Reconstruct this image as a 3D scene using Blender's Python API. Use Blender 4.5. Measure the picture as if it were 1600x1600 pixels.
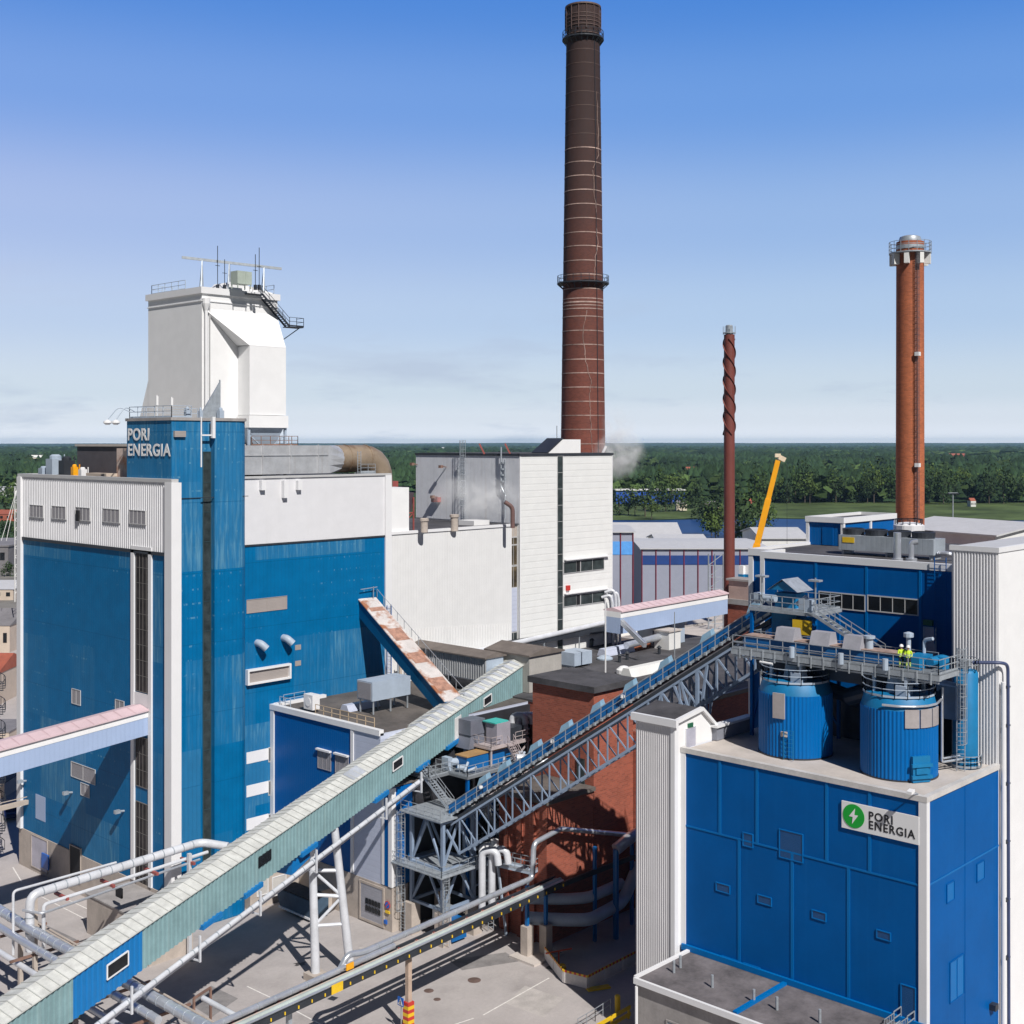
import bpy, math, random
import numpy as np
from mathutils import Vector, Matrix
random.seed(7)
rng = np.random.default_rng(7)
S = bpy.context.scene
COL = S.collection
for o in list(bpy.data.objects): bpy.data.objects.remove(o)

# ------------------------------------------------------------------ camera, sky, sun, exposure
H = 50.0; F = 1960.0; HY = 692.0; CX = 800.0
YAW = math.radians(43.5)
cy_, sy_ = math.cos(YAW), math.sin(YAW)
cam = bpy.data.cameras.new('camera'); camo = bpy.data.objects.new('camera', cam); COL.objects.link(camo)
camo.location = (0, 0, H); camo.rotation_euler = (math.radians(90), 0, YAW - math.radians(90))
cam.sensor_width = 36; cam.lens = F/1600*36; cam.shift_y = -(800-HY)/1600
cam.clip_start = 1; cam.clip_end = 80000
S.camera = camo
SUN = Vector((.355, .935, -1.0)).normalized()
SUN_EL = math.asin(-SUN.z); SUN_ROT = math.atan2(-SUN.x, -SUN.y)
W = bpy.data.worlds.new('World'); S.world = W; W.use_nodes = True
wn = W.node_tree.nodes; wl = W.node_tree.links
bg = wn['Background']
sky = wn.new('ShaderNodeTexSky'); sky.sky_type = 'NISHITA'; sky.sun_disc = False
sky.sun_elevation = SUN_EL; sky.sun_rotation = SUN_ROT; sky.altitude = 50
sky.air_density = 1.0; sky.dust_density = 0.35; sky.ozone_density = 2.2
bg.inputs[1].default_value = 0.11
# thin wisps of cloud low over the horizon
tc = wn.new('ShaderNodeTexCoord'); mp = wn.new('ShaderNodeMapping'); mp.inputs['Scale'].default_value = (1, 1, 5)
nz = wn.new('ShaderNodeTexNoise'); nz.inputs['Scale'].default_value = 5.0; nz.inputs['Detail'].default_value = 7; nz.inputs['Roughness'].default_value = .62
rp = wn.new('ShaderNodeValToRGB'); rp.color_ramp.elements[0].position = .53; rp.color_ramp.elements[1].position = .70
sep = wn.new('ShaderNodeSeparateXYZ')
r2 = wn.new('ShaderNodeValToRGB'); e = r2.color_ramp.elements; e[0].position = 0.0; e[0].color = (1,1,1,1); e[1].position = .16; e[1].color = (0,0,0,1)
mu = wn.new('ShaderNodeMath'); mu.operation = 'MULTIPLY'
mu2 = wn.new('ShaderNodeMath'); mu2.operation = 'MULTIPLY'; mu2.inputs[1].default_value = .75
mx = wn.new('ShaderNodeMixRGB'); mx.inputs[2].default_value = (3.9, 4.7, 6.2, 1)
rs = wn.new('ShaderNodeValToRGB'); rs.color_ramp.interpolation = 'EASE'
def sc_(r, g, b): return tuple((c/255)**2.2/.11/8 for c in (r, g, b))+(1,)
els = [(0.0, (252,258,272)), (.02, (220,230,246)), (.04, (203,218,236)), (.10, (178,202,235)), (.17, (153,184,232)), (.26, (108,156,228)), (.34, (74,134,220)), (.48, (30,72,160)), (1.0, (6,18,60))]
for i_, (p_, c_) in enumerate(els):
    e_ = rs.color_ramp.elements[i_] if i_ < 2 else rs.color_ramp.elements.new(p_)
    if i_ < 2: e_.position = p_
    e_.color = sc_(*c_)
gr = wn.new('ShaderNodeMixRGB'); gr.inputs[0].default_value = .88
mul8 = wn.new('ShaderNodeMixRGB'); mul8.blend_type = 'MULTIPLY'; mul8.inputs[0].default_value = 1; mul8.inputs[2].default_value = (8,8,8,1)
wl.new(tc.outputs['Generated'], mp.inputs[0]); wl.new(mp.outputs[0], nz.inputs[0]); wl.new(nz.outputs[0], rp.inputs[0])
wl.new(tc.outputs['Generated'], sep.inputs[0]); wl.new(sep.outputs[2], r2.inputs[0])
wl.new(rp.outputs[0], mu.inputs[0]); wl.new(r2.outputs[0], mu.inputs[1]); wl.new(mu.outputs[0], mu2.inputs[0])
hs = wn.new('ShaderNodeHueSaturation'); hs.inputs['Saturation'].default_value = 1.15
wl.new(sky.outputs[0], hs.inputs['Color'])
wl.new(sep.outputs[2], rs.inputs[0]); wl.new(rs.outputs[0], mul8.inputs[1]); wl.new(hs.outputs[0], gr.inputs[1]); wl.new(mul8.outputs[0], gr.inputs[2])
wl.new(mu2.outputs[0], mx.inputs[0]); wl.new(gr.outputs[0], mx.inputs[1])
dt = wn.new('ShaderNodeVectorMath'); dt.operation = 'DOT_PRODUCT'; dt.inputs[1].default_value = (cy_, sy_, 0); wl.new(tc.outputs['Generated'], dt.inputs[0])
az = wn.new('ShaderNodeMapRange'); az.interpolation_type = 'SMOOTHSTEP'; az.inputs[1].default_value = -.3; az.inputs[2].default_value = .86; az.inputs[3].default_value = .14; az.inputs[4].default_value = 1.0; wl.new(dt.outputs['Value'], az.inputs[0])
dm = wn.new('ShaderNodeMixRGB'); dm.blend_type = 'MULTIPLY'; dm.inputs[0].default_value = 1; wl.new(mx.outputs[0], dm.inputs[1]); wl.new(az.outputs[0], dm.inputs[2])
dl = wn.new('ShaderNodeVectorMath'); dl.operation = 'DOT_PRODUCT'; dl.inputs[1].default_value = (-sy_, cy_, 0); wl.new(tc.outputs['Generated'], dl.inputs[0])
al = wn.new('ShaderNodeMapRange'); al.inputs[1].default_value = -.2; al.inputs[2].default_value = .42; wl.new(dl.outputs['Value'], al.inputs[0])
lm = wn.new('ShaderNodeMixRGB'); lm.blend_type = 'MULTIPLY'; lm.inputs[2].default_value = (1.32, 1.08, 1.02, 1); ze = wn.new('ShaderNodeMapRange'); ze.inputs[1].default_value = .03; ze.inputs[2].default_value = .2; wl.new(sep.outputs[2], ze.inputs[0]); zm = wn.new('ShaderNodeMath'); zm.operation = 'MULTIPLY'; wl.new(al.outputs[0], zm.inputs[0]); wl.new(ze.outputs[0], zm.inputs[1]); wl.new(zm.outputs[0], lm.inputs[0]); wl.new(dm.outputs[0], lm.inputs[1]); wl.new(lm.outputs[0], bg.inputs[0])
sl = bpy.data.lights.new('sun', 'SUN'); sl.energy = 4.9; sl.angle = math.radians(.5); sl.color = (1, .965, .925)
so = bpy.data.objects.new('sun', sl); COL.objects.link(so); so.rotation_euler = SUN.to_track_quat('-Z', 'Y').to_euler(); so.location = (0, 0, 300)
S.view_settings.view_transform = 'Standard'; S.view_settings.look = 'None'; S.view_settings.exposure = 0.0; S.view_settings.gamma = 1
S.render.engine = 'CYCLES'; S.cycles.volume_bounces = 2

# ------------------------------------------------------------------ measuring: photo pixel -> point on a real plane
def at(px, py, d):
    l = (px-CX)/F*d
    return Vector((cy_*d + sy_*l, sy_*d - cy_*l, H - (py-HY)/F*d))
def dX(px, X): return X/(cy_ + sy_*(px-CX)/F)
def dY(px, Y): return Y/(sy_ - cy_*(px-CX)/F)
def onX(px, py, X): return at(px, py, dX(px, X))
def onY(px, py, Y): return at(px, py, dY(px, Y))
def onZ(px, py, z): return at(px, py, (H-z)*F/(py-HY))
def V(*a): return Vector(a)

# ------------------------------------------------------------------ materials
MATS = {}
def mat(name, col, rough=.6, metal=0.0, var=.12, scale=.6, bump=0.0, bscale=8, kind=None, p=None, col2=None, streak=0.0, spec=.5):
    if name in MATS: return MATS[name]
    m = bpy.data.materials.new(name); m.use_nodes = True; MATS[name] = m
    n = m.node_tree.nodes; l = m.node_tree.links; b = n['Principled BSDF']
    b.inputs['Roughness'].default_value = rough; b.inputs['Metallic'].default_value = metal
    b.inputs['Specular IOR Level'].default_value = spec
    tc = n.new('ShaderNodeTexCoord'); O = tc.outputs['Object']
    def N(t, **k):
        x = n.new(t)
        for a, v in k.items():
            if hasattr(x, a): setattr(x, a, v)
            else: x.inputs[a].default_value = v
        return x
    def math_(op, a, bb=None):
        x = n.new('ShaderNodeMath'); x.operation = op
        for i, v in enumerate((a, bb)):
            if v is None: continue
            if isinstance(v, (int, float)): x.inputs[i].default_value = v
            else: l.new(v, x.inputs[i])
        return x.outputs[0]
    def mix(f, a, bb, t='MIX'):
        x = n.new('ShaderNodeMixRGB'); x.blend_type = t
        for i, v in enumerate((f, a, bb)):
            if isinstance(v, (int, float)): x.inputs[i].default_value = v
            elif isinstance(v, tuple): x.inputs[i].default_value = (*v[:3], 1)
            else: l.new(v, x.inputs[i])
        return x.outputs[0]
    def ramp(v, a, bb):
        x = n.new('ShaderNodeMapRange'); x.inputs[1].default_value = a; x.inputs[2].default_value = bb; l.new(v, x.inputs[0]); return x.outputs[0]
    def noise(sc, det=4, mapping=None, rgh=.6):
        x = N('ShaderNodeTexNoise'); x.inputs['Scale'].default_value = sc; x.inputs['Detail'].default_value = det; x.inputs['Roughness'].default_value = rgh
        if mapping:
            mm = n.new('ShaderNodeMapping'); mm.inputs['Scale'].default_value = mapping; l.new(O, mm.inputs[0]); l.new(mm.outputs[0], x.inputs[0])
        else: l.new(O, x.inputs[0])
        return x.outputs[0]
    sp = n.new('ShaderNodeSeparateXYZ'); l.new(O, sp.inputs[0])
    xy = math_('ADD', sp.outputs[0], sp.outputs[1])
    dk = tuple(c*(1-var*1.5) for c in col); lt = tuple(min(1, c*(1+var)) for c in col)
    c = mix(ramp(noise(scale), .35, .65), dk, lt)
    c = mix(.3, c, mix(ramp(noise(scale*9, 3), .3, .7), dk, lt))
    hb = None
    if streak:
        sn = noise(1.0, 4, (2.2, 2.2, .06)); c = mix(math_('MULTIPLY', ramp(sn, .55, .8), streak), c, col2 or tuple(x*.5 for x in col))
    if kind in ('ribv', 'ribh', 'fade'):
        v = sp.outputs[2] if kind == 'ribh' else xy
        fr = math_('FRACT', math_('DIVIDE', v, p or .4))
        hb = math_('LESS_THAN', fr, .22)
        c = mix(math_('MULTIPLY', hb, .16 if col[0] < .3 else .06), c, tuple(x*.55 for x in col))
    if kind == 'fade':       # chalky faded paint: whole cladding sheets plus rows of worn spots
        bk = N('ShaderNodeTexBrick'); cb = n.new('ShaderNodeCombineXYZ'); l.new(xy, cb.inputs[0]); l.new(sp.outputs[2], cb.inputs[1]); l.new(cb.outputs[0], bk.inputs[0])
        bk.inputs['Scale'].default_value = 1; bk.inputs['Brick Width'].default_value = 5.3; bk.inputs['Row Height'].default_value = 9.2; bk.inputs['Mortar Size'].default_value = .0
        bk.inputs['Color1'].default_value = (0,0,0,1); bk.inputs['Color2'].default_value = (1,1,1,1); bk.offset = .37
        sheet = ramp(bk.outputs[0], .35, .8)
        st = ramp(noise(1.0, 5, (2.8, 2.8, .25)), .48, .72)
        wear = math_('MULTIPLY', math_('MULTIPLY', sheet, st), ramp(noise(.09, 2), .36, .52))
        c = mix(math_('MULTIPLY', wear, .7), c, col2)
        c = mix(math_('MULTIPLY', sheet, .16), c, col2)
        row = math_('LESS_THAN', math_('FRACT', math_('DIVIDE', sp.outputs[2], 1.45)), .13)
        dn = noise(1.0, 2, (2.6, 2.6, .69)); low = ramp(noise(.07, 2), .46, .56)
        dots = math_('MULTIPLY', math_('MULTIPLY', row, ramp(dn, .56, .62)), low)
        c = mix(math_('MULTIPLY', dots, .55), c, col2)
        js = math_('MULTIPLY', math_('LESS_THAN', math_('FRACT', math_('DIVIDE', sp.outputs[2], 7.3)), .012), .4); c = mix(js, c, tuple(x*.5 for x in col))
    if kind in ('brick', 'brickround'):
        cb = n.new('ShaderNodeCombineXYZ')
        if kind == 'brickround':
            ang = math_('MULTIPLY', math_('ARCTAN2', sp.outputs[1], sp.outputs[0]), p)
            l.new(ang, cb.inputs[0])
        else: l.new(xy, cb.inputs[0])
        l.new(sp.outputs[2], cb.inputs[1])
        bk = N('ShaderNodeTexBrick'); l.new(cb.outputs[0], bk.inputs[0]); bk.inputs['Scale'].default_value = 1
        bk.inputs['Brick Width'].default_value = .56; bk.inputs['Row Height'].default_value = .2; bk.inputs['Mortar Size'].default_value = .018
        bk.inputs['Color1'].default_value = (*[x*1.25 for x in col], 1); bk.inputs['Color2'].default_value = (*[x*.62 for x in col], 1)
        bk.inputs['Mortar'].default_value = (*(col2 or (.3,.24,.2)), 1)
        c = mix(.6, c, bk.outputs[0])
    if kind == 'asphalt':
        big = ramp(noise(.035, 3), .45, .62); c = mix(math_('MULTIPLY', big, .35), c, tuple(x*1.35 for x in col))
        st = ramp(noise(.22, 6), .6, .72); c = mix(math_('MULTIPLY', st, .35), c, tuple(x*.45 for x in col))
        fine = ramp(noise(3.5, 5), .3, .7); c = mix(math_('MULTIPLY', fine, .18), c, tuple(x*.6 for x in col))
    if kind == 'rust':
        r_ = ramp(noise(.45, 6), .47, .6); c = mix(r_, c, col2)
    l.new(c, b.inputs['Base Color'])
    h = None
    if hb is not None: h = (hb, .035 if col[0] < .3 else .015)
    if bump: h = (noise(bscale, 4), bump)
    if h:
        bp = n.new('ShaderNodeBump'); bp.inputs['Strength'].default_value = .8 if hb is not None else .4; bp.inputs['Distance'].default_value = h[1]
        if hb is not None: bp.invert = True
        l.new(h[0], bp.inputs['Height']); l.new(bp.outputs[0], b.inputs['Normal'])
    return m

WHITE = mat('white_cladding', (.81, .81, .81), .5, streak=.07, col2=(.55,.53,.48), var=.03)
WHITER = mat('white_ribbed', (.70, .70, .72), .5, var=.03, streak=.12, col2=(.5,.48,.45))
WHITEH = mat('white_horizontal_siding', (.77, .775, .76), .5, var=.03, kind='ribh', p=.9)
WHITEV = mat('white_vertical_siding', (.75, .75, .745), .5, var=.03, kind='ribv', p=.45, streak=.08)
DIRTY = mat('stained_pale_cladding', (.68, .70, .74), .5, var=.06, kind='ribv', p=.7, streak=.35, col2=(.42,.36,.3))
TRIM = mat('white_trim', (.76, .76, .77), .45, var=.02)
GTRIM = mat('grey_trim', (.5, .5, .5), .5, var=.04)
BLUEA = mat('faded_blue_cladding', (.0, .135, .33), .5, var=.08, kind='fade', p=.5, col2=(.13, .31, .43), spec=.12)
BLUEP = mat('blue_cladding_plain', (.0, .09, .22), .45, var=.06, kind='ribv', p=.5, spec=.15)
BLUED = mat('deep_blue_panels', (.0, .094, .335), .5, var=.07, scale=.25, spec=.08, streak=.22, col2=(.01,.15,.44))
BLUEM = mat('mid_blue_ribbed', (.0, .11, .38), .45, var=.04, kind='ribv', p=.35, spec=.15)
BLUET = mat('tank_blue_steel', (.002, .17, .38), .55, var=.12, scale=.9, streak=.15, col2=(.02,.1,.2))
BLUEC = mat('conveyor_blue_steel', (.004, .12, .36), .4, var=.1, streak=.15)
PALEB = mat('pale_blue_panels', (.36, .46, .66), .45, var=.03, kind='ribv', p=.5)
PALEL = mat('pale_lilac_panels', (.50, .54, .66), .45, var=.03, kind='ribh', p=.6)
TEAL = mat('teal_corrugated_steel', (.21, .34, .36), .5, var=.12, streak=.35, col2=(.36,.44,.42))
GROOF = mat('pale_gallery_roofing', (.60, .61, .58), .7, var=.14, kind=None, streak=.0, scale=1.2)
PINK = mat('pink_painted_roofing', (.66, .50, .53), .6, var=.06)
RUSTROOF = mat('rusting_white_roofing', (.60, .56, .54), .7, kind='rust', col2=(.34, .14, .07))
GALV = mat('galvanised_steel', (.42, .46, .50), .45, metal=.35, var=.15, scale=2)
GALVP = mat('painted_grey_steel', (.38, .45, .54), .5, var=.08)
STEELW = mat('white_painted_pipe', (.66, .68, .72), .35, metal=.15, var=.1)
ALU = mat('aluminium_pipe_jacket', (.62, .65, .70), .3, metal=.6, var=.1)
DUCT = mat('weathered_duct_sheet', (.62, .63, .65), .4, metal=.45, var=.12, streak=.3, col2=(.36,.27,.18))
DUCTR = mat('rusty_brown_duct_sheet', (.36, .28, .20), .5, metal=.3, kind='rust', col2=(.25,.17,.11))
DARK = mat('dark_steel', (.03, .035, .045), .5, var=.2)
BLACK = mat('black_opening', (.008, .008, .01), .7, var=.1)
GLASS = mat('dark_window_glass', (.014, .016, .02), .2, var=.3, scale=.35, spec=.35)
GLASSG = mat('grey_window_glass', (.04, .052, .054), .3, var=.4, scale=.8, spec=.3)
LOUV = mat('beige_louvre', (.36, .32, .30), .6, var=.05, kind='ribh', p=.16)
LOUVG = mat('grey_louvre', (.30, .29, .31), .6, var=.06, kind='ribh', p=.12)
CONC = mat('beige_concrete', (.46, .40, .35), .85, var=.12, bump=.03, streak=.3, col2=(.3,.26,.22))
CONCG = mat('grey_concrete', (.33, .31, .30), .85, var=.14, streak=.35)
CONCR = mat('pale_roof_screed', (.52, .47, .43), .85, var=.1, scale=.4)
BITU = mat('dark_bitumen_roof', (.075, .072, .078), .85, var=.35, scale=.25, bump=.02)
BITUB = mat('brown_bitumen_roof', (.12, .105, .095), .85, var=.3, scale=.25, bump=.02)
BRICK = mat('red_brick', (.33, .085, .048), .85, var=.15, kind='brick', col2=(.26,.15,.12), streak=.2)
ASPH = mat('grey_asphalt', (.42, .385, .37), .9, var=.10, scale=.3, kind='asphalt', bump=.02, bscale=12)
PAINT = mat('road_paint', (.74, .71, .67), .7, var=.15, scale=3)
YEL = mat('yellow_paint', (.80, .52, .02), .5, var=.08)
ORANGE = mat('crane_yellow_orange', (.90, .40, .01), .45, var=.05)
REDP = mat('red_paint', (.55, .04, .03), .5, var=.06)
GREEN = mat('green_sign_face', (.0, .36, .03), .5, var=.02)
INK = mat('black_lettering', (.01, .01, .012), .5, var=.02)
LETTER = mat('white_lettering', (.8, .8, .8), .5, var=.02)
SIGNB = mat('blue_sign_face', (.01, .12, .5), .4, var=.02)
SKIN = mat('skin', (.45, .26, .18), .6, var=.03)
HIVIS = mat('high_visibility_fabric', (.62, .85, .04), .7, var=.05)
NAVY = mat('navy_fabric', (.01, .015, .03), .8, var=.1)
HELM = mat('white_plastic', (.8, .8, .8), .3, var=.02)
TEALP = mat('turquoise_plate', (.05, .45, .40), .5, var=.05)
TAN = mat('pale_tan_render', (.55, .46, .38), .8, var=.06)
CRED = mat('crimson_cladding', (.40, .02, .06), .6, var=.04, kind='ribv', p=2.0)
RROOF = mat('red_roof', (.36, .10, .06), .8, var=.12)
ROOFG = mat('grey_felt_roof', (.22, .21, .22), .8, var=.2, scale=.1)
ROOFW = mat('white_sheet_roof', (.54, .54, .55), .6, var=.05, kind='ribv', p=1.2)
HALL = mat('grey_hall_panels', (.30, .32, .40), .6, var=.03)

def soot_brick(name, col, R, top, base_, streak2, toppow):
    m = mat(name, col, .85, var=.15, kind='brickround', p=R, col2=tuple(c*.8+.06 for c in col), scale=.25)
    n = m.node_tree.nodes; l = m.node_tree.links; b = n['Principled BSDF']
    lk = b.inputs['Base Color'].links[0].from_socket
    tc = n.new('ShaderNodeTexCoord'); sp = n.new('ShaderNodeSeparateXYZ'); l.new(tc.outputs['Object'], sp.inputs[0])
    nz = n.new('ShaderNodeTexNoise'); nz.inputs['Scale'].default_value = .09; nz.inputs['Detail'].default_value = 5; l.new(tc.outputs['Object'], nz.inputs[0])
    mm = n.new('ShaderNodeMath'); mm.operation = 'MULTIPLY_ADD'; l.new(nz.outputs[0], mm.inputs[0]); mm.inputs[1].default_value = 42; l.new(sp.outputs[2], mm.inputs[2])
    mr = n.new('ShaderNodeMapRange'); mr.inputs[1].default_value = base_; mr.inputs[2].default_value = top; mr.inputs[4].default_value = toppow; l.new(mm.outputs[0], mr.inputs[0])
    mx = n.new('ShaderNodeMixRGB'); l.new(mr.outputs[0], mx.inputs[0]); l.new(lk, mx.inputs[1]); mx.inputs[2].default_value = (*streak2, 1)
    l.new(mx.outputs[0], b.inputs['Base Color'])
    return m

# ------------------------------------------------------------------ mesh builder
class MB:
    def __init__(s): s.v = []; s.f = []; s.m = []; s.k = 0
    def face(s, pts):
        i = len(s.v); s.v += [tuple(p) for p in pts]; s.f.append(tuple(range(i, i+len(pts)))); s.m.append(s.k)
    def grid(s, vs, fs):
        i = len(s.v); s.v += [tuple(p) for p in vs]
        for f in fs: s.f.append(tuple(i+a for a in f)); s.m.append(s.k)
        return s
    def box(s, x0, x1, y0, y1, z0, z1):
        if x0 > x1: x0, x1 = x1, x0
        if y0 > y1: y0, y1 = y1, y0
        if z0 > z1: z0, z1 = z1, z0
        vs = [(x0,y0,z0),(x1,y0,z0),(x1,y1,z0),(x0,y1,z0),(x0,y0,z1),(x1,y0,z1),(x1,y1,z1),(x0,y1,z1)]
        return s.grid(vs, [(0,3,2,1),(4,5,6,7),(0,1,5,4),(1,2,6,5),(2,3,7,6),(3,0,4,7)])
    def obox(s, c, a, b_, c_):   # centre, half-axis vectors
        c = V(*c); vs = []
        for k in (-1, 1):
            for (i, j) in ((-1,-1),(1,-1),(1,1),(-1,1)): vs.append(c + i*V(*a) + j*V(*b_) + k*V(*c_))
        return s.grid(vs, [(0,3,2,1),(4,5,6,7),(0,1,5,4),(1,2,6,5),(2,3,7,6),(3,0,4,7)])
    def bar(s, p, q, w=.06, h=None):
        p, q = V(*p), V(*q); d = q-p; L = d.length
        if L < 1e-5: return s
        d /= L; h = h or w
        up = V(0,0,1) if abs(d.z) < .98 else V(1,0,0)
        a = d.cross(up).normalized(); b = a.cross(d).normalized()
        return s.obox((p+q)/2, a*w/2, b*h/2, d*L/2)
    def tube(s, p, q, r, n=8, r2=None, cap=True):
        p, q = V(*p), V(*q); d = (q-p).normalized(); r2 = r if r2 is None else r2
        up = V(0,0,1) if abs(d.z) < .98 else V(1,0,0)
        a = d.cross(up).normalized(); b = a.cross(d).normalized()
        vs = []
        for c, rr in ((p, r), (q, r2)):
            for i in range(n):
                t = 2*math.pi*i/n; vs.append(c + a*math.cos(t)*rr + b*math.sin(t)*rr)
        fs = [(i, (i+1) % n, n+(i+1) % n, n+i) for i in range(n)]
        if cap: fs += [tuple(range(n-1, -1, -1)), tuple(range(n, 2*n))]
        return s.grid(vs, fs)
    def pipe(s, pts, r, n=10, bend=None):
        pts = [V(*p) for p in pts]; bend = bend if bend is not None else r*2.2
        P = [pts[0]]
        for i in range(1, len(pts)-1):
            a, b, c = pts[i-1], pts[i], pts[i+1]
            u = (a-b); w = (c-b); bb = min(bend, u.length*.45, w.length*.45)
            p0 = b+u.normalized()*bb; p1 = b+w.normalized()*bb
            for k in range(6):
                t = k/5; P.append(p0*(1-t)**2 + b*2*t*(1-t) + p1*t*t)
        P.append(pts[-1])
        rings = []; prev = None
        for i, p in enumerate(P):
            d = ((P[min(i+1, len(P)-1)]-P[max(i-1, 0)])).normalized()
            if prev is None:
                up = V(0,0,1) if abs(d.z) < .95 else V(1,0,0); a = d.cross(up).normalized()
            else: a = (prev - d*prev.dot(d)).normalized()
            prev = a; b = d.cross(a)
            rings.append([p + a*math.cos(2*math.pi*j/n)*r + b*math.sin(2*math.pi*j/n)*r for j in range(n)])
        vs = [v for rg in rings for v in rg]; fs = []
        for i in range(len(rings)-1):
            for j in range(n): fs.append((i*n+j, i*n+(j+1) % n, (i+1)*n+(j+1) % n, (i+1)*n+j))
        fs += [tuple(range(n-1, -1, -1)), tuple(range(len(vs)-n, len(vs)))]
        return s.grid(vs, fs)
    def lathe(s, c, prof, n=32, rib=0, nrib=None, cap=True, a0=0, a1=2*math.pi):
        c = V(*c); vs = []
        full = abs(a1-a0-2*math.pi) < 1e-6; m = n if full else n+1
        for (r, z) in prof:
            for i in range(m):
                t = a0+(a1-a0)*i/n; rr = r + (rib if i % 4 < 2 else 0)
                vs.append(c + V(math.cos(t)*rr, math.sin(t)*rr, z))
        fs = []
        for k in range(len(prof)-1):
            for i in range(n if full else n):
                j = (i+1) % m
                if not full and i == n: continue
                fs.append((k*m+i, k*m+j, (k+1)*m+j, (k+1)*m+i))
        if cap and full: fs += [tuple(range(m-1, -1, -1)), tuple(range((len(prof)-1)*m, len(prof)*m))]
        return s.grid(vs, fs)
    def prism(s, poly, vec):
        n = len(poly); a = [V(*p) for p in poly]; b = [p+V(*vec) for p in a]
        s.grid(a+b, [tuple(range(n-1, -1, -1)), tuple(range(n, 2*n))] + [(i, (i+1) % n, n+(i+1) % n, n+i) for i in range(n)]); return s
    def ribs(s, p0, p1, z0, z1, nrm, pitch=.4, dep=.08, up=None):
        # trapezoid-profiled vertical sheet between plan points p0,p1; z may be given at both ends as tuples
        p0, p1, nrm = V(*p0, 0), V(*p1, 0), V(*nrm, 0).normalized()
        L = (p1-p0).length; d = (p1-p0)/L; k = max(1, int(L/pitch)); pt = L/k
        za = z0 if isinstance(z0, tuple) else (z0, z0); zb = z1 if isinstance(z1, tuple) else (z1, z1)
        xs = []
        for i in range(k):
            b = i*pt; xs += [(b, 0), (b+pt*.35, 0), (b+pt*.5, dep), (b+pt*.85, dep)]
        xs.append((L, 0)); vs = []
        for (u, e) in xs:
            t = u/L; p = p0+d*u+nrm*e
            vs.append(p+V(0,0,za[0]*(1-t)+za[1]*t)); vs.append(p+V(0,0,zb[0]*(1-t)+zb[1]*t))
        return s.grid(vs, [(2*i, 2*i+2, 2*i+3, 2*i+1) for i in range(len(xs)-1)])
    def rail(s, pts, h=1.1, step=1.5, r=.045, closed=False, toe=True):
        pts = [V(*p) for p in pts]
        if closed: pts.append(pts[0])
        for a, b in zip(pts, pts[1:]):
            for k in (h, h*.55): s.bar(a+V(0,0,k), b+V(0,0,k), r)
            if toe: s.bar(a+V(0,0,.1), b+V(0,0,.1), .02, .16)
            n = max(1, round((b-a).length/step))
            for i in range(n+1): p = a.lerp(b, i/n); s.bar(p, p+V(0,0,h), r)
        return s
    def stair(s, p, q, w, side, n=None):   # p bottom, q top, side = horizontal unit vec across
        p, q = V(*p), V(*q); sd = V(*side, 0)*w/2; n = n or max(3, int(abs(q.z-p.z)/.22))
        for k in (-1, 1):
            s.bar(p+sd*k, q+sd*k, .05, .26)
            for h in (1.0, .55): s.bar(p+sd*k+V(0,0,h), q+sd*k+V(0,0,h), .045)
            for i in range(0, 5): t = i/4; a = p.lerp(q, t)+sd*k; s.bar(a, a+V(0,0,1.0), .045)
        dh = V(q.x-p.x, q.y-p.y, 0).normalized()
        for i in range(n): a = p.lerp(q, (i+.5)/n); s.obox(a, sd, dh*.13, V(0,0,.02))
        return s
    def ladder(s, p, z1, out, cage=True, w=.5):
        p = V(*p); o = V(*out, 0); sd = V(-o.y, o.x, 0)*w/2; q = V(p.x, p.y, z1)
        for k in (-1, 1): s.bar(p+sd*k, q+sd*k, .06)
        z = p.z+.3
        while z < z1: s.bar(V(p.x,p.y,z)-sd, V(p.x,p.y,z)+sd, .035); z += .33
        if cage:
            z = p.z+2.2
            pr = lambda a: sd*math.cos(a)*1.35 + o*(.12+.68*math.sin(a))
            while z <= z1+.2:
                arc = [V(p.x,p.y,z)+pr(math.pi*i/6) for i in range(7)]
                for a, b in zip(arc, arc[1:]): s.bar(a, b, .04)
                z += .9
            for i in (1, 2, 3, 4, 5): a = pr(math.pi*i/6); s.bar(V(p.x,p.y,p.z+2.2)+a, V(p.x,p.y,z1)+a, .035)
        return s
    SPLIT = {'corner_trim':'corner_trim','decks':'deck','legs':'leg','posts':'post','support_posts':'support_post','upper_posts':'post','ribs':'rib','vent_pipes':'vent_pipe','junction_drums':'junction_drum','rusty_sheets':'rusty_sheet','support_frame':'support_strut','cross_members':'cross_member','clamps':'clamp','side_beams':'side_beam','main_beams':'main_beam','splayed_legs':'splayed_leg','caged_ladders':'caged_ladder'}
    def comps(s):
        par = list(range(len(s.v)))
        def fd(a):
            while par[a] != a: par[a] = par[par[a]]; a = par[a]
            return a
        for f in s.f:
            for a in f[1:]: par[fd(a)] = fd(f[0])
        g = {}
        for k, f in enumerate(s.f): g.setdefault(fd(f[0]), []).append(k)
        return list(g.values())
    def build(s, name, m, parent=None, smooth=False, label=None):
        if name in MB.SPLIT and parent:
            nm = MB.SPLIT[name]; cs = s.comps()
            if 1 < len(cs) <= 24 and name not in ('decks','caged_ladders'):
                for c in cs:
                    q = MB(); mp_ = {}
                    for k in c:
                        q.f.append(tuple(mp_.setdefault(a, len(mp_)) for a in s.f[k])); q.m.append(0)
                    q.v = [s.v[a] for a in mp_]; o = q.build(nm+'_', m, parent, smooth); o.name = nm
                return o
            name = nm
        base = ROOT.get(parent, V(0,0,0)) if parent else V(0,0,0)
        me = bpy.data.meshes.new(name)
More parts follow.
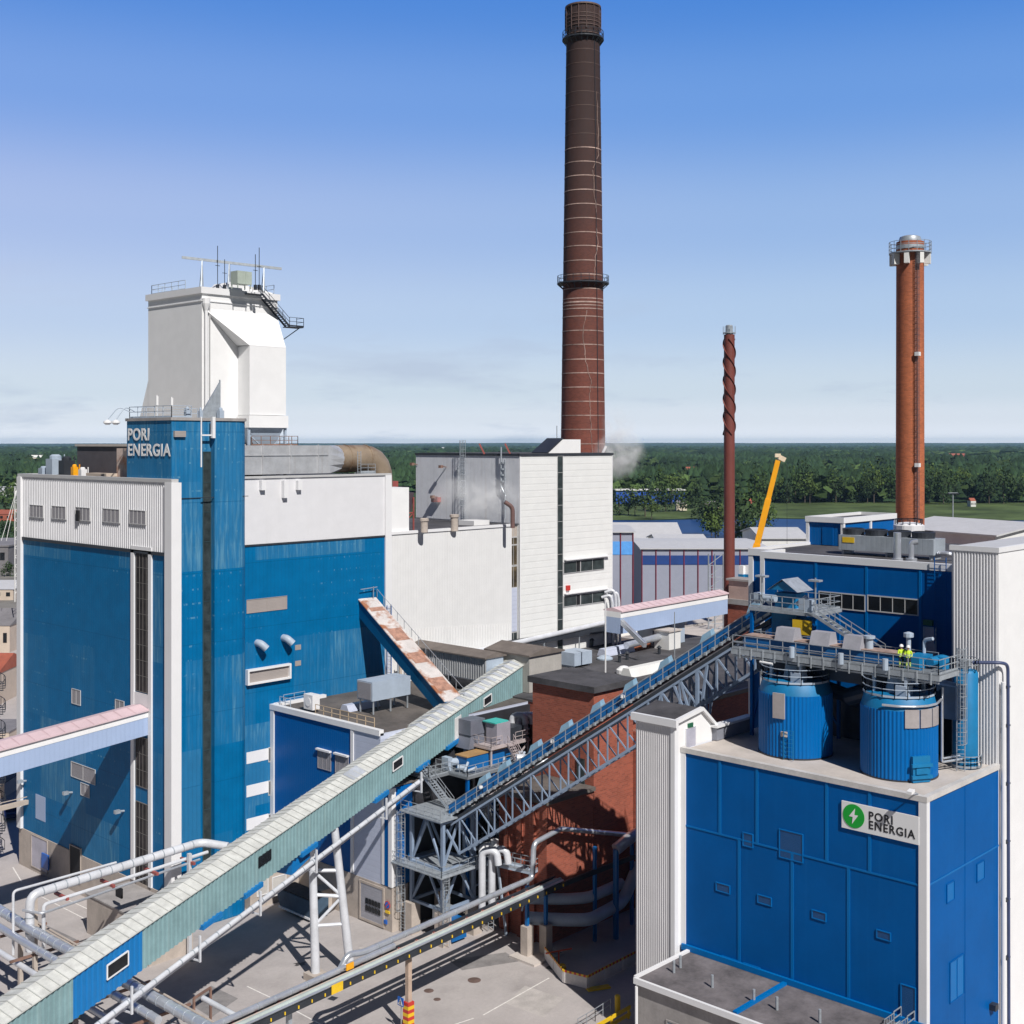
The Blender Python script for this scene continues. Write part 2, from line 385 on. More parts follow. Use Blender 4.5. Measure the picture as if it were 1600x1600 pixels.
        me.from_pydata([(v[0]-base.x, v[1]-base.y, v[2]-base.z) for v in s.v], [], s.f)
        for mm in (m if isinstance(m, (list, tuple)) else [m]): me.materials.append(mm)
        if max(s.m, default=0): me.polygons.foreach_set('material_index', s.m)
        if smooth:
            me.polygons.foreach_set('use_smooth', [True]*len(me.polygons))
            me.set_sharp_from_angle(angle=math.radians(40))
        me.update()
        o = bpy.data.objects.new(name, me); COL.objects.link(o)
        if parent: o.parent = parent; ROOT[o] = base
        if label: o['label'] = label
        return o
ROOT = {}
def thing(name, label, cat, loc, group=None):
    o = bpy.data.objects.new(name, None); COL.objects.link(o); o.location = loc; o.empty_display_size = .5
    o['label'] = label; o['category'] = cat
    if group: o['group'] = group
    ROOT[o] = V(*loc); return o
def solo(mb, name, m, label, cat, loc, group=None, kind=None, smooth=False):
    k = bpy.data.objects.new('tmp', None); ROOT[k] = V(*loc)
    base = V(*loc); me = MB(); me.v = [(v[0]-base.x, v[1]-base.y, v[2]-base.z) for v in mb.v]; me.f = mb.f; me.m = mb.m
    o = me.build(name, m, None, smooth); o.location = loc; bpy.data.objects.remove(k)
    if label: o['label'] = label
    if cat: o['category'] = cat
    if group: o['group'] = group
    if kind: o['kind'] = kind
    return o
def dup_tree(o, parent=None):
    c = o.copy(); COL.objects.link(c)
    if parent: c.parent = parent
    for ch in list(o.children): dup_tree(ch, c)
    return c
def B(*a): return MB().box(*a)
def text(body, size, origin, ux, name, m, parent, bold=.012, spacing=1.0, line=1.0, ext=.02, width=None):
    cu = bpy.data.curves.new('t', 'FONT'); cu.body = body; cu.size = size; cu.offset = bold*size; cu.extrude = ext; cu.space_character = spacing; cu.space_line = line; cu.resolution_u = 4
    to = bpy.data.objects.new('t', cu); COL.objects.link(to); bpy.context.view_layer.update()
    me = bpy.data.meshes.new_from_object(to.evaluated_get(bpy.context.evaluated_depsgraph_get())); bpy.data.objects.remove(to)
    xs = [v.co.x for v in me.vertices]; sc = (width/(max(xs)-min(xs))) if width else 1
    base = ROOT[parent]; ux = V(*ux, 0); nn = V(ux.y, -ux.x, 0)
    for v in me.vertices:
        p = V(*origin) + ux*(v.co.x*sc) + V(0,0,v.co.y) + nn*v.co.z; v.co = p-base
    me.materials.clear(); me.materials.append(m); me.name = name
    o = bpy.data.objects.new(name, me); COL.objects.link(o); o.parent = parent; ROOT[o] = base
    return o
UXX = (0, -1); UXY = (1, 0)      # reading direction on walls facing -X / facing -Y

def win(th, ax, c, a0, a1, z0, z1, nx=1, nz=1, glass=None, frame=None, fw=.12, name='window', proud=.08, fr=True):
    """a window, louvre or door on a wall facing -X (ax X) or -Y (ax Y); frame is its sub-part"""
    glass = glass or GLASS; frame = frame or TRIM
    if a0 > a1: a0, a1 = a1, a0
    def bx(mb, u0, u1, w0, w1, e0, e1):
        if ax == 'X': mb.box(c-e1, c-e0, u0, u1, w0, w1)
        else: mb.box(u0, u1, c-e1, c-e0, w0, w1)
    g = MB(); bx(g, a0, a1, z0, z1, -.15, proud*.45); o = g.build(name, glass, th)
    if fr:
        f = MB()
        bx(f, a0-fw, a0, z0-fw, z1+fw, -.1, proud); bx(f, a1, a1+fw, z0-fw, z1+fw, -.1, proud)
        bx(f, a0, a1, z0-fw, z0, -.1, proud); bx(f, a0, a1, z1, z1+fw, -.1, proud)
        for i in range(1, nx): u = a0+(a1-a0)*i/nx; bx(f, u-fw*.3, u+fw*.3, z0, z1, proud*.46, proud*.9)
        for i in range(1, nz): u = z0+(z1-z0)*i/nz; bx(f, a0, a1, u-fw*.3, u+fw*.3, proud*.46, proud*.84)
        f.build('frame', frame, o)
    return o
def winpx(th, ax, c, px0, px1, y0, y1, **k):     # y0,y1 measured at px0
    f = onX if ax == 'X' else onY
    p = f(px0, y0, c); q = f(px1, y0, c); r = f(px0, y1, c)
    i = 1 if ax == 'X' else 0
    return win(th, ax, c, p[i], q[i], r.z, p.z, **k)

# ================================================================== GROUND AND FAR COUNTRY
def struct(mb, name, m, loc=(0,0,0)):
    o = solo(mb, name, m, None, None, loc, kind='structure'); return o
gm = mat('far_ground', (.05, .085, .035), .95, var=.3, scale=.004, spec=.1)
g = MB(); R = 40000
g.face([(-R,-R,-.05),(R,-R,-.05),(R,R,-.05),(-R,R,-.05)]); struct(g, 'ground', gm)
town = mat('town_ground', (.20, .19, .175), .95, var=.35, scale=.02, spec=.1)
g = MB(); g.face([(-100,-150,-.02),(620,-150,-.02),(470,170,-.02),(240,520,-.02),(-100,520,-.02)]); struct(g, 'town_ground', town)
g = MB(); g.face([(-20,-60,0),(180,-60,0),(180,300,0),(-20,300,0)]); struct(g, 'paved_yard', ASPH)
field = mat('green_field', (.085, .12, .042), .95, var=.45, scale=.02, spec=.1)
g = MB(); pts = [onZ(930,813,.3), onZ(1180,809,.3), onZ(1420,813,.3), onZ(1750,812,.3), onZ(1750,784,.3), onZ(1420,784,.3), onZ(1180,786,.3), onZ(930,786,.3)]
g.face(pts); struct(g, 'far_bank_meadow', field)
g = MB(); pts = [onZ(1480,721.5,.4), onZ(1800,721.5,.4), onZ(1800,718,.4), onZ(1500,718,.4)]; g.face(pts); struct(g, 'distant_field', field)
water = mat('river_water', (.008, .040, .14), .4, var=.1, scale=.02, spec=.15)
g = MB(); L_ = [(900,850),(1000,845),(1200,852),(1420,850),(1750,850),(1750,813),(1420,814),(1180,810),(1000,813),(900,813)]
g.face([onZ(a,b,.15) for a, b in L_]); struct(g, 'river', water)

# foliage colour comes from a per-tree attribute
def foliage(name, rough=.9):
    m = bpy.data.materials.new(name); m.use_nodes = True; n = m.node_tree.nodes; l = m.node_tree.links; b = n['Principled BSDF']
    a = n.new('ShaderNodeAttribute'); a.attribute_name = 'tint'
    nz = n.new('ShaderNodeTexNoise'); nz.inputs['Scale'].default_value = .8; tcc = n.new('ShaderNodeTexCoord'); l.new(tcc.outputs['Object'], nz.inputs[0])
    mr = n.new('ShaderNodeMapRange'); mr.inputs[3].default_value = .6; mr.inputs[4].default_value = 1.4; l.new(nz.outputs[0], mr.inputs[0])
    mx = n.new('ShaderNodeMixRGB'); mx.blend_type = 'MULTIPLY'; mx.inputs[0].default_value = 1; l.new(a.outputs['Color'], mx.inputs[1]); l.new(mr.outputs[0], mx.inputs[2])
    l.new(mx.outputs[0], b.inputs['Base Color']); b.inputs['Roughness'].default_value = rough; b.inputs['Specular IOR Level'].default_value = .15
    return m
LEAF = foliage('leaf_mass')
BARK = mat('bark', (.10, .08, .06), .9, var=.2)
def conifer(nl=4, ns=6, seed=0):
    r = np.random.default_rng(seed); vs = []; fs = []
    for k in range(nl):
        z0 = .12+.8*k/nl; z1 = min(1, z0+.95/nl+.12); rad = .22*(1-k/nl)+.05; i = len(vs)
        for j in range(ns):
            t = 2*math.pi*(j+r.random()*.6)/ns; rr = rad*(.65+.6*r.random()); vs.append((math.cos(t)*rr, math.sin(t)*rr, z0-.05*r.random()))
        vs.append((0, 0, z1))
        for j in range(ns): fs.append((i+j, i+(j+1) % ns, i+ns))
    return np.array(vs), fs
def broad(n=26, seed=0, fs_=.17):
    r = np.random.default_rng(seed); vs = []; fs = []
    for k in range(n):
        d = r.normal(size=3); d /= np.linalg.norm(d); c = d*r.random()**.4*np.array((.30, .30, .38)) + (0, 0, .58)
        a = r.normal(size=3); a /= np.linalg.norm(a); b = np.cross(a, d+r.normal(size=3)*.4); b /= np.linalg.norm(b)+1e-9; s = fs_*(.6+.8*r.random()); i = len(vs)
        vs += [c+a*s, c+b*s*.8, c-a*s*.9, c-b*s]; fs.append((i, i+1, i+2, i+3))
    return np.array(vs), fs
TEMPL = [conifer(4, 6, s) for s in range(3)] + [broad(30, s) for s in range(3)]
def scatter_mesh(name, pos, hts, wid, kinds, tint, templ=TEMPL):
    AV = []; AF = []; AT = []; off = 0; quads = []; 
    order = range(len(pos)); lv = []; ls = []; cnt = 0
    for k in range(len(templ)):
        sel = np.where(kinds == k)[0]
        if not len(sel): continue
        tv, tf = templ[k]; nv = len(tv)
        ang = rng.random(len(sel))*6.283; c, s = np.cos(ang), np.sin(ang)
        X = (tv[None,:,0]*c[:,None]-tv[None,:,1]*s[:,None])*(hts[sel]*wid[sel])[:,None]+pos[sel,0][:,None]
        Y = (tv[None,:,0]*s[:,None]+tv[None,:,1]*c[:,None])*(hts[sel]*wid[sel])[:,None]+pos[sel,1][:,None]
        Z = tv[None,:,2]*hts[sel][:,None]+pos[sel,2][:,None]
        vv = np.stack([X, Y, Z], -1).reshape(-1, 3); AV.append(vv)
        AT.append(np.repeat(tint[sel], nv, axis=0))
        lens = np.array([len(f) for f in tf]); flat = np.concatenate([np.array(f) for f in tf])
        ff = (flat[None,:]+(np.arange(len(sel))*nv)[:,None]+off).reshape(-1); lv.append(ff); ls.append(np.tile(lens, len(sel))); off += len(vv)
    vv = np.concatenate(AV); li = np.concatenate(lv); ln = np.concatenate(ls); st = np.concatenate([[0], np.cumsum(ln)[:-1]])
    me = bpy.data.meshes.new(name); me.vertices.add(len(vv)); me.vertices.foreach_set('co', vv.ravel().astype(np.float32))
    me.loops.add(len(li)); me.loops.foreach_set('vertex_index', li.astype(np.int32))
    me.polygons.add(len(ln)); me.polygons.foreach_set('loop_start', st.astype(np.int32)); me.update(calc_edges=True)
    at_ = me.color_attributes.new('tint', 'FLOAT_COLOR', 'POINT'); t4 = np.ones((len(vv), 4), np.float32); t4[:, :3] = np.concatenate(AT); at_.data.foreach_set('color', t4.ravel())
    me.materials.append(LEAF); o = bpy.data.objects.new(name, me); COL.objects.link(o); return o
def w2(px, d):
    l = (px-CX)/F*d; return np.stack([cy_*d+sy_*l, sy_*d-cy_*l], -1)
GLADES = [(1015,726,9),(1062,757,8),(1218,724,7),(1372,728,8),(1466,716,14),(1560,728,7),(690,703,8),(90,742,16),(1078,743,19),(1337,742,9),(1312,748,14),(1290,733,7),(1105,708,6),(1494,717,22),(55,722,24),(137,717,26),(180,720,36),(1172,788,14)]
def fieldmask(px, d):    # true where the ground is open (river, meadow, clearings)
    y = HY + H*F/d
    m = (px > 900) & (y > 786)
    m |= (px > 1490) & (y > 717.5) & (y < 722)
    m |= (px < 700) & (y > 770)
    for hx, hy, hw in GLADES: m |= (abs(px-hx) < hw/2+3.5) & (y > hy-.5) & (y < hy+.52*(hy-HY))
    return m
def make_forest(n, d0, d1, h0, h1, wsc, name, label):
    u = rng.random(n); d = np.sqrt(d0**2+u*(d1**2-d0**2)) if d1 < 4000 else d0*(d1/d0)**u
    px = rng.random(n)*1900-150
    keep = ~fieldmask(px, d)
    # glades: patchy low frequency gaps
    P = w2(px, d); gl = np.sin(P[:,0]*.011+1.3)*np.sin(P[:,1]*.013+.4)+.5*np.sin(P[:,0]*.031)*np.sin(P[:,1]*.027)
    keep &= (gl > -.62) | (rng.random(n) < .25)
    P = P[keep]; d = d[keep]; gl = gl[keep]; k = len(P)
    con = rng.random(k) < .62+.2*np.sign(gl)*np.minimum(1, abs(gl))
    kinds = np.where(con, rng.integers(0, 3, k), rng.integers(3, 6, k))
    h = h0+(h1-h0)*rng.random(k); h = h*np.where(con, 1.08, .88)*(1+.22*np.sin(P[:,0]*.019+2)*np.sin(P[:,1]*.023)+.18*np.sin(P[:,0]*.0053)*np.sin(P[:,1]*.0047+1))
    w = wsc*np.where(con, 1.05, 1.0)*(.8+.5*rng.random(k))
    br = ((.6+.75*rng.random(k))*(1+.32*np.sin(P[:,0]*.0083+.7)*np.sin(P[:,1]*.0071+2)))[:,None]
    tint = np.where(con[:,None], np.array((.026, .052, .022)), np.array((.060, .098, .030)))*br
    pos = np.concatenate([P, np.zeros((k, 1))], 1)
    o = scatter_mesh(name, pos, h, w, kinds, tint); o['label'] = label; o['category'] = 'forest'; o['kind'] = 'stuff'; return o
make_forest(26000, 1040, 1750, 15, 24, 1.25, 'forest', 'mixed dark green forest covering the land just beyond the river meadow')
make_forest(26000, 1750, 3400, 16, 24, 1.9, 'forest', 'far-off dark forest rolling towards the horizon')
make_forest(16000, 3400, 13000, 18, 27, 5.0, 'forest', 'hazy blue-green forest just under the horizon')
# low hills on the horizon
hm = mat('far_hills', (.03, .055, .03), .95, var=.3, scale=.003, spec=.1)
g = MB(); pr = None
for i in range(61):
    px = -200+2000*i/60; b = w2(np.array([px]), np.array([14000.]))[0]; b2 = w2(np.array([px]), np.array([20000.]))[0]
    hh = 42+7*min(1, max(0, (px-350)/500))+1.6*math.sin(i*.7)+1.1*math.sin(i*1.9+1)
    cur = (V(b[0],b[1],-.0), V(b[0]*1.12,b[1]*1.12,hh), V(b2[0],b2[1],hh*.9))
    if pr: g.face([pr[0],cur[0],cur[1],pr[1]]); g.face([pr[1],cur[1],cur[2],pr[2]])
    pr = cur
struct(g, 'distant_hills', hm)

# single trees near the river: trunk + crown of many leaf clumps
def crown_mesh(seed, n=420):
    r = np.random.default_rng(seed); vs = []; fs = []
    lobes = [(r.normal(size=3)*(.16, .16, .22)+(0, 0, .6), .16+.12*r.random()) for _ in range(9)]
    for k in range(n):
        c0, R0 = lobes[r.integers(0, 9)]; d = r.normal(size=3); d /= np.linalg.norm(d); c = c0+d*R0*(.6+.5*r.random())
        a = r.normal(size=3); a /= np.linalg.norm(a); b = np.cross(a, d); b /= np.linalg.norm(b)+1e-9; s = .035*(.6+.9*r.random()); i = len(vs)
        vs += [tuple(c+a*s), tuple(c+b*s), tuple(c-a*s), tuple(c-b*s)]; fs.append((i, i+1, i+2, i+3))
    me = bpy.data.meshes.new('crown'); me.from_pydata(vs, [], fs)
    at_ = me.color_attributes.new('tint', 'FLOAT_COLOR', 'POINT'); base = np.array(((.05,.085,.025),(.035,.06,.025),(.08,.12,.03),(.045,.075,.03))[seed % 4])
    t4 = np.ones((len(vs), 4), np.float32); t4[:, :3] = np.repeat(base[None]*(.7+.6*r.random((len(fs), 1))), 4, axis=0); at_.data.foreach_set('color', t4.ravel()); me.materials.append(LEAF); return me
CM = [crown_mesh(s) for s in range(8)]
tk = MB(); tk.tube((0,0,0), (0,0,.62), .022, 6, .008); 
for a in range(5): t = a*1.3; tk.tube((0,0,.22+.07*a), (.16*math.cos(t), .16*math.sin(t), .42+.08*a), .009, 5, .003)
TKO = tk.build('trunk', BARK); TKM = TKO.data; bpy.data.objects.remove(TKO)
def tree(p, h, k, label, group, wd=1.0):
    t = thing('tree', label, 'tree', p, group)
    for nm, me in (('trunk', TKM), ('crown', CM[k % 8])):
        o = bpy.data.objects.new(nm, me); COL.objects.link(o); o.parent = t; o.scale = (h*wd, h*wd, h)
    t.rotation_euler = (0, 0, k*1.7)
GB = 'trees on the near river bank in front of the water'
for i, (px, py, hp, wd) in enumerate([(1112,838,58,.9),(1122,838,62,1.0),(1118,851,50,1.1),(1150,846,72,.9),(1176,842,88,.7),(1160,852,50,1.1),(1192,838,52,.9),(1098,812,42,1),(1066,800,38,1),(1008,808,52,.9),(992,806,38,1),(968,806,36,1),(1027,800,64,.7),(1040,800,38,1.1),(1050,788,46,1),(1085,795,50,.8),(1000,783,40,.8),(982,806,34,1.2),(1018,812,30,1.2)]):
    d = H*F/(py-HY); tree(at(px, py, d), hp*d/F, i, 'bushy green tree standing alone by the river near the slim brown chimney', GB, wd)
GB2 = 'tall trees in the front row of the far bank wood'
for i in range(36):
    px = 1185+i*12+random.uniform(-4,4); py = 786+random.uniform(-2,2); hp = random.uniform(34,56)
    if 1400 < px < 1445: continue
    d = H*F/(py-HY); tree(at(px, py, d), hp*d/F, i+3, 'tall dark green tree in the front row of the wood across the river', GB2, .8)
GB3 = 'trees among the roofs at the left edge'
for i, (px, py, hp) in enumerate([(8,800,36),(20,790,34),(30,772,22),(-5,812,50),(10,842,36),(32,815,30),(16,900,26),(4,872,30),(640,745,20),(655,742,22),(628,748,20),(28,850,32)]):
    d = H*F/(py-HY); tree(at(px, py, d), hp*d/F, i+1, 'round green town tree between the low roofs', GB3, 1.2)

# ------------------------------------------------------------------ far and middle-distance buildings
def house(px, py, wpx, hpx, dep, wallm, roofm, label, gable=True, ang=0, name='house', d=None, win_n=4):
    """distant building; px,py its visible base centre in the photo"""
    if hpx < 10 and not d and py < 760: hpx *= 1.7; wpx *= 1.25
    d = d or H*F/(py-HY); p = at(px, py, d); p.z = max(0, p.z) if d else 0
    w = wpx*d/F/1.0; h = hpx*d/F; base = V(p.x, p.y, 0); t = thing(name, label, 'building', base)
    r_ = V(sy_, -cy_, 0); f_ = V(cy_, sy_, 0); a = math.radians(ang)
    u = r_*math.cos(a)+f_*math.sin(a); v = -r_*math.sin(a)+f_*math.cos(a)
    zb = p.z+h*(.68 if gable else .94)
    c = base+V(0,0,zb/2); m = MB(); m.obox(c, u*w/2, v*dep/2, V(0,0,zb/2)); m.build('wall', wallm, t)
    m = MB(); rh = h*(.32 if gable else .06); o = w*.02
    if gable:
        A = [base+u*s*(w/2+o)+v*q*(dep/2+o)+V(0,0,zb) for s, q in ((-1,-1),(1,-1),(1,1),(-1,1))]; r0 = base-u*(w/2+o)+V(0,0,zb+rh); r1 = base+u*(w/2+o)+V(0,0,zb+rh)
        m.face([A[0],A[1],r1,r0]); m.face([A[2],A[3],r0,r1]); m.face([A[0],r0,A[3]]); m.face([A[1],A[2],r1]); m.face(A[::-1])
    else: m.obox(base+V(0,0,zb+rh/2), u*(w/2+o), v*(dep/2+o), V(0,0,rh/2))
    m.build('roof', roofm, t)
    m = MB()
    for i in range(win_n):
        q = base-v*(dep/2+.05)+u*w*((i+.5)/win_n-.5)+V(0,0,p.z+(zb-p.z)*.55); m.obox(q, u*w/win_n*.2, v*.06, V(0,0,(zb-p.z)*.18))
    if win_n: m.build('window', GLASS, t)
    return t
CREAM = mat('cream_render', (.62,.55,.44), .8, var=.05); WH = mat('white_render', (.72,.72,.70), .8, var=.05); BLUEF = mat('bright_blue_wall', (.02,.10,.5), .6, var=.05)
house(55,722,24,11,14,CREAM,WH,'pale block of flats above the forest nearest the left edge of the photo')
house(137,717,26,6,14,CREAM,WH,'long low pale building in the forest left of the lettered tower')
house(180,720,36,10,14,CREAM,WH,'pale building half hidden behind the top left of the lettered blue tower')
house(11,757,26,20,30,CRED,GTRIM,'crimson warehouse at the left edge of the photo', gable=False, win_n=0, name='warehouse')
house(5,775,46,15,40,WH,ROOFW,'long white shed under the crimson warehouse', win_n=0, name='warehouse')
house(22,812,40,16,30,RROOF,RROOF,'red roofed house by the left edge of the photo')
house(8,880,70,34,40,ROOFG,ROOFG,'wide dark roofed workshop at the left edge', gable=False, name='workshop')
house(15,930,60,24,26,TAN,ROOFW,'workshop with white sheet roof left of the boiler house', name='workshop')
house(10,1010,56,60,18,TAN,ROOFG,'beige workshop with dark roof close to the boiler house corner', name='workshop')
house(-2,1090,46,70,16,TAN,RROOF,'beige brick shed with a red end wall at the left edge', name='shed')
house(984,778,60,28,40,WH,ROOFW,'white gabled hall in the trees right of the big chimney', win_n=0, name='hall')
house(1010,785,104,22,60,BLUEF,WH,'long blue and white hall among the trees across the river', gable=False, win_n=0, name='hall')
house(1064,798,16,16,9,CREAM,ROOFG,'small cream house on the river bank')
house(1110,795,22,12,10,TAN,ROOFG,'grey roofed cottage right of the cream house by the river')
house(1172,790,14,11,10,RROOF,RROOF,'small red cottage in the trees left of the yellow crane boom')
house(1078,743,19,8,14,RROOF,RROOF,'red roofed farmhouse deep in the forest')
house(1105,708,6,3,14,RROOF,RROOF,'tiny red farmhouse near the horizon', win_n=0)
house(1494,717,22,5,24,RROOF,RROOF,'long red barn by the distant field at right', win_n=0, name='barn')
house(1518,792,8,14,8,WH,RROOF,'small white cottage with red roof on the meadow edge at right')
house(1337,742,9,4,12,WH,ROOFG,'tiny grey roofed house in the forest left of the orange chimney', win_n=0)
house(1312,748,14,3,12,WH,ROOFW,'flat white farm roof in the forest behind the yellow crane', win_n=0)
house(1290,733,7,3,12,RROOF,RROOF,'tiny red cottage in the forest above the blue penthouse', win_n=0)
for i_,(px,py,w_,h_,mw,mr,lb) in enumerate(((1015,726,9,3,WH,ROOFG,'tiny white house in the far forest left of the slim chimney'),(1062,757,8,4,CREAM,RROOF,'tiny cream house with red roof among the trees above the long blue hall'),(1218,724,7,3,WH,ROOFW,'tiny white roofed house in the forest right of the crane tip'),(1372,728,8,3,RROOF,RROOF,'tiny red barn in the forest left of the orange chimney top of the wood'),(1466,716,14,3,WH,ROOFW,'small white farm buildings right of the orange chimney near the horizon'),(1560,728,7,3,CREAM,RROOF,'tiny red roofed house in the forest near the right edge'),(690,703,8,2.5,WH,ROOFW,'tiny white building on the horizon behind the tower block'),(90,742,16,6,RROOF,RROOF,'small red block of houses in the trees left of the lettered tower'))): house(px,py,w_,h_,12,mw,mr,lb,win_n=0)
m = MB(); p = at(1251,781,1100); p.z = 0; m.tube(p, p+V(0,0,17), 1.3, 10, 1.0)
o = solo(m, 'brick_chimney', BRICK, 'small lone brick chimney standing in front of the far forest', 'chimney', p)

# mid-distance site buildings behind the plant
def block(name, label, x0, x1, y0, y1, z1, wallm, roofm, z0=0, par=.35, cat='building', parm=None, roofz=.5):
    t = thing(name, label, cat, ((x0+x1)/2, (y0+y1)/2, z0))
    m = MB(); m.box(x0, x1, y0, y1, z0, z1-.02 if par else z1); m.build('wall', wallm, t)
    r = MB(); r.box(x0+.02, x1-.02, y0+.02, y1-.02, z1-.015, z1+.03)
    r.build('roof', roofm, t)
    if par:
        q = MB(); e = .08; w = .35
        q.box(x0-e, x0+w, y0-e, y1+e, z1-.3, z1+par); q.box(x1-w, x1+e, y0-e, y1+e, z1-.3, z1+par)
        q.box(x0+w, x1-w, y0-e, y0+w, z1-.3, z1+par); q.box(x0+w, x1-w, y1-w, y1+e, z1-.3, z1+par)
        q.build('parapet', parm or TRIM, t)
    return t
def hall(name, label, p0, p1, dep, z_e, z_r, wallm, roofm, stripe=None, cols=None, z0=0):
    """gabled or flat hall whose long wall runs p0->p1 (plan), going back by dep"""
    p0, p1 = V(*p0, 0), V(*p1, 0); u = (p1-p0).normalized(); n = V(-u.y, u.x, 0)
    if n.dot(V(cy_, sy_, 0)) < 0: n = -n
    t = thing(name, label, 'building', (p0+p1)/2+V(0,0,z0)); L = (p1-p0).length
    A = [p0, p1, p1+n*dep, p0+n*dep]; m = MB()
    for a, b in ((0,1),(2,3)): m.face([A[a]+V(0,0,z0), A[b]+V(0,0,z0), A[b]+V(0,0,z_e), A[a]+V(0,0,z_e)])
    for a, b in ((1,2),(3,0)): m.face([A[a]+V(0,0,z0), A[b]+V(0,0,z0), A[b]+V(0,0,z_e), (A[a]+A[b])/2+V(0,0,z_r), A[a]+V(0,0,z_e)])
    m.build('wall', wallm, t)
    o = .6; r = MB(); e0 = p0-u*o-n*o; e1 = p1+u*o-n*o; f0 = p0-u*o+n*(dep+o); f1 = p1+u*o+n*(dep+o); c0 = (e0+f0)/2; c1 = (e1+f1)/2
    for a, b, c, d in ((e0,e1,c1,c0),(f1,f0,c0,c1)):
        za = z_e; q = [a+V(0,0,za), b+V(0,0,za), c+V(0,0,z_r+.1), d+V(0,0,z_r+.1)]; r.prism(q, (0,0,.25))
    r.build('roof', roofm, t)
    if stripe: s = MB(); c = (p0+p1)/2-n*.06; s.obox(c+V(0,0,z_e-(z_e-z0)*.13), u*L/2, n*.05, V(0,0,(z_e-z0)*.055)); s.build('stripe', stripe, t)
    if cols:
        for i in range(cols+1): q = p0.lerp(p1, i/cols)-n*.15; MB().bar(q+V(0,0,z0), q+V(0,0,z_e), .22).build('column', mat('dark_red_column',(.22,.03,.05),.6), t)
    return t
q0 = onZ(1000,908,0); q1 = onZ(1185,890,0)
d_ = 330
a = at(1003,905,d_); b = at(1200,905,d_*1.0)
hall('grey_hall', 'long grey hall with dark blue stripe and red columns behind the slim chimney', a.xy, b.xy, 34, 50-166/F*d_, 50-163/F*d_, HALL, ROOFW, mat('navy_stripe', (.01,.05,.22), .6), 9)
a = at(950,905,300); b = at(989,905,300)
hall('grey_hall', 'tall grey hall with light blue stripe right beside the white tower block', a.xy, b.xy, 24, 50-140/F*300, 50-138/F*300, HALL, ROOFW, mat('light_blue_stripe', (.10,.35,.8), .6), 2)
a = at(957,905,400); b = at(1068,905,400)
hall('white_hall', 'low white hall with grey roof behind the striped grey halls', a.xy, b.xy, 40, 50-156/F*400, 50-132/F*400, WH, ROOFW)
a = at(1030,905,370); b = at(1108,905,370)
hall('white_hall', 'white flat topped hall between the striped hall and the river', a.xy, b.xy, 30, 50-160/F*370, 50-150/F*370, WH, ROOFW)
a = at(1190,905,360); b = at(1262,905,360)
hall('white_hall', 'white curved end hall right of the yellow crane boom', a.xy, b.xy, 30, 50-150/F*360, 50-139/F*360, WH, ROOFW)
a = at(1395,905,215); b = at(1556,905,197)
hall('white_hall', 'long white hall with pale ridge roof behind the right blue block', a.xy, b.xy, 22, 50-140/F*206, 50-126/F*206, WH, ROOFW)
a = at(1440,905,420); b = at(1480,905,415)
hall('white_hall', 'small white gabled hall at the foot of the orange chimney', a.xy, b.xy, 40, 50-136/F*420, 50-126/F*420, WH, ROOFW)
a = at(1530,905,330); b = at(1640,905,330)
hall('white_hall', 'white gabled hall by the right edge of the photo', a.xy, b.xy, 40, 50-156/F*330, 50-138/F*330, WH, ROOFW)
# yard clutter behind the tower block: low roofs
block('low_building', 'low building with beige flat roof in front of the grey striped hall', 178, 235, 118, 175, 13, CONC, CONCR, par=.2)
block('low_building', 'pale flat roofed canopy building beside the white tower block', 152, 176, 130, 175, 10, CONCG, CONCR, par=.2)
# light mast
def mast(px, py0, py1, d, label):
    p = at(px, py0, d); p.z = 0; q = at(px, py1, d); m = MB(); t = thing('light_mast', label, 'lamp post', p)
    m.tube(p, q, .22, 8, .14); m.build('pole', GALV, t)
    m = MB(); m.bar(q+V(-1,.8,0), q+V(1,-.8,0), .15); m.build('crossarm', GALV, t)
    for k in (-1, 0, 1): MB().obox(q+V(-.9*k,.75*k,-.25), (.35,0,0), (0,.3,0), (0,0,.18)).build('lamp_head', DARK, t)
mast(1489, 830, 770, 330, 'tall light mast right of the orange chimney')

# ================================================================== BOILER HOUSE (left)
t = A = thing('boiler_house', 'huge blue boiler house with white upper band and tall strip windows', 'building', (85,128,0))
m = MB(); m.box(67.9,68.35,111.6,145,4.4,38.9); m.box(68.35,102.3,118,145,0,38.6); m.build('wall', BLUEA, t)
m = MB(); m.box(67.9,68.35,111.6,145,38.9,46); m.box(68.35,101.5,118.02,145,38.6,46)
m.ribs((67.88,145),(67.88,111.6),38.9,46,(-1,0),.42,.09); m.build('upper_wall', WHITER, t)
m = MB(); m.box(67.8,68.3,111.6,145.1,0,4.38); m.build('plinth', CONC, t)
m = MB(); m.box(68.4,102.3,118.2,144.9,45.9,46.05); m.build('roof', BITU, t)
m = MB(); m.box(67.7,68.5,111.3,145.3,46,46.35); m.box(77.7,102.5,117.85,118.3,46,46.25); m.box(68.5,102.5,144.8,145.3,46,46.35); m.build('parapet', GTRIM, t)
m = MB(); m.box(67.6,68.75,111.15,112.45,0,46); m.build('corner_pilaster', TRIM, t)
m = MB(); m.box(67.55,67.95,144.2,145.2,4.4,46.0); m.build('corner_trim', TRIM, t)
m = MB(); m.box(101.5,102.5,117.8,118.4,20,46); m.build('corner_trim', TRIM, t)
m = MB(); m.box(67.7,67.95,111.6,145,38.55,38.9); m.box(78,101.5,117.9,118.02,38.4,38.6); m.build('band_flashing', DARK, t)
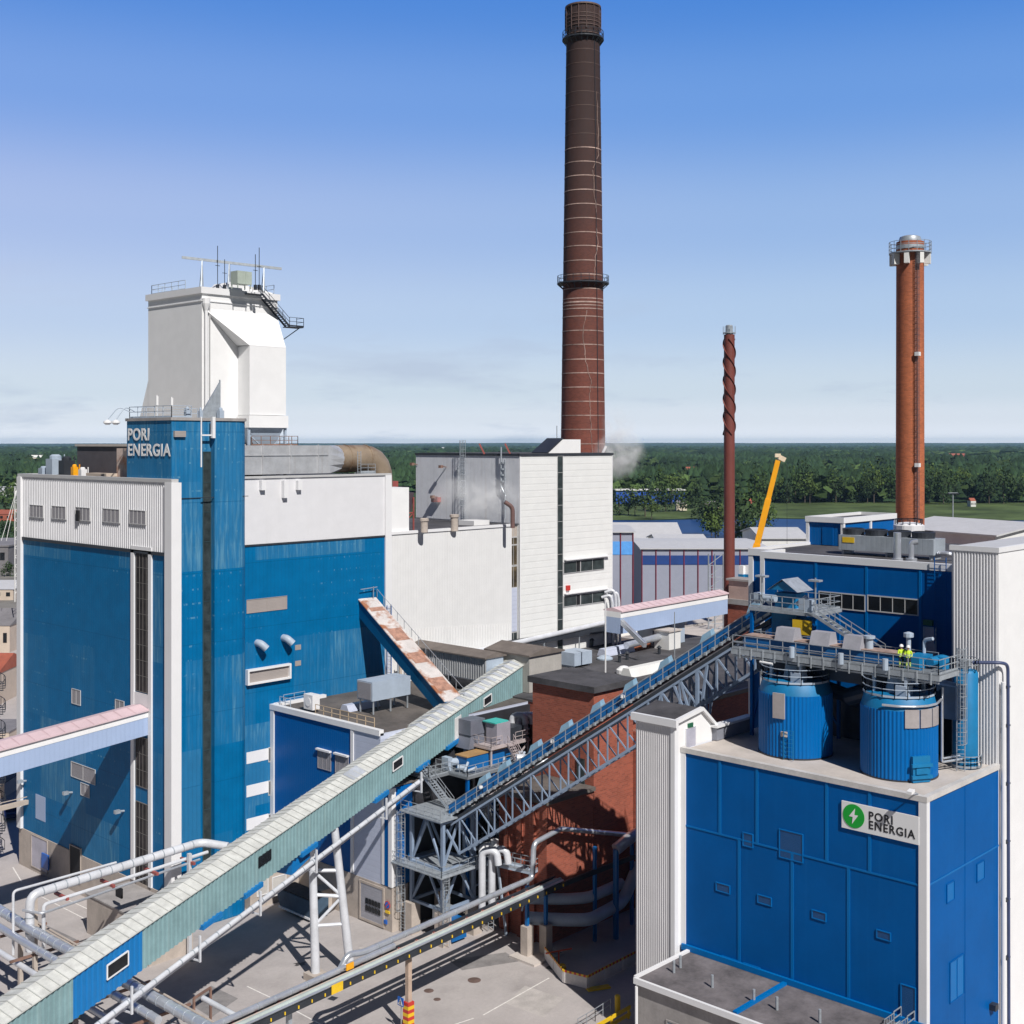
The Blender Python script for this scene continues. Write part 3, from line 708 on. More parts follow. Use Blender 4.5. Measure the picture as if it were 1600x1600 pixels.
# tall strip window
Yl = onX(208,900,68).y; Yr = onX(240,900,68).y; Yg0 = onX(213,900,68).y; Yg1 = onX(235,900,68).y
m = MB(); zt = onX(213,860,68).z
m.box(67.7,67.97,Yg0+.02,Yl,4.4,zt+.5); m.box(67.7,67.97,Yr,Yg1-.02,4.4,zt+.5); m.box(67.7,67.97,Yg1,Yg0,zt,zt+.5); m.box(67.75,67.97,Yg1,Yg0,onX(213,1095,68).z-3,onX(213,1080,68).z); m.build('strip_surround', TRIM, t)
GB_ = mat('brownish_window_glass', (.035,.030,.032), .45, var=.5, scale=.5, spec=.15)
for (a, b, nzz) in ((862,1078,9),(1150,1226,3),(1252,1392,6)):
    winpx(t,'X',67.88,213.5,234.5,a,b,nx=4,nz=nzz,glass=GB_,frame=mat('dull_bronze_frame',(.16,.15,.14),.6),fw=.08)
# windows of the white band
for (a,b) in ((48.5,69),(83,104),(120,142),(163,188),(204,229)):
    p = onX(a,789,67.85); q = onX(b,789,67.85); z1 = onX(a, 789+(a-48)*.052, 67.85).z
    win(t,'X',67.75,q.y,p.y,z1-1.35,z1,nx=4,glass=LOUVG,frame=GTRIM,fw=.06)
p = onX(122,795,67.8); MB().box(67.5,67.72,p.y-.55,p.y-.02,p.z-1.35,p.z-.15).build('open_window', BLACK, t)
# lower windows on the left face
for (a,b,y0,y1,g_) in ((113,126,1076,1098,LOUVG),(181,194,1093,1112,LOUVG),(112,149,1190,1212,LOUVG),(127,140,1223,1241,LOUVG)):
    winpx(t,'X',67.9,a,b,y0,y1,nx=2,glass=g_,frame=GTRIM,fw=.06)
winpx(t,'X',67.9,56,71,1240,1278,glass=PALEB,name='pale_panel',fr=False)
for px,py in ((113,1238),(194,1267),(41,1220)):
    p = onX(px,py,67.9); m = MB(); m.tube(p, p+V(-.8,0,.1), .12, 8); m.box(p.x-1.1,p.x-.5,p.y-.2,p.y+.2,p.z-.1,p.z+.25); m.build('wall_lamp', GALV, t)
# concrete base door and sign
winpx(t,'X',67.8,50,74,1304,1352,glass=mat('pale_lilac_door',(.5,.48,.55),.6),name='door',frame=CONC,fw=.1)
p = onX(64,1335,67.7); o = B(67.45,67.62,p.y-2.2,p.y-.6,p.z-1.3,p.z+.4).build('door_sign', SIGNB, t)
winpx(t,'X',67.8,110,126,1320,1372,glass=BLACK,name='door',frame=CONC,fw=.1)
# right-hand (sunny) facade: louvres, vents, windows
C_ = 118.0
winpx(t,'Y',C_,385.5,447.5,938,958,nx=2,glass=LOUV,frame=LOUV,fw=.05,name='louvre')
winpx(t,'Y',C_,386,449,1049,1067,glass=LOUV,frame=TRIM,fw=.22,name='louvre',proud=.5)
for y0 in (1176,1228,1280):
    winpx(t,'Y',C_,385,419,y0,y0+18,glass=TRIM,fr=False,name='white_panel')
    p = onY(420,y0-7,C_); q = onY(448,y0-7,C_); win(t,'Y',C_,p.x,q.x,p.z-1.5,p.z,nx=2,glass=GLASS,frame=GTRIM,fw=.09)
for y0 in (1008,1033):
    winpx(t,'Y',C_,461,470,y0,y0+8,glass=LOUV,fr=False,name='vent_grille')
for px,py in ((402,1006),(443,998)):
    p = onY(px,py,C_); m = MB(); m.pipe([p+V(0,.1,.1), p+V(0,-.7,.1), p+V(.5,-1.1,-.5)], .42, 12); m.build('vent_cowl', GALVP, t, smooth=True)
# drips and cables below the roof edge
for px in (405,440,462):
    p = onY(px,752,C_); m = MB(); m.box(p.x,p.x+.6,p.y-.5,p.y-.02,p.z-1.9 if px == 440 else p.z-1.0,p.z+.1); m.build('vent_box', TRIM, t)

# rounded stair tower
t = Bt = thing('stair_tower', 'blue stair tower with white PORI ENERGIA lettering near its top', 'building', (73,117,0))
zt = 52.3
m = MB(); poly = [(68.5,112.6),(71.9,112.6),(71.9,113.1),(73.45,113.1),(73.45,112.4)]
for i in range(7): a = -math.pi/2+math.pi/2*i/6; poly.append((76.5+1.3*math.cos(a), 113.7+1.3*math.sin(a)))
poly += [(77.8,121.4),(68.5,121.4)]
m.prism([(x,y,0) for x,y in poly], (0,0,zt)); m.build('wall', BLUEA, t)
m = MB(); poly2 = [(73+(x-73)*1.03, 117+(y-117)*1.03) for x,y in poly]; m.prism([(x,y,zt) for x,y in poly2], (0,0,.3)); m.build('roof', CONCG, t)
m = MB()
zz = 3.0; k = 0
o = win(t,'Y',113.1,72.55,73.35,2.5,49.0,nx=1,nz=15,glass=GLASSG,frame=mat('dark_teal_frame',(.03,.06,.07),.5),fw=.1)
m = MB(); m.box(68.6,77.7,112.5,112.62,44.3,44.36); m.build('panel_seam', DARK, t)
p = onX(199,688,68.4); wdt = onX(199,688,68.4).y-onX(232,688,68.4).y
text('PORI', 1.75, (68.42, p.y, onX(199,687.6,68.4).z), UXX, 'lettering', LETTER, t, bold=.022, spacing=1.1, width=wdt)
wdt = onX(199,688,68.4).y-onX(265.5,688,68.4).y
text('ENERGIA', 1.75, (68.42, p.y, onX(199,711.5,68.4).z), UXX, 'lettering', LETTER, t, bold=.022, spacing=1.1, width=wdt)
m = MB(); m.rail([(77,121.2,zt+.3),(68.7,121.2,zt+.3),(68.7,112.9,zt+.3),(71,112.9,zt+.3)], 1.2, 1.6, .06); m.build('railing', GALVP, t)
p = onY(281,678,112.5); MB().box(p.x-.7,p.x+.6,112.3,112.6,p.z-.3,p.z+.3).build('vent_grille', LOUV, t)
m = MB(); m.bar((71.9,112.5,47.5),(71.9,112.5,zt+.4),.12); m.bar((73.2,112.3,50.5),(73.2,112.3,zt+.4),.35); m.bar((71.9,112.4,50.8),(73.2,112.4,50.8),.15); m.build('hoist_bracket', TRIM, t)
for k in (0,1):
    tt = thing('floodlight', ('floodlight on the longer arm reaching left from the lettered tower roof','floodlight on the shorter arm reaching left from the lettered tower roof')[k], 'floodlight', (68.6,121,zt))
    e = onX((168,181)[k],660,66.5); s0 = V(68.6,121.0-k,zt+1.0)
    m = MB(); m.pipe([s0, (s0+e)/2+V(0,0,1.1), e+V(0,0,.25)], .05, 6, 2.5); m.build('arm', GALVP, tt)
    MB().lathe(e, [(.05,.3),(.42,.12),(.45,-.05),(.2,-.25)], 12).build('lamp_head', HELM, tt)
for (px,py,h_) in ((245,640,2.4),(268,638,2.2)):
    p = at(px,655,131); p.z = zt+.3; m = MB(); m.bar(p, p+V(0,0,h_), .08); m.box(p.x-.12,p.x+.12,p.y-.12,p.y+.12,p.z+h_*.55,p.z+h_*.95)
    solo(m, 'antenna', HELM, 'short antenna mast '+('nearer the corner' if px < 250 else 'nearer the white filter tower')+' on the lettered tower roof', 'antenna', p)
m = MB(); p = V(73.9,114,zt+.3)
m.prism([(72.6,114,zt+.3),(75.2,114,zt+.3),(75.2,114,zt+4.2)], (0,.2,0)); m.bar((75.2,114.1,zt+.3),(75.2,114.1,zt+4.4),.12)
solo(m, 'sail_vent', GALV, 'triangular grey wind sail with post on the rounded tower roof', 'roof fitting', p)
for x_,s_ in ((70.6,.5),(72.2,.35),(74.6,.55)):
    m = MB(); m.box(x_,x_+s_,113.2,113.2+s_,zt+.3,zt+.9+s_*.4); m.lathe((x_+s_/2,113.2+s_/2,zt+.9+s_*.4),[(s_*.4,0),(s_*.4,.2),(.05,.35)],10)
    solo(m, 'roof_box', GALVP, {.5:'grey vent box near the downpipe on the lettered tower roof',.35:'smallest vent box on the lettered tower roof',.55:'largest vent box beside the sail on the lettered tower roof'}[s_], 'vent', (x_,113.2,zt+.3))

# white filter tower on the boiler house roof
t = G2 = thing('filter_tower', 'tall white clad filter tower standing on the boiler house roof', 'building', (86,131,46))
FX0,FX1,FY0,FY1,FZ0,FZ1 = 80.5,91.1,125.8,137.6,52.4,67.3
m = MB(); m.box(FX0,FX1,FY0,FY1,FZ0,FZ1); m.build('wall', WHITE, t)
m = MB(); m.box(FX0-.25,FX1+.25,FY0-.25,FY1+.25,FZ1,FZ1+.75)
for a,b in ((FX0-.1,FX0+.4),): m.box(FX0-.12,FX1+.12,FY0-.12,FY1+.12,FZ1-.9,FZ1-.8)
m.build('cornice', TRIM, t)
m = MB()
m.box(85.4,90.6,123.4,125.78,53.3,61.4)
a0,a1,a2,a3 = V(FX0+.15,125.78,65.6),V(90.95,125.78,65.6),V(90.6,123.4,61.42),V(85.4,123.4,61.42); b3 = V(85.2,125.78,61.5)
m.face([a0,b3,a3]); m.face([a0,a3,a2,a1]); m.face([a1,a2,V(90.6,125.78,61.4)]); m.build('bulge', WHITE, t)
m = MB(); m.box(85.2,90.8,123.2,125.7,51.8,53.25); m.build('lower_casing', WHITE, t)
m = MB(); m.prism([(85.6,123.6,51.8),(90.4,123.6,51.8),(89.6,124.2,49.8),(86.4,124.2,49.8)], (0,3,0)); m.build('hopper', GALVP, t)
m = MB()
for x_ in (FX0+.4,85.4,FX1-.4):
    for y_ in (126.2,136.8): m.bar((x_,y_,46),(x_,y_,FZ0),.45)
for x_ in (85.4,90.6): m.bar((x_,123.6,46),(x_,123.6,52),.28)
m.bar((85.4,123.6,47),(90.6,123.6,51),.14); m.bar((85.4,123.6,51),(90.6,123.6,47),.14); m.build('support_frame', GALVP, t)
m = MB(); m.box(85,91.6,122.4,124.6,49.6,49.7); m.rail([(85,122.4,49.7),(91.6,122.4,49.7),(91.6,126,49.7)],1.1,1.2,.06); m.rail([(85,122.4,48.2),(91.6,122.4,48.2)],1.0,1.2,.05)
for i in range(9): m.box(85.5+i*.6,85.8+i*.6,123,123.4,46.2+.6*(i%3),47.4+.5*(i%2))
m.build('rusty_platform', mat('rusty_steel',(.22,.13,.10),.8,var=.3), t)
m = MB(); m.pipe([(FX0+.35,FY0-.35,FZ1-.9),(FX0+.35,FY0-.35,FZ0)],.2,10); m.lathe((FX0+.35,FY0-.35,FZ1-1.2),[(.45,.6),(.45,0),(.2,-.8)],10); m.build('downpipe', TRIM, t)
m = MB(); m.pipe([(FX0+.9,FY0-.25,FZ1-1.2),(FX0+.9,FY0-.25,FZ0)],.07,6); m.build('cable', GTRIM, t)
m = MB(); m.prism([(FX0+.05,FY1-.3,58.5),(FX0+.05,FY1+2.4,52.4),(FX0+.05,FY1-.3,52.4)], (3.2,0,0)); m.build('side_fin', WHITE, t)
# roof terrace
zr = FZ1+.75
m = MB(); m.rail([(FX0+.3,FY1-.3,zr),(FX0+.3,FY0+4,zr)],1.15,1.5,.06); m.rail([(FX1-.3,FY0+.3,zr),(FX1-.3,FY1-.4,zr),(FX0+.3,FY1-.3,zr)],1.15,1.5,.06); m.build('roof_railing', GALVP, t)
m = MB(); m.prism([(84,FY0+.6,zr),(90.9,FY0+.6,zr),(90.9,FY0+.6,zr+.2),(85.2,FY0+.6,zr+1.1)], (0,4,0)); m.build('roof_hatch', WHITE, t)
m = MB(); s0 = V(88.2,FY0-.55,FZ1+.5); s1 = V(92.2,FY0-.55,FZ1-3.1); m.stair(s1, s0, .8, (0,1)); m.box(92.1,94.2,FY0-1.1,FY0+.3,FZ1-3.2,FZ1-3.1); m.box(86.2,88.3,FY0-1.0,FY0-.1,FZ1+.35,FZ1+.45)
m.rail([(92.1,FY0-1.1,FZ1-3.1),(94.2,FY0-1.1,FZ1-3.1),(94.2,FY0+.3,FZ1-3.1)],1.1,1,.05); m.bar((93.9,FY0-.6,FZ1-3.2),(91.1,FY0-.1,FZ1-5.2),.1); m.build('outside_stair', DARK, t)
tt = thing('crane_beam', 'long pale hoist beam on trestles over the filter tower roof', 'beam', (86,129,zr))
P0 = at(284,402,147); P1 = at(440,420,147+4)
m = MB(); m.bar(P0,P1,.22,.3); m.build('beam', GALV, tt)
for f_,sp in ((.2,.9),(.47,.8),(.82,.9)):
    c = P0.lerp(P1,f_); m = MB(); m.bar(c, V(c.x-.7,c.y-sp,zr), .13); m.bar(c, V(c.x+.7,c.y+sp,zr), .13); m.bar(c, V(c.x+.2,c.y+sp,zr), .08); m.build('trestle', GALV, tt)
for i,(px,h_) in enumerate(((340,5.2),(351,3.6),(405,5.0),(399,4.2))):
    p = at(px,440,148); p.z = zr; m = MB(); m.bar(p, p+V(0,0,h_), .06); m.bar(p+V(-.3,0,h_*.55),p+V(.3,0,h_*.55),.06); m.box(p.x-.15,p.x+.15,p.y-.15,p.y+.15,p.z,p.z+.6)
    solo(m,'antenna',DARK,('tall thin antenna left of centre on the filter tower roof','short antenna left of centre on the filter tower roof','tall thin antenna towards the right end of the filter tower roof','shorter antenna towards the right end of the filter tower roof')[i],'antenna',p)
m = MB(); p = at(377,440,147); p.z = zr; m.box(p.x-1,p.x+1,p.y-.7,p.y+.7,zr+.5,zr+2.0); m.box(p.x+.1,p.x+.15,p.y-.75,p.y-.7,zr+.6,zr+1.9)
for dx in (-.9,.9):
    for dy in (-.6,.6): m.bar((p.x+dx,p.y+dy,zr-.0),(p.x+dx,p.y+dy,zr+.5),.1)
solo(m,'roof_cabinet',mat('pale_green_cabinet',(.42,.48,.42),.5),'pale green equipment cabinet on legs on the filter tower roof','cabinet',p)

# big duct on the roof
t = thing('flue_duct', 'silver flue duct with brown rounded elbow lying on the boiler house roof', 'duct', (92,122,46))
m = MB(); m.box(78.2,94.6,120.4,124.2,46.35,49.7); m.build('square_duct', DUCT, t)
m = MB(); m.prism([(94.6,120.4,46.35),(94.6,124.2,46.35),(94.6,124.2,49.7),(94.6,120.4,49.7)], (.3,0,0))
n_ = 16; sq = [];ci = []
for i in range(n_):
    a = 2*math.pi*i/n_; cx_,sx_ = math.cos(a),math.sin(a); k = 1/max(abs(cx_),abs(sx_)); sq.append(V(94.9,122.3+1.9*cx_*k,48.0+1.68*sx_*k)); ci.append(V(97.3,122.3+1.72*cx_,48.05+1.66*sx_))
m.grid(sq+ci,[(i,(i+1)%n_,n_+(i+1)%n_,n_+i) for i in range(n_)]); m.build('transition', DUCT, t)
m = MB(); m.pipe([(97.2,122.3,48.05),(104.3,122.3,48.05),(104.6,122.6,41.0)],1.7,24,2.9); m.build('round_duct', DUCTR, t, smooth=True)
m = MB()
for x_ in (81,85,89,93): m.box(x_,x_+.12,120.25,120.4,46.35,49.8)
m.box(78.2,94.6,120.3,120.38,48.5,48.62); m.build('stiffener', DUCT, t)
m = MB()
for x_ in (98.6,101.8): m.pipe([(x_,122.3,48.05),(x_+.12,122.3,48.05)],1.76,24)
m.build('flange', DUCTR, t)
m = MB(); p = V(98.7,119.2,46.2); m.box(98.2,100.6,118.6,119.8,46.2,46.4); m.ladder((98.3,119.0,46.2),49,(0,-1),False); m.rail([(98.3,118.7,46.4),(100.6,118.7,46.4)],1,1,.05)
solo(m,'access_steps',GALV,'small steel access platform beside the rusty duct elbow','platform',p)
# left roof clutter of the boiler house
p = V(71,127,46); t = thing('roof_plant_room','low brown plant room with pale flat roof on the boiler house roof','building',(73,128,46))
B(72,88,124.5,139,46.05,49.6).build('wall', mat('brown_wall',(.10,.09,.10),.7), t); B(71.8,88.2,124.3,139.2,49.6,49.85).build('roof', CONCR, t)
solo(B(70.2,71.9,123.4,126.6,46.05,49.4),'rusty_box',mat('rust_stained_panel',(.62,.50,.44),.7,kind='rust',col2=(.5,.2,.08)),'rust stained pale casing beside the lettered tower','casing',(71,125,46))
for i,(yy,s_,mm,lb,hh) in enumerate(((142.6,1.0,GALVP,'pale hatch at the far left of the boiler house roof',1.2),(140.4,1.6,GALVP,'pale grey ventilation box on the boiler house roof',2.6),(137.4,1.3,DARK,'dark round-topped tank on the boiler house roof',2.4),(134.8,.6,ORANGE,'small orange topped unit on the boiler house roof',1.5),(133.0,.7,TRIM,'small white box next to the orange topped unit',1.2))):
    m = MB(); m.box(69.2,69.2+s_,yy-s_/2,yy+s_/2,46.05,46.05+hh*.8); m.lathe((69.2+s_/2,yy,46.05+hh*.8),[(s_*.42,0),(s_*.42,hh*.12),(s_*.25,hh*.2)],12); m.bar((69.2+s_+.3,yy,46.05),(69.2+s_+.3,yy,46.05+hh),.1)
    solo(m,'roof_unit',mm,lb,'roof unit',(69.5,yy,46.05))
solo(B(68.9,70.2,126.5,131,46.3,46.65).box(69.2,69.9,127,130.4,46.05,46.3),'roof_vent',TAN,'long flat tan vent hood along the boiler house roof edge','vent',(69.5,129,46))

# ================================================================== WHITE TURBINE HALL AND TOWER BLOCK
t = thing('turbine_hall','lower white hall between the blue boiler house and the white tower block','building',(113,128,0))
m = MB(); m.box(102.55,124.3,118,140,20,38.6); m.box(124.3,125.85,118.45,140,20,38.6); m.ribs((102.6,117.97),(124.2,117.97),20,(26.8,25.4),(0,-1),.5,.06); m.build('wall', WHITEV, t)
B(102.5,125.8,118.3,139.9,38.6,38.75).build('roof', BITU, t)
m = MB(); m.box(102.5,124.4,117.85,118.3,38.6,38.95); m.build('parapet', TRIM, t)
m = MB(); m.box(102.52,105.7,118.2,124,38.8,44.4); m.build('stair_head', WHITE, t)
Gs = mat('ochre_window_glass',(.12,.09,.05),.3,var=.6,scale=.5)
z = lambda y: onY(806,y,118.45).z
for (a,b,gm_) in ((822,838,CONC),(840,850,Gs),(852,882,Gs),(885,917,Gs),(988,1002,GLASSG)):
    win(t,'Y',118.45,124.4,125.75,z(b),z(a),nx=2,glass=gm_,frame=GTRIM,fw=.08)
B(124.4,125.75,118.35,118.45,z(986),z(918)).build('blue_panel',PALEL,t)
# things on its roof
def stack(px,py0,py1,d,r,mm,lb,cowl=0):
    p = at(px,py0,d); q = at(px,py1,d); m = MB(); m.tube(V(p.x,p.y,min(p.z,q.z)-.3),q,r,14); m.lathe(q,[(r*1.25,-.25),(r*1.25,.05),(r*.9,.12)],14)
    return solo(m,'roof_stack',mm,lb,'vent stack',p,smooth=True)
stack(663,828,811,158,.45,CONC,'stubby beige vent stack nearest the boiler house on the white hall roof'); stack(710,826,805,163,.5,CONC,'beige vent stack in the middle of the white hall roof')
m = MB(); p = at(801,818,168); m.pipe([p+V(0,0,-.6),p+V(0,0,2.2),p+V(-.9,.6,2.9)],.3,10,.8); solo(m,'gooseneck_pipe',mat('brown_pipe',(.16,.09,.08),.6),'brown gooseneck exhaust pipe beside the strip window of the white tower block','pipe',p,smooth=True)
t = thing('rooftop_chute','rusty brown flared chute with red frame on the roof behind the boiler house','machine',(107,124,38.8))
m = MB(); m.prism([(106.6,121,41.2),(108.6,121,41.2),(109.1,121,43.6),(106.6,121,43.6)],(0,2,0)); m.build('hood',mat('dark_brown_plate',(.07,.05,.06),.6),t)
m = MB(); m.tube((107.3,122,38.75),(107.3,122,40.8),.75,14); m.build('drum',mat('ochre_drum',(.35,.20,.12),.6),t)
m = MB(); [m.bar((x,120.8,38.75),(x,120.8,43),.16) for x in (106.2,108.8)]; m.bar((106.2,120.8,41),(108.8,120.8,41),.16); m.bar((106.2,120.8,39),(108.8,120.8,41),.1); m.box(106,109,124,128,40,45); m.build('frame',mat('red_oxide',(.32,.08,.07),.6),t)
m = MB(); m.box(120,123,121,124,38.75,39.4); solo(m,'roof_hatches',WHITE,'low white hatch cover near the steaming wall','hatch',(120,121,38.75))

t = E = thing('tower_block','tall white tower block with narrow full height glass strip','building',(136,128,0))
EX0,EX1,EY0,EY1,EZ = 125.9,146.1,118.0,139.2,48.2
m = MB(); m.box(EX0+.03,EX1,EY0+.02,EY1,20,EZ); m.build('wall', WHITEH, t)
B(EX0-.03,EX0+.03,EY0+.1,EY1,38.9,EZ).build('stained_wall', DIRTY, t)
m = MB(); m.box(EX0-.15,EX1+.15,EY0-.12,EY1+.1,EZ,EZ+.3); m.build('roof_edge', DARK, t)
B(EX0+.3,EX1-.3,EY0+.3,EY1-.3,EZ+.28,EZ+.34).build('roof', BITU, t)
m = MB(); m.box(EX0-.03,EX0+.12,EY0-.04,EY0+.02,20,EZ); m.box(EX1-.15,EX1+.02,EY0-.04,EY0+.02,20,EZ); m.build('corner_trim', TRIM, t)
x0 = onY(871,800,118).x; x1 = onY(879,800,118).x
win(t,'Y',118.02,x0,x1,20.2,EZ-.1,nx=1,nz=12,glass=GLASSG,frame=GTRIM,fw=.08)
for y0,y1 in ((879,896),(932,948)):
    for a,b,gg in ((880.5,900,GLASSG),(900.5,906,BLACK),(907,943,GLASSG)):
        p = onY(a,y0-(a-880)*.12,118); q = onY(b,800,118); zz = onY(a,y1-(a-880)*.12,118).z
        win(t,'Y',118.02,p.x,q.x,zz,p.z,nx=1 if a<905 else 2,glass=gg,frame=GTRIM,fw=.07,proud=.12)
    p = onY(881,y0-2,118); q = onY(949,800,118); B(p.x,q.x,117.5,118,p.z+.1,p.z+.25).build('window_hood',TRIM,t)
p = onY(886,918,118); B(p.x-.3,p.x+.4,117.7,118,p.z-.4,p.z+.3).build('alarm_box', REDP, t)
m = MB(); a = V(138.5,119.5,EZ+.3)
m.prism([(133.2,119.2,EZ+.3),(140.2,119.2,EZ+.3),(140.2,119.2,EZ+2.3),(136.4,119.2,EZ+2.3)],(0,3.2,0)); m.build('roof_monitor', WHITE, t)
m = MB(); m.prism([(132.9,119.3,EZ+.42),(133.2,119.3,EZ+.32),(136.5,119.3,EZ+2.4),(136.3,119.3,EZ+2.5)],(0,3.0,0)); m.build('monitor_glazing', DARK, t)
m = MB(); m.ladder((EX0-.25,onX(727,720,EX0).y,38.8),EZ+2.2,(-1,0)); m.build('caged_ladder', GALV, t)
m = MB()
for px,y0,y1 in ((783,718,762),(789,718,810),(715,728,775)):
    p = onX(px,y0,EX0-.3); q = onX(px,y1,EX0-.3); m.bar(p,q,.14)
m.pipe([onX(783,712,EX0-.5)+V(0,0,1.2),onX(783,720,EX0-.5),onX(783,760,EX0-.4),onX(790,775,EX0-.2)],.12,6)
for y in (723,733,742,752): p = onX(785,y,EX0-.4); m.box(p.x-.2,p.x+.3,p.y-.2,p.y+.2,p.z-.12,p.z+.12)
m.build('wall_pipework', GALV, t)
for px,py,px2,py2 in ((697,730,688,742),(684,777,678,781),(652,726,656,732)):
    p = onX(px,py,EX0-.1); m = MB(); m.bar(p, p+V(-.9,0,.2),.12); m.box(p.x-1.3,p.x-.8,p.y-.25,p.y+.25,p.z-.1,p.z+.3); m.build('wall_lamp', mat('rusty_steel',(.22,.13,.10)), t)
p = onX(684,781,EX0-.1); m = MB(); m.box(p.x-.7,p.x,p.y-.7,p.y+.7,p.z-.3,p.z+.4); m.build('wall_fan', mat('red_oxide',(.32,.08,.07)), t)
p = onX(706,784,EX0); 
for px in (757,797): 
    p = at(px,714,170+(px>760)*4); p.z = EZ+.3; m = MB(); m.bar(p,p+V(-.5,.5,1.4),.22); solo(m,'roof_flue',mat('red_oxide',(.32,.08,.07)),('left' if px<760 else 'right')+' one of two short red flues on the tower block roof edge','vent',p)
m = MB(); p = V(137,121,EZ+2.3); m.bar(p,p+V(0,0,2),.06); solo(m,'antenna',DARK,'thin antenna on the dark sloped monitor of the tower block','antenna',p)
# pipe along the foot of the tower block and risers at its corner
t = thing('pipe_run','white insulated pipe running along the foot of the tower block','pipe',(135,116.5,22))
za = onY(765,1012,117).z; zb = onY(946,971,116.8).z
m = MB(); m.pipe([onY(650,1034,117),onY(765,1014,117),onY(944,973,117),onY(958,975,117),onY(958,1000,117)],.36,12); m.build('pipe', STEELW, t, smooth=True)
m = MB(); m.box(onY(800,1000,117).x,146,116.9,118,zb-1.6,zb-.7); m.build('painted_pipe_shadow', DARK, t)  # shadow below the pipe, drawn as a dark strip
m = MB()
for px in (800,850,905,945): p = onY(px,1013-(px-765)*.22,117); m.bar(p,V(p.x,p.y,20),.14)
m.build('bracket', GALV, t)
t = thing('riser_pipes','group of bent white riser pipes at the right corner of the tower block','pipe',(146,116,20))
for i in range(3):
    x_ = 144.2+i*.75; zt_ = (27.6,28.3,27.9)[i]; MB().pipe([(x_-.9,117.8,zt_-.4),(x_,116.8,zt_),(x_+.2,116.6,zt_-1.2),(x_+.2,116.4,20)],.22,10,.7).build('pipe', STEELW, t, smooth=True)

# ================================================================== CHIMNEYS
def torus_ring(mb, c, r, z, w, h): mb.lathe(c, [(r,z),(r+w,z),(r+w,z+h),(r,z+h)], 32, cap=False)
cz = at(911,700,205); C0 = V(cz.x,cz.y,0)
BIGB = soot_brick('sooty_chimney_brick', (.23,.060,.036), 4, 122, 56, (.028,.018,.018), .94)
t = thing('brick_chimney','tallest chimney, dark red brick with pale steel bands and two galleries','chimney',C0)
def rad(z): return 4.3-(4.3-2.72)*z/117
m = MB(); m.lathe(C0,[(rad(z),z) for z in (0,20,40,60,80,100,117)]+[(2.78,117.2),(2.86,119.5),(2.75,121),(2.35,121.2),(2.35,117)],64,cap=False); m.build('shaft', BIGB, t, smooth=True)
BAND = mat('pale_steel_band',(.42,.30,.26),.7,var=.45,scale=.25)
z = 47.5; k = 0
while z < 114:
    m = MB(); torus_ring(m,C0,rad(z)-.01,z+random.uniform(-.06,.06),.05,.14 if z < 98 else .07); m.build('steel_band', BAND if z < 98 else mat('sooty_band',(.13,.085,.075)), t); z += 2.28
z = 74.5
for k in range(4): m = MB(); torus_ring(m,C0,rad(72+k*.6)-.01,71.6+k*.55,.05,.14); m.build('steel_band', BAND, t)
for zz in (76.0,115.8):
    r_ = rad(zz); g_ = MB(); gw = .9 if zz < 100 else .6; torus_ring(g_,C0,r_-.02,zz-.1,gw+.1,.2)
    for i in range(20):
        a = 2*math.pi*i/20; u = V(math.cos(a),math.sin(a),0); g_.bar(C0+u*(r_+gw)+V(0,0,zz),C0+u*(r_+gw)+V(0,0,zz+1.2),.06); g_.bar(C0+u*r_+V(0,0,zz-.9),C0+u*(r_+gw)+V(0,0,zz-.1),.1)
    for h_ in (.6,1.2): torus_ring(g_,C0,r_+gw-.03,zz+h_,.06,.06)
    g_.build('gallery', DARK, t)
m = MB()
for zz in (116.3,117.6,118.2,118.8,119.4): torus_ring(m,C0,2.86,zz,.06,.1)
for i in range(14): a = 2*math.pi*i/14; u = V(math.cos(a),math.sin(a),0); m.bar(C0+u*2.9+V(0,0,117),C0+u*2.9+V(0,0,120.8),.12)
torus_ring(m,C0,2.4,120.9,.55,.25); m.build('crown_bands', mat('sooty_band',(.13,.085,.075),.8), t)
# mortar-repaired crack wandering up the shaft, on the camera side
ck = MB(); toc = math.atan2(-C0.y,-C0.x)
rt = V(sy_,-cy_,0)
pts = [(708,924),(680,922),(655,920),(640,921),(615,919),(600,922),(575,916),(555,912),(530,909),(505,911),(485,915)]
pts2 = [(440,927),(420,927),(400,928),(380,933),(360,931),(330,930),(300,926),(265,924)]
pts3 = [(262,925),(240,934),(215,933),(180,932),(140,931)]
for pp in (pts,pts2,pts3):
    pr = None
    for i,(y,x) in enumerate(pp):
        zc = H-(y-HY)/F*202; xo = (x-911)/F*205
        r0 = rad(zc)+.03; a = math.asin(max(-1,min(1,xo/r0))); dirc = V(-cy_,-sy_,0)*math.cos(a)+rt*math.sin(a); p = C0+dirc*r0+V(0,0,zc)
        if pr is not None:
            n_ = 4; last = pr
            for j in range(1,n_+1):
                q = pr.lerp(p,j/n_)+(rt*random.uniform(-.12,.12) if j < n_ else V(0,0,0)); ck.bar(last,q,.14,.05); last = q
        pr = p
ck.build('repaired_crack', BAND, t)
lad = MB(); a = math.asin(.62); dirc = V(-cy_,-sy_,0)*math.cos(a)+rt*math.sin(a)
pp = [C0+dirc*(rad(z_)+.06)+V(0,0,z_) for z_ in range(46,117,5)]
for p_,q_ in zip(pp,pp[1:]): lad.bar(p_,q_,.09)
lad.build('lightning_cable', DARK, t)
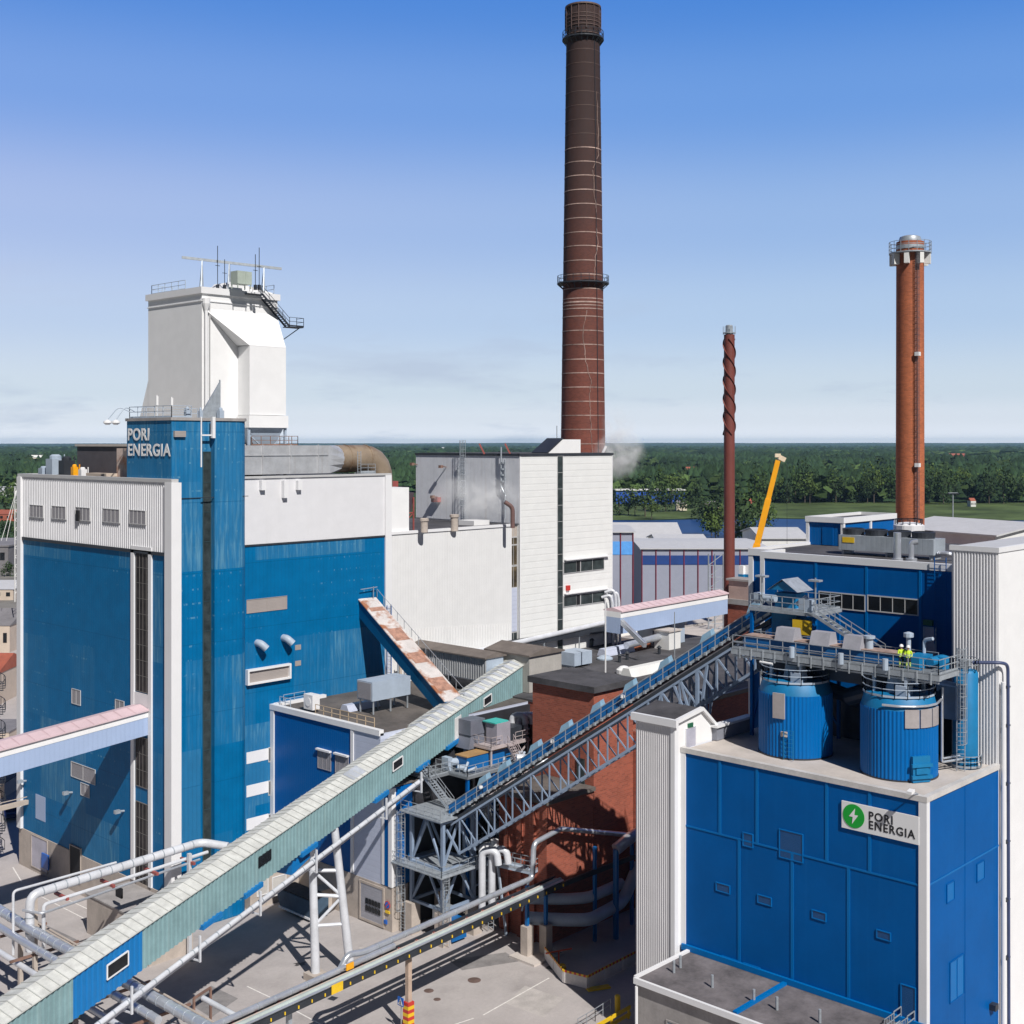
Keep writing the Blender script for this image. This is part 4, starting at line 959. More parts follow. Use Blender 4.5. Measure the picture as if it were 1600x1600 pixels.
# orange chimney
cz = at(1422,800,200); C1 = V(cz.x,cz.y,0)
ORB = soot_brick('orange_chimney_brick', (.42,.12,.045), 2.2, 122, 84, (.12,.035,.03), .6)
t = thing('brick_chimney','orange brick chimney with ladder, white brackets and domed metal cap','chimney',C1)
m = MB(); m.lathe(C1,[(2.25,0),(2.18,50),(2.12,82)],48,cap=True); m.build('shaft', ORB, t, smooth=True)
r_ = 2.12; g_ = MB(); torus_ring(g_,C1,r_-.05,80.1,1.2,.18)
for i in range(16):
    a = 2*math.pi*i/16; u = V(math.cos(a),math.sin(a),0); g_.bar(C1+u*(r_+1.1)+V(0,0,80.2),C1+u*(r_+1.1)+V(0,0,82.0),.07)
for h_ in (.6,1.2,1.75): torus_ring(g_,C1,r_+1.06,80.2+h_,.07,.06)
g_.build('gallery', GALV, t)
for i in range(8):
    a = 2*math.pi*(i+.35)/8; u = V(math.cos(a),math.sin(a),0); w_ = V(-u.y,u.x,0); MB().obox(C1+u*(r_+.55)+V(0,0,79.2), w_*.36, u*.48, V(0,0,.85)).build('bracket', WH, t)
m = MB(); m.lathe(C1,[(2.2,80.8),(2.2,81.4),(1.75,81.6),(1.75,82.3),(1.6,82.8),(1.1,83.0),(1.1,82.0)],32,cap=False); m.build('cap', GALV, t, smooth=True)
dirc = V(-cy_,-sy_,0)*.97+rt*.12; dirc.normalize(); lp = C1+dirc*2.32
m = MB(); m.ladder((lp.x,lp.y,36),80,(dirc.x,dirc.y),True,.45); m.build('caged_ladder', mat('dark_grey_ladder',(.12,.11,.13),.6), t)
for zz in (46.5,64): MB().obox(lp+dirc*.4+V(0,0,zz),(.35,0,0),(0,.35,0),(0,0,.3)).build('warning_lamp', HELM, t)
# slim chimney with spiral strakes
t0 = at(1139.5,900,197); C2 = V(t0.x,t0.y,0)
SLIM = mat('brown_steel_chimney',(.17,.045,.035),.55,var=.1,scale=.3)
t = thing('steel_chimney','slim brown steel chimney with spiral fins around its upper half','chimney',C2)
m = MB(); m.lathe(C2,[(.93,0),(.86,30),(.84,67)],24); m.build('shaft', SLIM, t, smooth=True)
for s_ in range(3):
    m = MB(); pr = None
    for i in range(97):
        z_ = 51.2+(66.3-51.2)*i/96; a = 2*math.pi*(i/96*1.75+s_/3)*-1; u = V(math.cos(a),math.sin(a),0); q0,q1 = C2+u*.8+V(0,0,z_), C2+u*1.04+V(0,0,z_)
        if pr: m.face([pr[0],q0,q1,pr[1]]); m.face([pr[0]+V(0,0,.09),pr[1]+V(0,0,.09),q1+V(0,0,.09),q0+V(0,0,.09)]); m.face([pr[1],q1,q1+V(0,0,.09),pr[1]+V(0,0,.09)])
        pr = (q0,q1)
    m.build('spiral_fin', SLIM, t)
m = MB(); m.lathe(C2,[(.55,67),(.55,68.4),(.45,68.5)],16); torus_ring(m,C2,.5,67.2,.5,.12); [m.bar(C2+V(math.cos(i),math.sin(i),0)*.95+V(0,0,67),C2+V(math.cos(i),math.sin(i),0)*.95+V(0,0,68.3),.07) for i in range(6)]; m.build('tip', GALV, t)
t = thing('brick_pier','brick pier with pale concrete top at the foot of the slim chimney','building',(168,107,0))
bx0 = onY(1137,900,108.5).x; bx1 = onY(1174,900,108.5).x
p = onX(1137,905,163.5); 
B(163.5,166.4,105.3,109.2,0,25.2).build('brick_shaft', BRICK, t); B(163.2,166.7,105.0,109.5,25.2,26.0).build('ledge', CONCG, t); B(163.6,166.3,105.4,109.1,26,28.8).build('top', mat('pinkish_render',(.46,.33,.29),.8), t); B(163.3,166.6,105.1,109.4,28.8,29.1).build('coping', CONCG, t)

# ================================================================== FLAT ROOFED MACHINE HALL AND SURROUNDINGS
t = thing('machine_hall','brick machine hall with wide dark felt roof beside the tower block','building',(130,100,0))
B(107,160,84,117.8,0,20).build('wall', BRICK, t); B(106.9,160.2,83.8,117.8,20,20.25).build('roof', BITU, t)
m = MB(); m.box(106.8,160.3,83.6,84.0,19.9,20.4); m.build('parapet', DARK, t)
def roofbox(cx_,cy2,lx,ly,lz,mm,lb,base=20.25,name='skylight',gable=True):
    m = MB()
    if gable: m.prism([(cx_-lx/2,cy2-ly/2,base),(cx_-lx/2,cy2+ly/2,base),(cx_-lx/2,cy2+ly*.25,base+lz),(cx_-lx/2,cy2-ly*.25,base+lz)],(lx,0,0))
    else: m.box(cx_-lx/2,cx_+lx/2,cy2-ly/2,cy2+ly/2,base+.3,base+lz); [m.box(cx_+s*lx*.4-.1,cx_+s*lx*.4+.1,cy2-ly*.4,cy2+ly*.4,base,base+.3) for s in (-1,1)]
    return solo(m,name,mm,lb,'roof unit' if not gable else 'skylight',(cx_,cy2,base))
p = onZ(1010,1048,20.5); roofbox(p.x,p.y,8.5,1.9,1.1,WH,'long white ridge skylight nearest the blue conveyor on the dark roof')
p = onZ(963,1018,20.5); roofbox(p.x,p.y,6.5,1.7,1.0,PALEL,'pale blue ridge skylight nearest the tower block on the dark roof')
p = onZ(898,1037,20.5); roofbox(p.x,p.y,3.6,3.0,2.0,GALVP,'grey ribbed cooling unit on the dark roof',name='cooling_unit',gable=False)
p = onZ(945,1030,20.3); solo(MB().lathe(p,[(1.1,0),(1.1,.2),(.6,.5),(.1,.6)],16),'roof_fan',GALVP,'low round fan cowl beside the pale blue skylight','vent',p)
p = onZ(975,1052,20.3); solo(MB().lathe(p,[(1.0,0),(1.0,.5),(.5,.9),(.1,1.0)],16),'roof_fan',HELM,'round white domed fan at the end of the long white skylight','vent',p)
for i,(px,py) in enumerate(((925,1010),(968,1035),(980,1031),(1015,1005),(1030,1022),(1047,1008))):
    p = onZ(px,py,20.25); m = MB(); m.tube(p,p+V(0,0,.9),.22,8); m.lathe(p+V(0,0,.9),[(.4,0),(.1,.3)],10)
    solo(m,'roof_vent_pipe',DARK,'small dark vent pipe on the dark felt roof','vent',p,'small vent pipes scattered over the dark roof')
m = MB(); p = onZ(946,1055,20.25); m.bar(p, onZ(946,1055,20.25)+V(0,0,9.8),.14); solo(m,'flagpole',HELM,'thin pale pole standing on the dark roof in front of the tower block','pole',p)
m = MB(); p = onZ(1054,1030,20.25); m.bar(p, p+V(0,0,6.5),.1); solo(m,'antenna',GALV,'thin mast on the dark roof below the pink roofed conveyor','antenna',p)
for i in range(2):
    p = at(1018+i*30,945-i*3,185+i*2); t = thing('rooftop_ventilator',('left','right')[i]+' one of two large grey hooded ventilators behind the pink roofed conveyor','ventilator',(p.x,p.y,21))
    B(p.x-1.6,p.x+1.6,p.y-1.4,p.y+1.4,20.3,25.9+.2*i).build('casing', GALVP, t); MB().pipe([(p.x+1.0,p.y,25.0),(p.x+2.9,p.y-.5,25.1),(p.x+3.4,p.y-.8,23.8)],1.0,14).build('hood', GALVP, t, smooth=True)
block('low_annex','low annex with pale brown flat roof behind the two grey ventilators',160.5,200,104,128,18,BRICK,CONCR,par=.3,parm=CONCG)
block('low_annex','long white topped annex wall along the grey hall',150,210,150,156,17,WH,ROOFW,par=.2)
# small roof hut
p = onZ(1043,1012,20.3); t = thing('roof_hut','small white hut with silver pipe on the dark roof','hut',p)
B(p.x-1.4,p.x+1.4,p.y-1.3,p.y+1.3,20.25,22.8).build('wall', WH, t); B(p.x-1.6,p.x+1.6,p.y-1.5,p.y+1.5,22.8,23).build('roof', CONCR, t); MB().pipe([(p.x-9,p.y+.5,21.6),(p.x-1.4,p.y+.5,22.0)],.5,12).build('pipe', ALU, t, smooth=True)
m = MB(); p = onZ(992,1015,20.3); m.prism([(p.x-5,p.y,20.25),(p.x+4.5,p.y,20.25),(p.x+6,p.y,21.0),(p.x-6,p.y,21.0)],(0,1.2,0)); solo(m,'rusty_trough',mat('rust_brown',(.30,.10,.05),.8),'shallow rust brown trough on the dark roof','trough',(p.x,p.y,20.25))

# pink roofed conveyor bridges
def bridge(label, p0, p1, wy, zb, h, extra=None):
    t = thing('conveyor_bridge', label, 'conveyor', (p0+p1)/2)
    u = (p1-p0); L = V(u.x,u.y,0).length; uh = V(u.x,u.y,0)/L; n = V(-uh.y,uh.x,0)
    a = [p0, p1]
    def slab(z0,z1,o0,o1,mm,nm): m = MB(); m.grid([p+n*o+V(0,0,zz) for p in a for o,zz in ((o0,z0),(o1,z0),(o1,z1),(o0,z1))],[(0,3,2,1),(4,5,6,7),(0,1,5,4),(1,2,6,5),(2,3,7,6),(3,0,4,7)]); return m.build(nm,mm,t)
    slab(0,h*.72,0,wy,PALEB,'lower_wall'); slab(h*.72,h*.98,-.04,wy+.04,WHITE,'upper_wall'); slab(h*.98,h*1.04,-.25,wy+.25,PINK,'roof_edge')
    m = MB(); r = [p+n*o+V(0,0,zz) for p in a for o,zz in ((-.25,h*1.04),(wy/2,h*1.16),(wy+.25,h*1.04))]; m.grid(r,[(0,1,4,3),(1,2,5,4),(0,2,1),(3,4,5)]); m.build('roof',PINK,t)
    m = MB(); k = int(L/1.4)
    for i in range(1,k): q = p0.lerp(p1,i/k); m.grid([q-n*.26+V(0,0,h*1.045)-uh*.05,q-n*.26+V(0,0,h*1.045)+uh*.05,q+n*wy/2+V(0,0,h*1.18)+uh*.05,q+n*wy/2+V(0,0,h*1.18)-uh*.05],[(0,1,2,3)])
    m.build('roof_seams',mat('dull_pink_seam',(.58,.42,.45),.7),t)
    return t
bt = bridge('pink roofed pale blue conveyor bridge entering the boiler house at left', V(49.5,115.8,18.4), V(67.7,115.8,20.0), 3.0, 0, 2.55)
bridge('pink roofed pale blue conveyor bridge ending at the brick pier', V(138,110,23.2), V(162.4,108.5,23.8), 3.0, 0, 3.1)
m = MB(); p0 = onY(960,960,112); p1 = at(1008,1008,170); m.bar(p0,p1,.5,.7); m.bar(p0+V(0,0,.5),p1+V(0,0,.5),.06); solo(m,'inclined_chute',ALU,'slanting silver chute beside the right pink roofed bridge','chute',p1)

# brick stair block and lower brick building
t = thing('brick_tower','red brick block with dark flat roof behind the blue inclined conveyor','building',(102.5,88,0))
B(100.2,106.8,83.4,92,0,24.1).build('wall', BRICK, t); B(99.8,107.1,83.0,92.4,24.1,24.75).build('roof', BITU, t)
for y0 in (1130,): pass
m = MB(); m.box(100.05,100.2,84.6,85.6,6,17); m.build('window', GLASSG, t)
t = thing('brick_building','red brick lower building with piers in the shade under the truss','building',(104,87,0))
B(92.9,100.15,83.4,90,0,14).build('wall', BRICK, t); B(92.6,100.15,83.1,90.3,14,14.4).build('roof', BITUB, t)
for y_ in (84.8,86.6,88.4): B(92.55,92.9,y_,y_+.6,0,13.8).build('pier', BRICK, t)
B(106.85,118,82.2,84,0,19.0).build('wall', BRICK, t)
for x_ in (107.6,110,112.5,115): B(x_,x_+1,82.0,82.2,8,17).build('window', GLASSG, t)
B(118,160,80,84,0,14).build('low_wing', BRICK, t)

# mid blue annex with roof terrace
t = Q = thing('blue_annex','blue and pale lilac annex with dark roof and yellowish railing behind the teal gallery','building',(94,107,0))
m = MB(); yq = onX(550,1200,84.5).y
m.box(84.5,106.9,98.9,yq-.2,4.5,20); m.build('lilac_wall', PALEL, t)
m = MB(); m.box(84.52,106.9,97.2,98.9,4.5,14.8); m.build('lower_lilac_wall', PALEL, t)
m = MB(); m.box(84.55,106.8,yq-.2,117.9,4.5,20.0); m.build('blue_wall', BLUEM, t)
m = MB(); m.box(84.45,106.7,97.0,117.9,0,4.5); m.build('plinth', CONC, t)
m = MB(); m.box(88.2,106.95,98.6,98.88,14.96,19.7); m.box(87.2,106.95,96.9,97.18,4.6,14.7); m.box(86.6,106.95,96.8,96.98,.2,4.6); m.build('painted_shade_sheet', mat('dark_shade_colour',(.022,.022,.028),.8,var=.3), t)  # dark sheets over the wall put the gap's shade into its colour
MB().box(84.9,87.2,97.0,97.18,4.6,14.7).build('blue_side_panel', BLUEM, t)
m = MB(); m.box(84.4,84.85,yq-.3,yq+.15,4.6,20); m.box(84.35,84.9,96.95,97.5,4.6,14.7); m.box(84.4,84.7,98.2,98.6,4.6,14.7); m.box(84.4,84.9,117.3,117.95,4.6,20); m.build('corner_trim', TRIM, t)
m = MB(); m.box(84.4,84.5,97.55,98.15,4.6,14.7); m.build('blue_stripe', BLUED, t)
m = MB(); m.box(85,106.9,98.9,117.9,20,20.06); m.build('roof', BITUB, t)
m = MB(); m.box(84.35,84.95,98.9,118,19.75,20.35); m.box(84.95,92,117.4,118,19.9,20.4); m.build('parapet', TRIM, t)
m = MB(); m.box(85,106.9,97.02,98.88,14.8,14.95); m.build('lower_roof', BITUB, t)
for a,b in ((497,516.5),(524.5,544)):
    p = onX(a,1171+(a-497)*.25,84.5); q = onX(b,1171,84.5); win(t,'X',84.53,q.y,p.y,p.z-1.95,p.z,nx=3,glass=LOUVG,frame=LOUVG,fw=.05); B(84.2,84.55,q.y-.1,p.y+.1,p.z+.02,p.z+.2).build('window_hood', TRIM, t)
m = MB(); m.rail([onX(493,1115,85.2).xy.to_3d()+V(0,0,20.1), V(85.2,onX(585,1140,85.2).y,20.1)],1.15,1.4,.06); m.build('railing', mat('yellowish_railing',(.55,.42,.28),.6), t)
m = MB(); m.rail([(85.2,117.2,20.1),(85.2,115.2,20.1)],1.1,1,.06); m.rail([(86,117.6,20.1),(89,117.6,20.1)],1.1,1.2,.05); m.build('corner_railing', GALVP, t)
DOORG = mat('grey_roller_door',(.36,.36,.40),.5,kind='ribh',p=.5)
winpx(t,'X',84.43,564,598,1378,1432,glass=DOORG,name='roller_door',frame=CONC,fw=.25)
p = onX(570,1405,84.3); q = onX(596,1405,84.3); m = MB()
for r_ in (0,1):
    for i in range(5): yy = q.y+.25+(p.y-q.y-.5)*i/4.4; m.box(84.32,84.37,yy,yy+.38,2.05-r_*.75,2.6-r_*.75)
m.build('door_panes', GLASS, t)
m = MB(); p = onX(606,1414,84.4); m.obox((84.38,p.y,p.z),(.03,0,0),(0,.38,0),(0,0,.38)); o = MB(); 
dz = MB(); c = V(84.36,p.y,p.z); dz.tube(c+V(0,0,0), c+V(-.04,0,0), .42, 20); dz.build('no_parking_ring', REDP, t); dz = MB(); dz.tube(c+V(-.03,0,0), c+V(-.06,0,0), .33, 20); dz.build('no_parking_disc', SIGNB, t); MB().bar(c+V(-.07,-.24,.24),c+V(-.07,.24,-.24),.03,.09).build('no_parking_bar', REDP, t)
MB().box(84.3,84.42,c.y-.3,c.y+.3,c.z-.85,c.z-.6).build('small_plate', YEL, t); MB().box(84.3,84.42,c.y+.1,c.y+.5,c.z-2.0,c.z-1.6).build('small_plate', SIGNB, t)
# unit on stilts, skylight, AC box on the annex roof
p = onZ(572,1085,22.2); t = thing('ventilation_unit','grey box ventilation unit on legs on the annex roof against the blue wall','ventilation unit',(p.x,p.y,20.1))
B(p.x-.2,p.x+5.4,p.y-1.3,p.y+1.3,21.6,23.7).build('casing', GALVP, t); B(p.x-.26,p.x-.2,p.y-1.1,p.y+1.1,21.75,23.55).build('grille', LOUVG, t)
for dx in (.1,2.6,5.1):
    for dy in (-1.1,1.1): MB().bar((p.x+dx,p.y+dy,20.1),(p.x+dx,p.y+dy,21.6),.14).build('leg', GALV, t)
p = onZ(562,1104,20.3); m = MB(); m.prism([(p.x-2.2,p.y-.8,20.1),(p.x-2.2,p.y+.8,20.1),(p.x-2.2,p.y+.4,20.8),(p.x-2.2,p.y-.4,20.8)],(4.6,0,0)); solo(m,'skylight',PALEL,'pale blue ridge skylight on the annex roof behind the railing','skylight',(p.x,p.y,20.1))
p = onZ(487,1104,20.6); m = MB(); m.box(p.x-.5,p.x+.5,p.y-.8,p.y+.8,20.35,22.0); m.tube((p.x-.52,p.y,21.2),(p.x-.56,p.y,21.2),.5,16); solo(m,'air_conditioner',TRIM,'white air conditioner at the left corner of the annex roof','air conditioner',(p.x,p.y,20.3))
p = onZ(588,1090,20.2); solo(MB().lathe(p,[(1.2,0),(1.2,.2),(.8,.55),(.1,.8)],16),'roof_dome',WH,'shallow pale roof dome in the shade of the unit on legs','roof dome',p)
for i,px in enumerate((622,626,632)):
    p = onZ(px,1068,20.3); m = MB(); m.tube(p,p+V(0,0,2.6),(.12,.2,.1)[i],8); solo(m,'vent_pipe',(GALV,TAN,GALV)[i],('left grey','thick tan middle','right grey')[i]+' pipe of the three standing by the white wall on the annex roof','pipe',p)
m = MB(); m.rail([onZ(604,1078,20.2),onZ(640,1066,20.2)],1.1,1.3,.05); solo(m,'roof_railing',DARK,'dark railing by the three pipes on the annex roof','railing',onZ(620,1072,20.2))

# grey gallery along the hall and transfer house
t = thing('grey_gallery','grey ribbed gallery with brown roof crossing the annex roof','conveyor',(107,110,22))
B(105.7,108.6,104.5,117.8,21.6,24.4).build('wall', GALVP, t)
m = MB(); m.ribs((105.68,117.8),(105.68,104.5),21.7,24.35,(-1,0),.4,.08); m.build('ribbed_side', mat('light_grey_ribbed',(.36,.37,.38),.5,var=.08), t)
m = MB(); m.prism([(105.3,104.3,24.4),(109,104.3,24.4),(109,104.3,24.55),(107.2,104.3,25.1),(105.3,104.3,24.55)],(0,13.6,0)); m.build('roof', mat('brown_gallery_roof',(.16,.135,.12),.8,var=.2), t)
m = MB(); [m.bar((105.9,y_,20.1),(105.9,y_,21.6),.25) for y_ in (106,111,116)]; m.build('legs', DARK, t)
t = thing('transfer_house','beige transfer house where the teal gallery ends','building',(111,102,20))
B(109.4,115.2,101,108,20.3,24.6).build('wall', mat('greige_sheet',(.42,.40,.37),.6,var=.08,kind='ribv',p=.5), t)
m = MB(); m.prism([(109.1,100.7,24.6),(115.5,100.7,24.6),(115.5,100.7,24.8),(112.3,100.7,25.5),(109.1,100.7,24.8)],(0,7.6,0)); m.build('roof', mat('brown_gallery_roof',(.16,.135,.12)), t)

# ================================================================== BIG TEAL GALLERY CONVEYOR
GD = V(1,.26,.18); P0 = V(74.4,93.0,14.0); GN = V(-.2516,.9678,0)    # n points to the far side
GU = V(1,.26,0).normalized(); GW = 2.6; GHt = 3.3
def gp(s, w, h): return P0+GD*s+GN*w+V(0,0,h)
def s_of(px):
    t_ = (px-CX)/F; a = cy_+sy_*t_; b = sy_-cy_*t_      # X/Y = a/b
    return (a*P0.y-b*P0.x)/(b*GD.x-a*GD.y)
t = GAL = thing('gallery_conveyor','long teal clad conveyor gallery with pale roof slanting across the whole yard','conveyor',P0)
S0, S1 = -47.0, 39.6
def gseg(s0,s1,mm,nm):
    m = MB(); L = (gp(s1,0,0)-gp(s0,0,0)).xy.length
    a = gp(s0,0,0); b = gp(s1,0,0); m.ribs(a.xy,b.xy,(a.z,b.z),(a.z+GHt,b.z+GHt),(-GN.x,-GN.y),.48,.10)
    a = gp(s0,GW,0); b = gp(s1,GW,0); m.ribs(b.xy,a.xy,(b.z,a.z),(b.z+GHt,a.z+GHt),(GN.x,GN.y),.6,.08)
    return m.build(nm,mm,t)
sb0, sb1 = s_of(114), s_of(222)
gseg(S0,sb0,TEAL,'side_wall'); gseg(sb0+.01,sb1,mat('fresh_blue_sheet',(.004,.17,.46),.4,var=.05),'blue_side_section'); gseg(sb1+.01,S1,TEAL,'side_wall')
m = MB(); m.grid([gp(s,w,h) for s in (S0,S1) for w,h in ((.02,0),(GW-.02,0),(GW-.02,.15),(.02,.15))],[(0,3,2,1),(4,5,6,7),(0,1,5,4),(1,2,6,5),(2,3,7,6),(3,0,4,7)]); m.face([gp(S1,0,0),gp(S1,GW,0),gp(S1,GW,GHt),gp(S1,0,GHt)]); m.build('floor', GALVP, t)
m = MB(); sec = [(-.22,GHt-.02),(GW/2,GHt+.38),(GW+.22,GHt-.02)]; sec2 = [(a,b-.1) for a,b in sec]
m.grid([gp(s,a,b) for s in (S0,S1+.2) for a,b in sec+sec2[::-1]],[(0,1,7,6),(1,2,8,7),(2,3,9,8),(3,4,10,9),(4,5,11,10),(5,0,6,11),(0,5,4,3,2,1),(6,7,8,9,10,11)]); m.build('roof', GROOF, t)
m = MB(); n_ = 110
for i in range(n_):
    s = S0+(S1-S0)*i/n_; q = [gp(s,-.23,GHt),gp(s+.07,-.23,GHt),gp(s+.07,GW/2,GHt+.4),gp(s,GW/2,GHt+.4)]; m.grid(q+[v+V(0,0,.03) for v in q],[(4,5,6,7),(0,1,5,4),(1,2,6,5),(3,0,4,7)])
    q = [gp(s,GW/2,GHt+.4),gp(s+.07,GW/2,GHt+.4),gp(s+.07,GW+.23,GHt),gp(s,GW+.23,GHt)]; m.grid(q+[v+V(0,0,.03) for v in q],[(4,5,6,7),(0,1,5,4),(1,2,6,5),(3,0,4,7)])
m.build('roof_seams', mat('roof_seam_grey',(.47,.48,.46),.7), t)
# replaced darker roofing strips at the far end
m = MB(); k = 0
for i in range(17):
    s = 14.5+i*1.3; q = [gp(s,.15,GHt+.09),gp(s+.62,.15,GHt+.09),gp(s+.62,GW/2,GHt+.44),gp(s,GW/2,GHt+.44)]; m.face(q)
    q = [gp(s,GW/2,GHt+.44),gp(s+.62,GW/2,GHt+.44),gp(s+.62,GW-.3,GHt+.14),gp(s,GW-.3,GHt+.14)]; m.face(q)
q = [gp(2.2,.0,GHt+.06),gp(4.3,.0,GHt+.06),gp(4.3,GW/2,GHt+.44),gp(2.2,GW/2,GHt+.44)]; m.face(q)
m.build('translucent_roof_strips', mat('bluish_roof_strip',(.42,.45,.50),.6,var=.15), t)
def gwin(px0,px1,h0,h1,mm=GLASS,frame=True):
    s0,s1 = s_of(px0),s_of(px1); m = MB(); q = [gp(s0,-.16,h0),gp(s1,-.16,h0),gp(s1,-.16,h1),gp(s0,-.16,h1)]; m.prism(q,(GN.x*.12,GN.y*.12,0)); o = m.build('window',mm,t)
    if frame:
        f = MB()
        for a,b in ((0,1),(1,2),(2,3),(3,0)): f.bar(q[a],q[b],.1)
        f.build('frame',TRIM,o)
gwin(165,198,1.25,2.3); gwin(402,422,1.5,2.4,frame=False); gwin(612,627,1.6,2.5); gwin(754,766,1.6,2.5)
gwin(709,719,.2,2.5,mat('white_door',(.7,.7,.7),.5),False)
for px in (395,482,595,660,706,330,):
    s = s_of(px); m = MB(); m.prism([gp(s-1.2,-.3,-.25),gp(s+1.0,-.3,-.25),gp(s+1.0,-.3,.15),gp(s-1.2,-.3,.15)],(GN.x*.5,GN.y*.5,0)); m.build('blue_bracket', mat('fresh_blue_sheet',(.004,.17,.46)), t)
m = MB(); s = s_of(482); m.box(0,0,0,0,0,0) if 0 else None
m.prism([gp(s-1.9,.3,-1.6),gp(s+.6,.3,-1.2),gp(s+.6,.3,0),gp(s-1.9,.3,0)],(GN.x*2,GN.y*2,0)); m.build('underslung_box', mat('fresh_blue_sheet',(.004,.17,.46)), t)
# leg trestle
t = thing('trestle_support','white A-shaped tubular trestle carrying the teal gallery in the yard','support',(74,93.5,0))
f1 = onZ(493,1520,.6); f2 = onZ(548,1518,.3); tp = gp(s_of(528),.4,-.1); tp2 = gp(s_of(514),2.0,-.1)
MB().tube(f2,tp,.42,14,.36).build('leg', STEELW, t, smooth=True); MB().tube(f1,tp2,.42,14,.34).build('leg', STEELW, t, smooth=True)
m = MB(); L1 = lambda k: f1.lerp(tp2,k); L2 = lambda k: f2.lerp(tp,k)
for a,b in ((.33,.33),(.55,.52),(.72,.70)): m.tube(L1(a),L2(b),.17,8)
m.tube(L1(.33),L2(.52),.15,8); m.tube(L1(.72),L2(.52),.15,8); m.build('cross_braces', STEELW, t)
for f_ in (f1,f2): MB().box(f_.x-.8,f_.x+.8,f_.y-.8,f_.y+.8,0,.65).build('footing', CONC, t)
# pipe hung under the gallery
t = HP = thing('hanging_pipes','pair of white pipes slung under the near side of the teal gallery','pipe',P0)
Zp = mat('pipe_zinc',(.58,.60,.66),.35,metal=.3,var=.08)
sA,sB = s_of(120),s_of(650)
MB().pipe([gp(sA,-.7,-1.15),gp(sB,-.7,-.95)],.22,10).build('pipe', STEELW, t, smooth=True); MB().pipe([gp(sA,-.35,-1.6),gp(sB,-.35,-1.4)],.2,10).build('pipe', Zp, t, smooth=True)
for px in (190,297,392,480,590,645): s = s_of(px); MB().bar(gp(s,-1.05,.1),gp(s,-1.05,-2.0),.16).bar(gp(s,-1.05,-1.9),gp(s,.3,-1.9),.12).build('hanger', STEELW, t)
# small rusty-roofed feeder up to the boiler house
t = thing('feeder_conveyor','steep dark blue feeder conveyor with rusty patched roof against the boiler house','conveyor',(98,110,24))
a = V(98.6,117.9,28.9); b = V(96.2,100.2,19.4); sd = V(1,-.13,0)*1.15
m = MB(); m.grid([p+w+V(0,0,z_) for p in (a,b) for w,z_ in ((-sd,0),(sd,0),(sd,2.1),(-sd,2.1))],[(0,3,2,1),(4,5,6,7),(0,1,5,4),(1,2,6,5),(2,3,7,6),(3,0,4,7)]); m.build('casing', BLUEP, t)
sd2 = sd*1.12; m = MB(); m.grid([p+w+V(0,0,z_) for p in (a,b) for w,z_ in ((-sd2,2.1),(sd2,2.1),(sd2,2.22),(-sd2,2.22))],[(0,3,2,1),(4,5,6,7),(0,1,5,4),(1,2,6,5),(2,3,7,6),(3,0,4,7)]); m.build('roof', RUSTROOF, t)
m = MB()
for k0,k1 in ((.32,.44),(.56,.66),(.80,.92),(.1,.14)):
    c = [a.lerp(b,k0)-sd*.8,a.lerp(b,k0)+sd*.9,a.lerp(b,k1)+sd*.9,a.lerp(b,k1)-sd*.8]; m.face([v+V(0,0,2.24) for v in c])
m.build('rusty_sheets', mat('rust_orange_sheet',(.40,.22,.16),.85,var=.3,scale=1.5), t)
m = MB(); [m.bar(a.lerp(b,k)+sd*1.25+V(0,0,2.2),a.lerp(b,k)+sd*1.25+V(0,0,3.2),.05) for k in [i/12 for i in range(13)]]; m.bar(a+sd*1.25+V(0,0,3.2),b+sd*1.25+V(0,0,3.2),.05); m.build('railing', GALV, t)
p = a+sd*.6+V(0,-.3,2.2); m = MB(); m.bar(p,p+V(0,0,1.4),.08); m.bar(p+V(-2,0,1.2),p+V(.6,0,1.3),.08); m.build('lamp_bracket', GALV, t)
t = thing('wall_cable_ladder','dark cable ladder climbing the white wall under the rusty feeder','cable ladder',(102,117.5,20))
MB().ladder((101.9,117.6,20.2),30,(0,-1),False,.7).build('rails', BLUED, t)

# ================================================================== RIGHT-HAND BLUE BLOCK
JX, JY0, JY1, JZ = 83.8, 39.5, 60.45, 24.9
t = J = thing('silo_building','large blue panelled building with the white PORI ENERGIA sign and two tanks on top','building',(90,50,0))
m = MB(); m.box(JX,96.3,JY0,JY1,0,JZ); m.build('wall', BLUED, t); B(96.3,100.2,43.3,JY1,0,JZ).build('rear_wall', BLUED, t)
B(JX+.3,96.28,JY0+.3,JY1-.1,JZ,JZ+.05).build('roof', CONCR, t); B(96.28,100.1,43.35,JY1-.1,JZ+.001,JZ+.051).build('rear_roof', CONCR, t)
m = MB(); m.box(JX-.12,JX+.35,JY0-.12,JY1,JZ-.12,JZ+.28); m.box(JX+.35,96.3,JY0-.12,JY0+.3,JZ-.12,JZ+.28); m.build('parapet', mat('pale_grey_coping',(.58,.56,.54),.5), t)
m = MB(); m.box(JX-.1,JX+.4,JY0-.1,JY0+.5,0,JZ-.12); m.box(JX-.08,JX+.3,JY1-.45,JY1+.06,8.9,JZ-.12); m.build('corner_trim', TRIM, t)
SEAM = mat('panel_joint_blue',(.0,.14,.42),.4,var=.03,spec=.15)
zs = onX(1061,1287,JX).z
m = MB(); m.box(JX-.05,JX,JY0+.5,JY1-.45,zs-.07,zs+.07); m.box(JX+.4,96.3,JY0-.04,JY0,zs-.06,zs+.06); m.build('horizontal_joint', SEAM, t)
for px in (1125,1183,1292,1359): y_ = onX(px,1250,JX).y; MB().box(JX-.05,JX,y_-.12,y_+.12,zs+.07,JZ-.12).build('vertical_joint', SEAM, t)
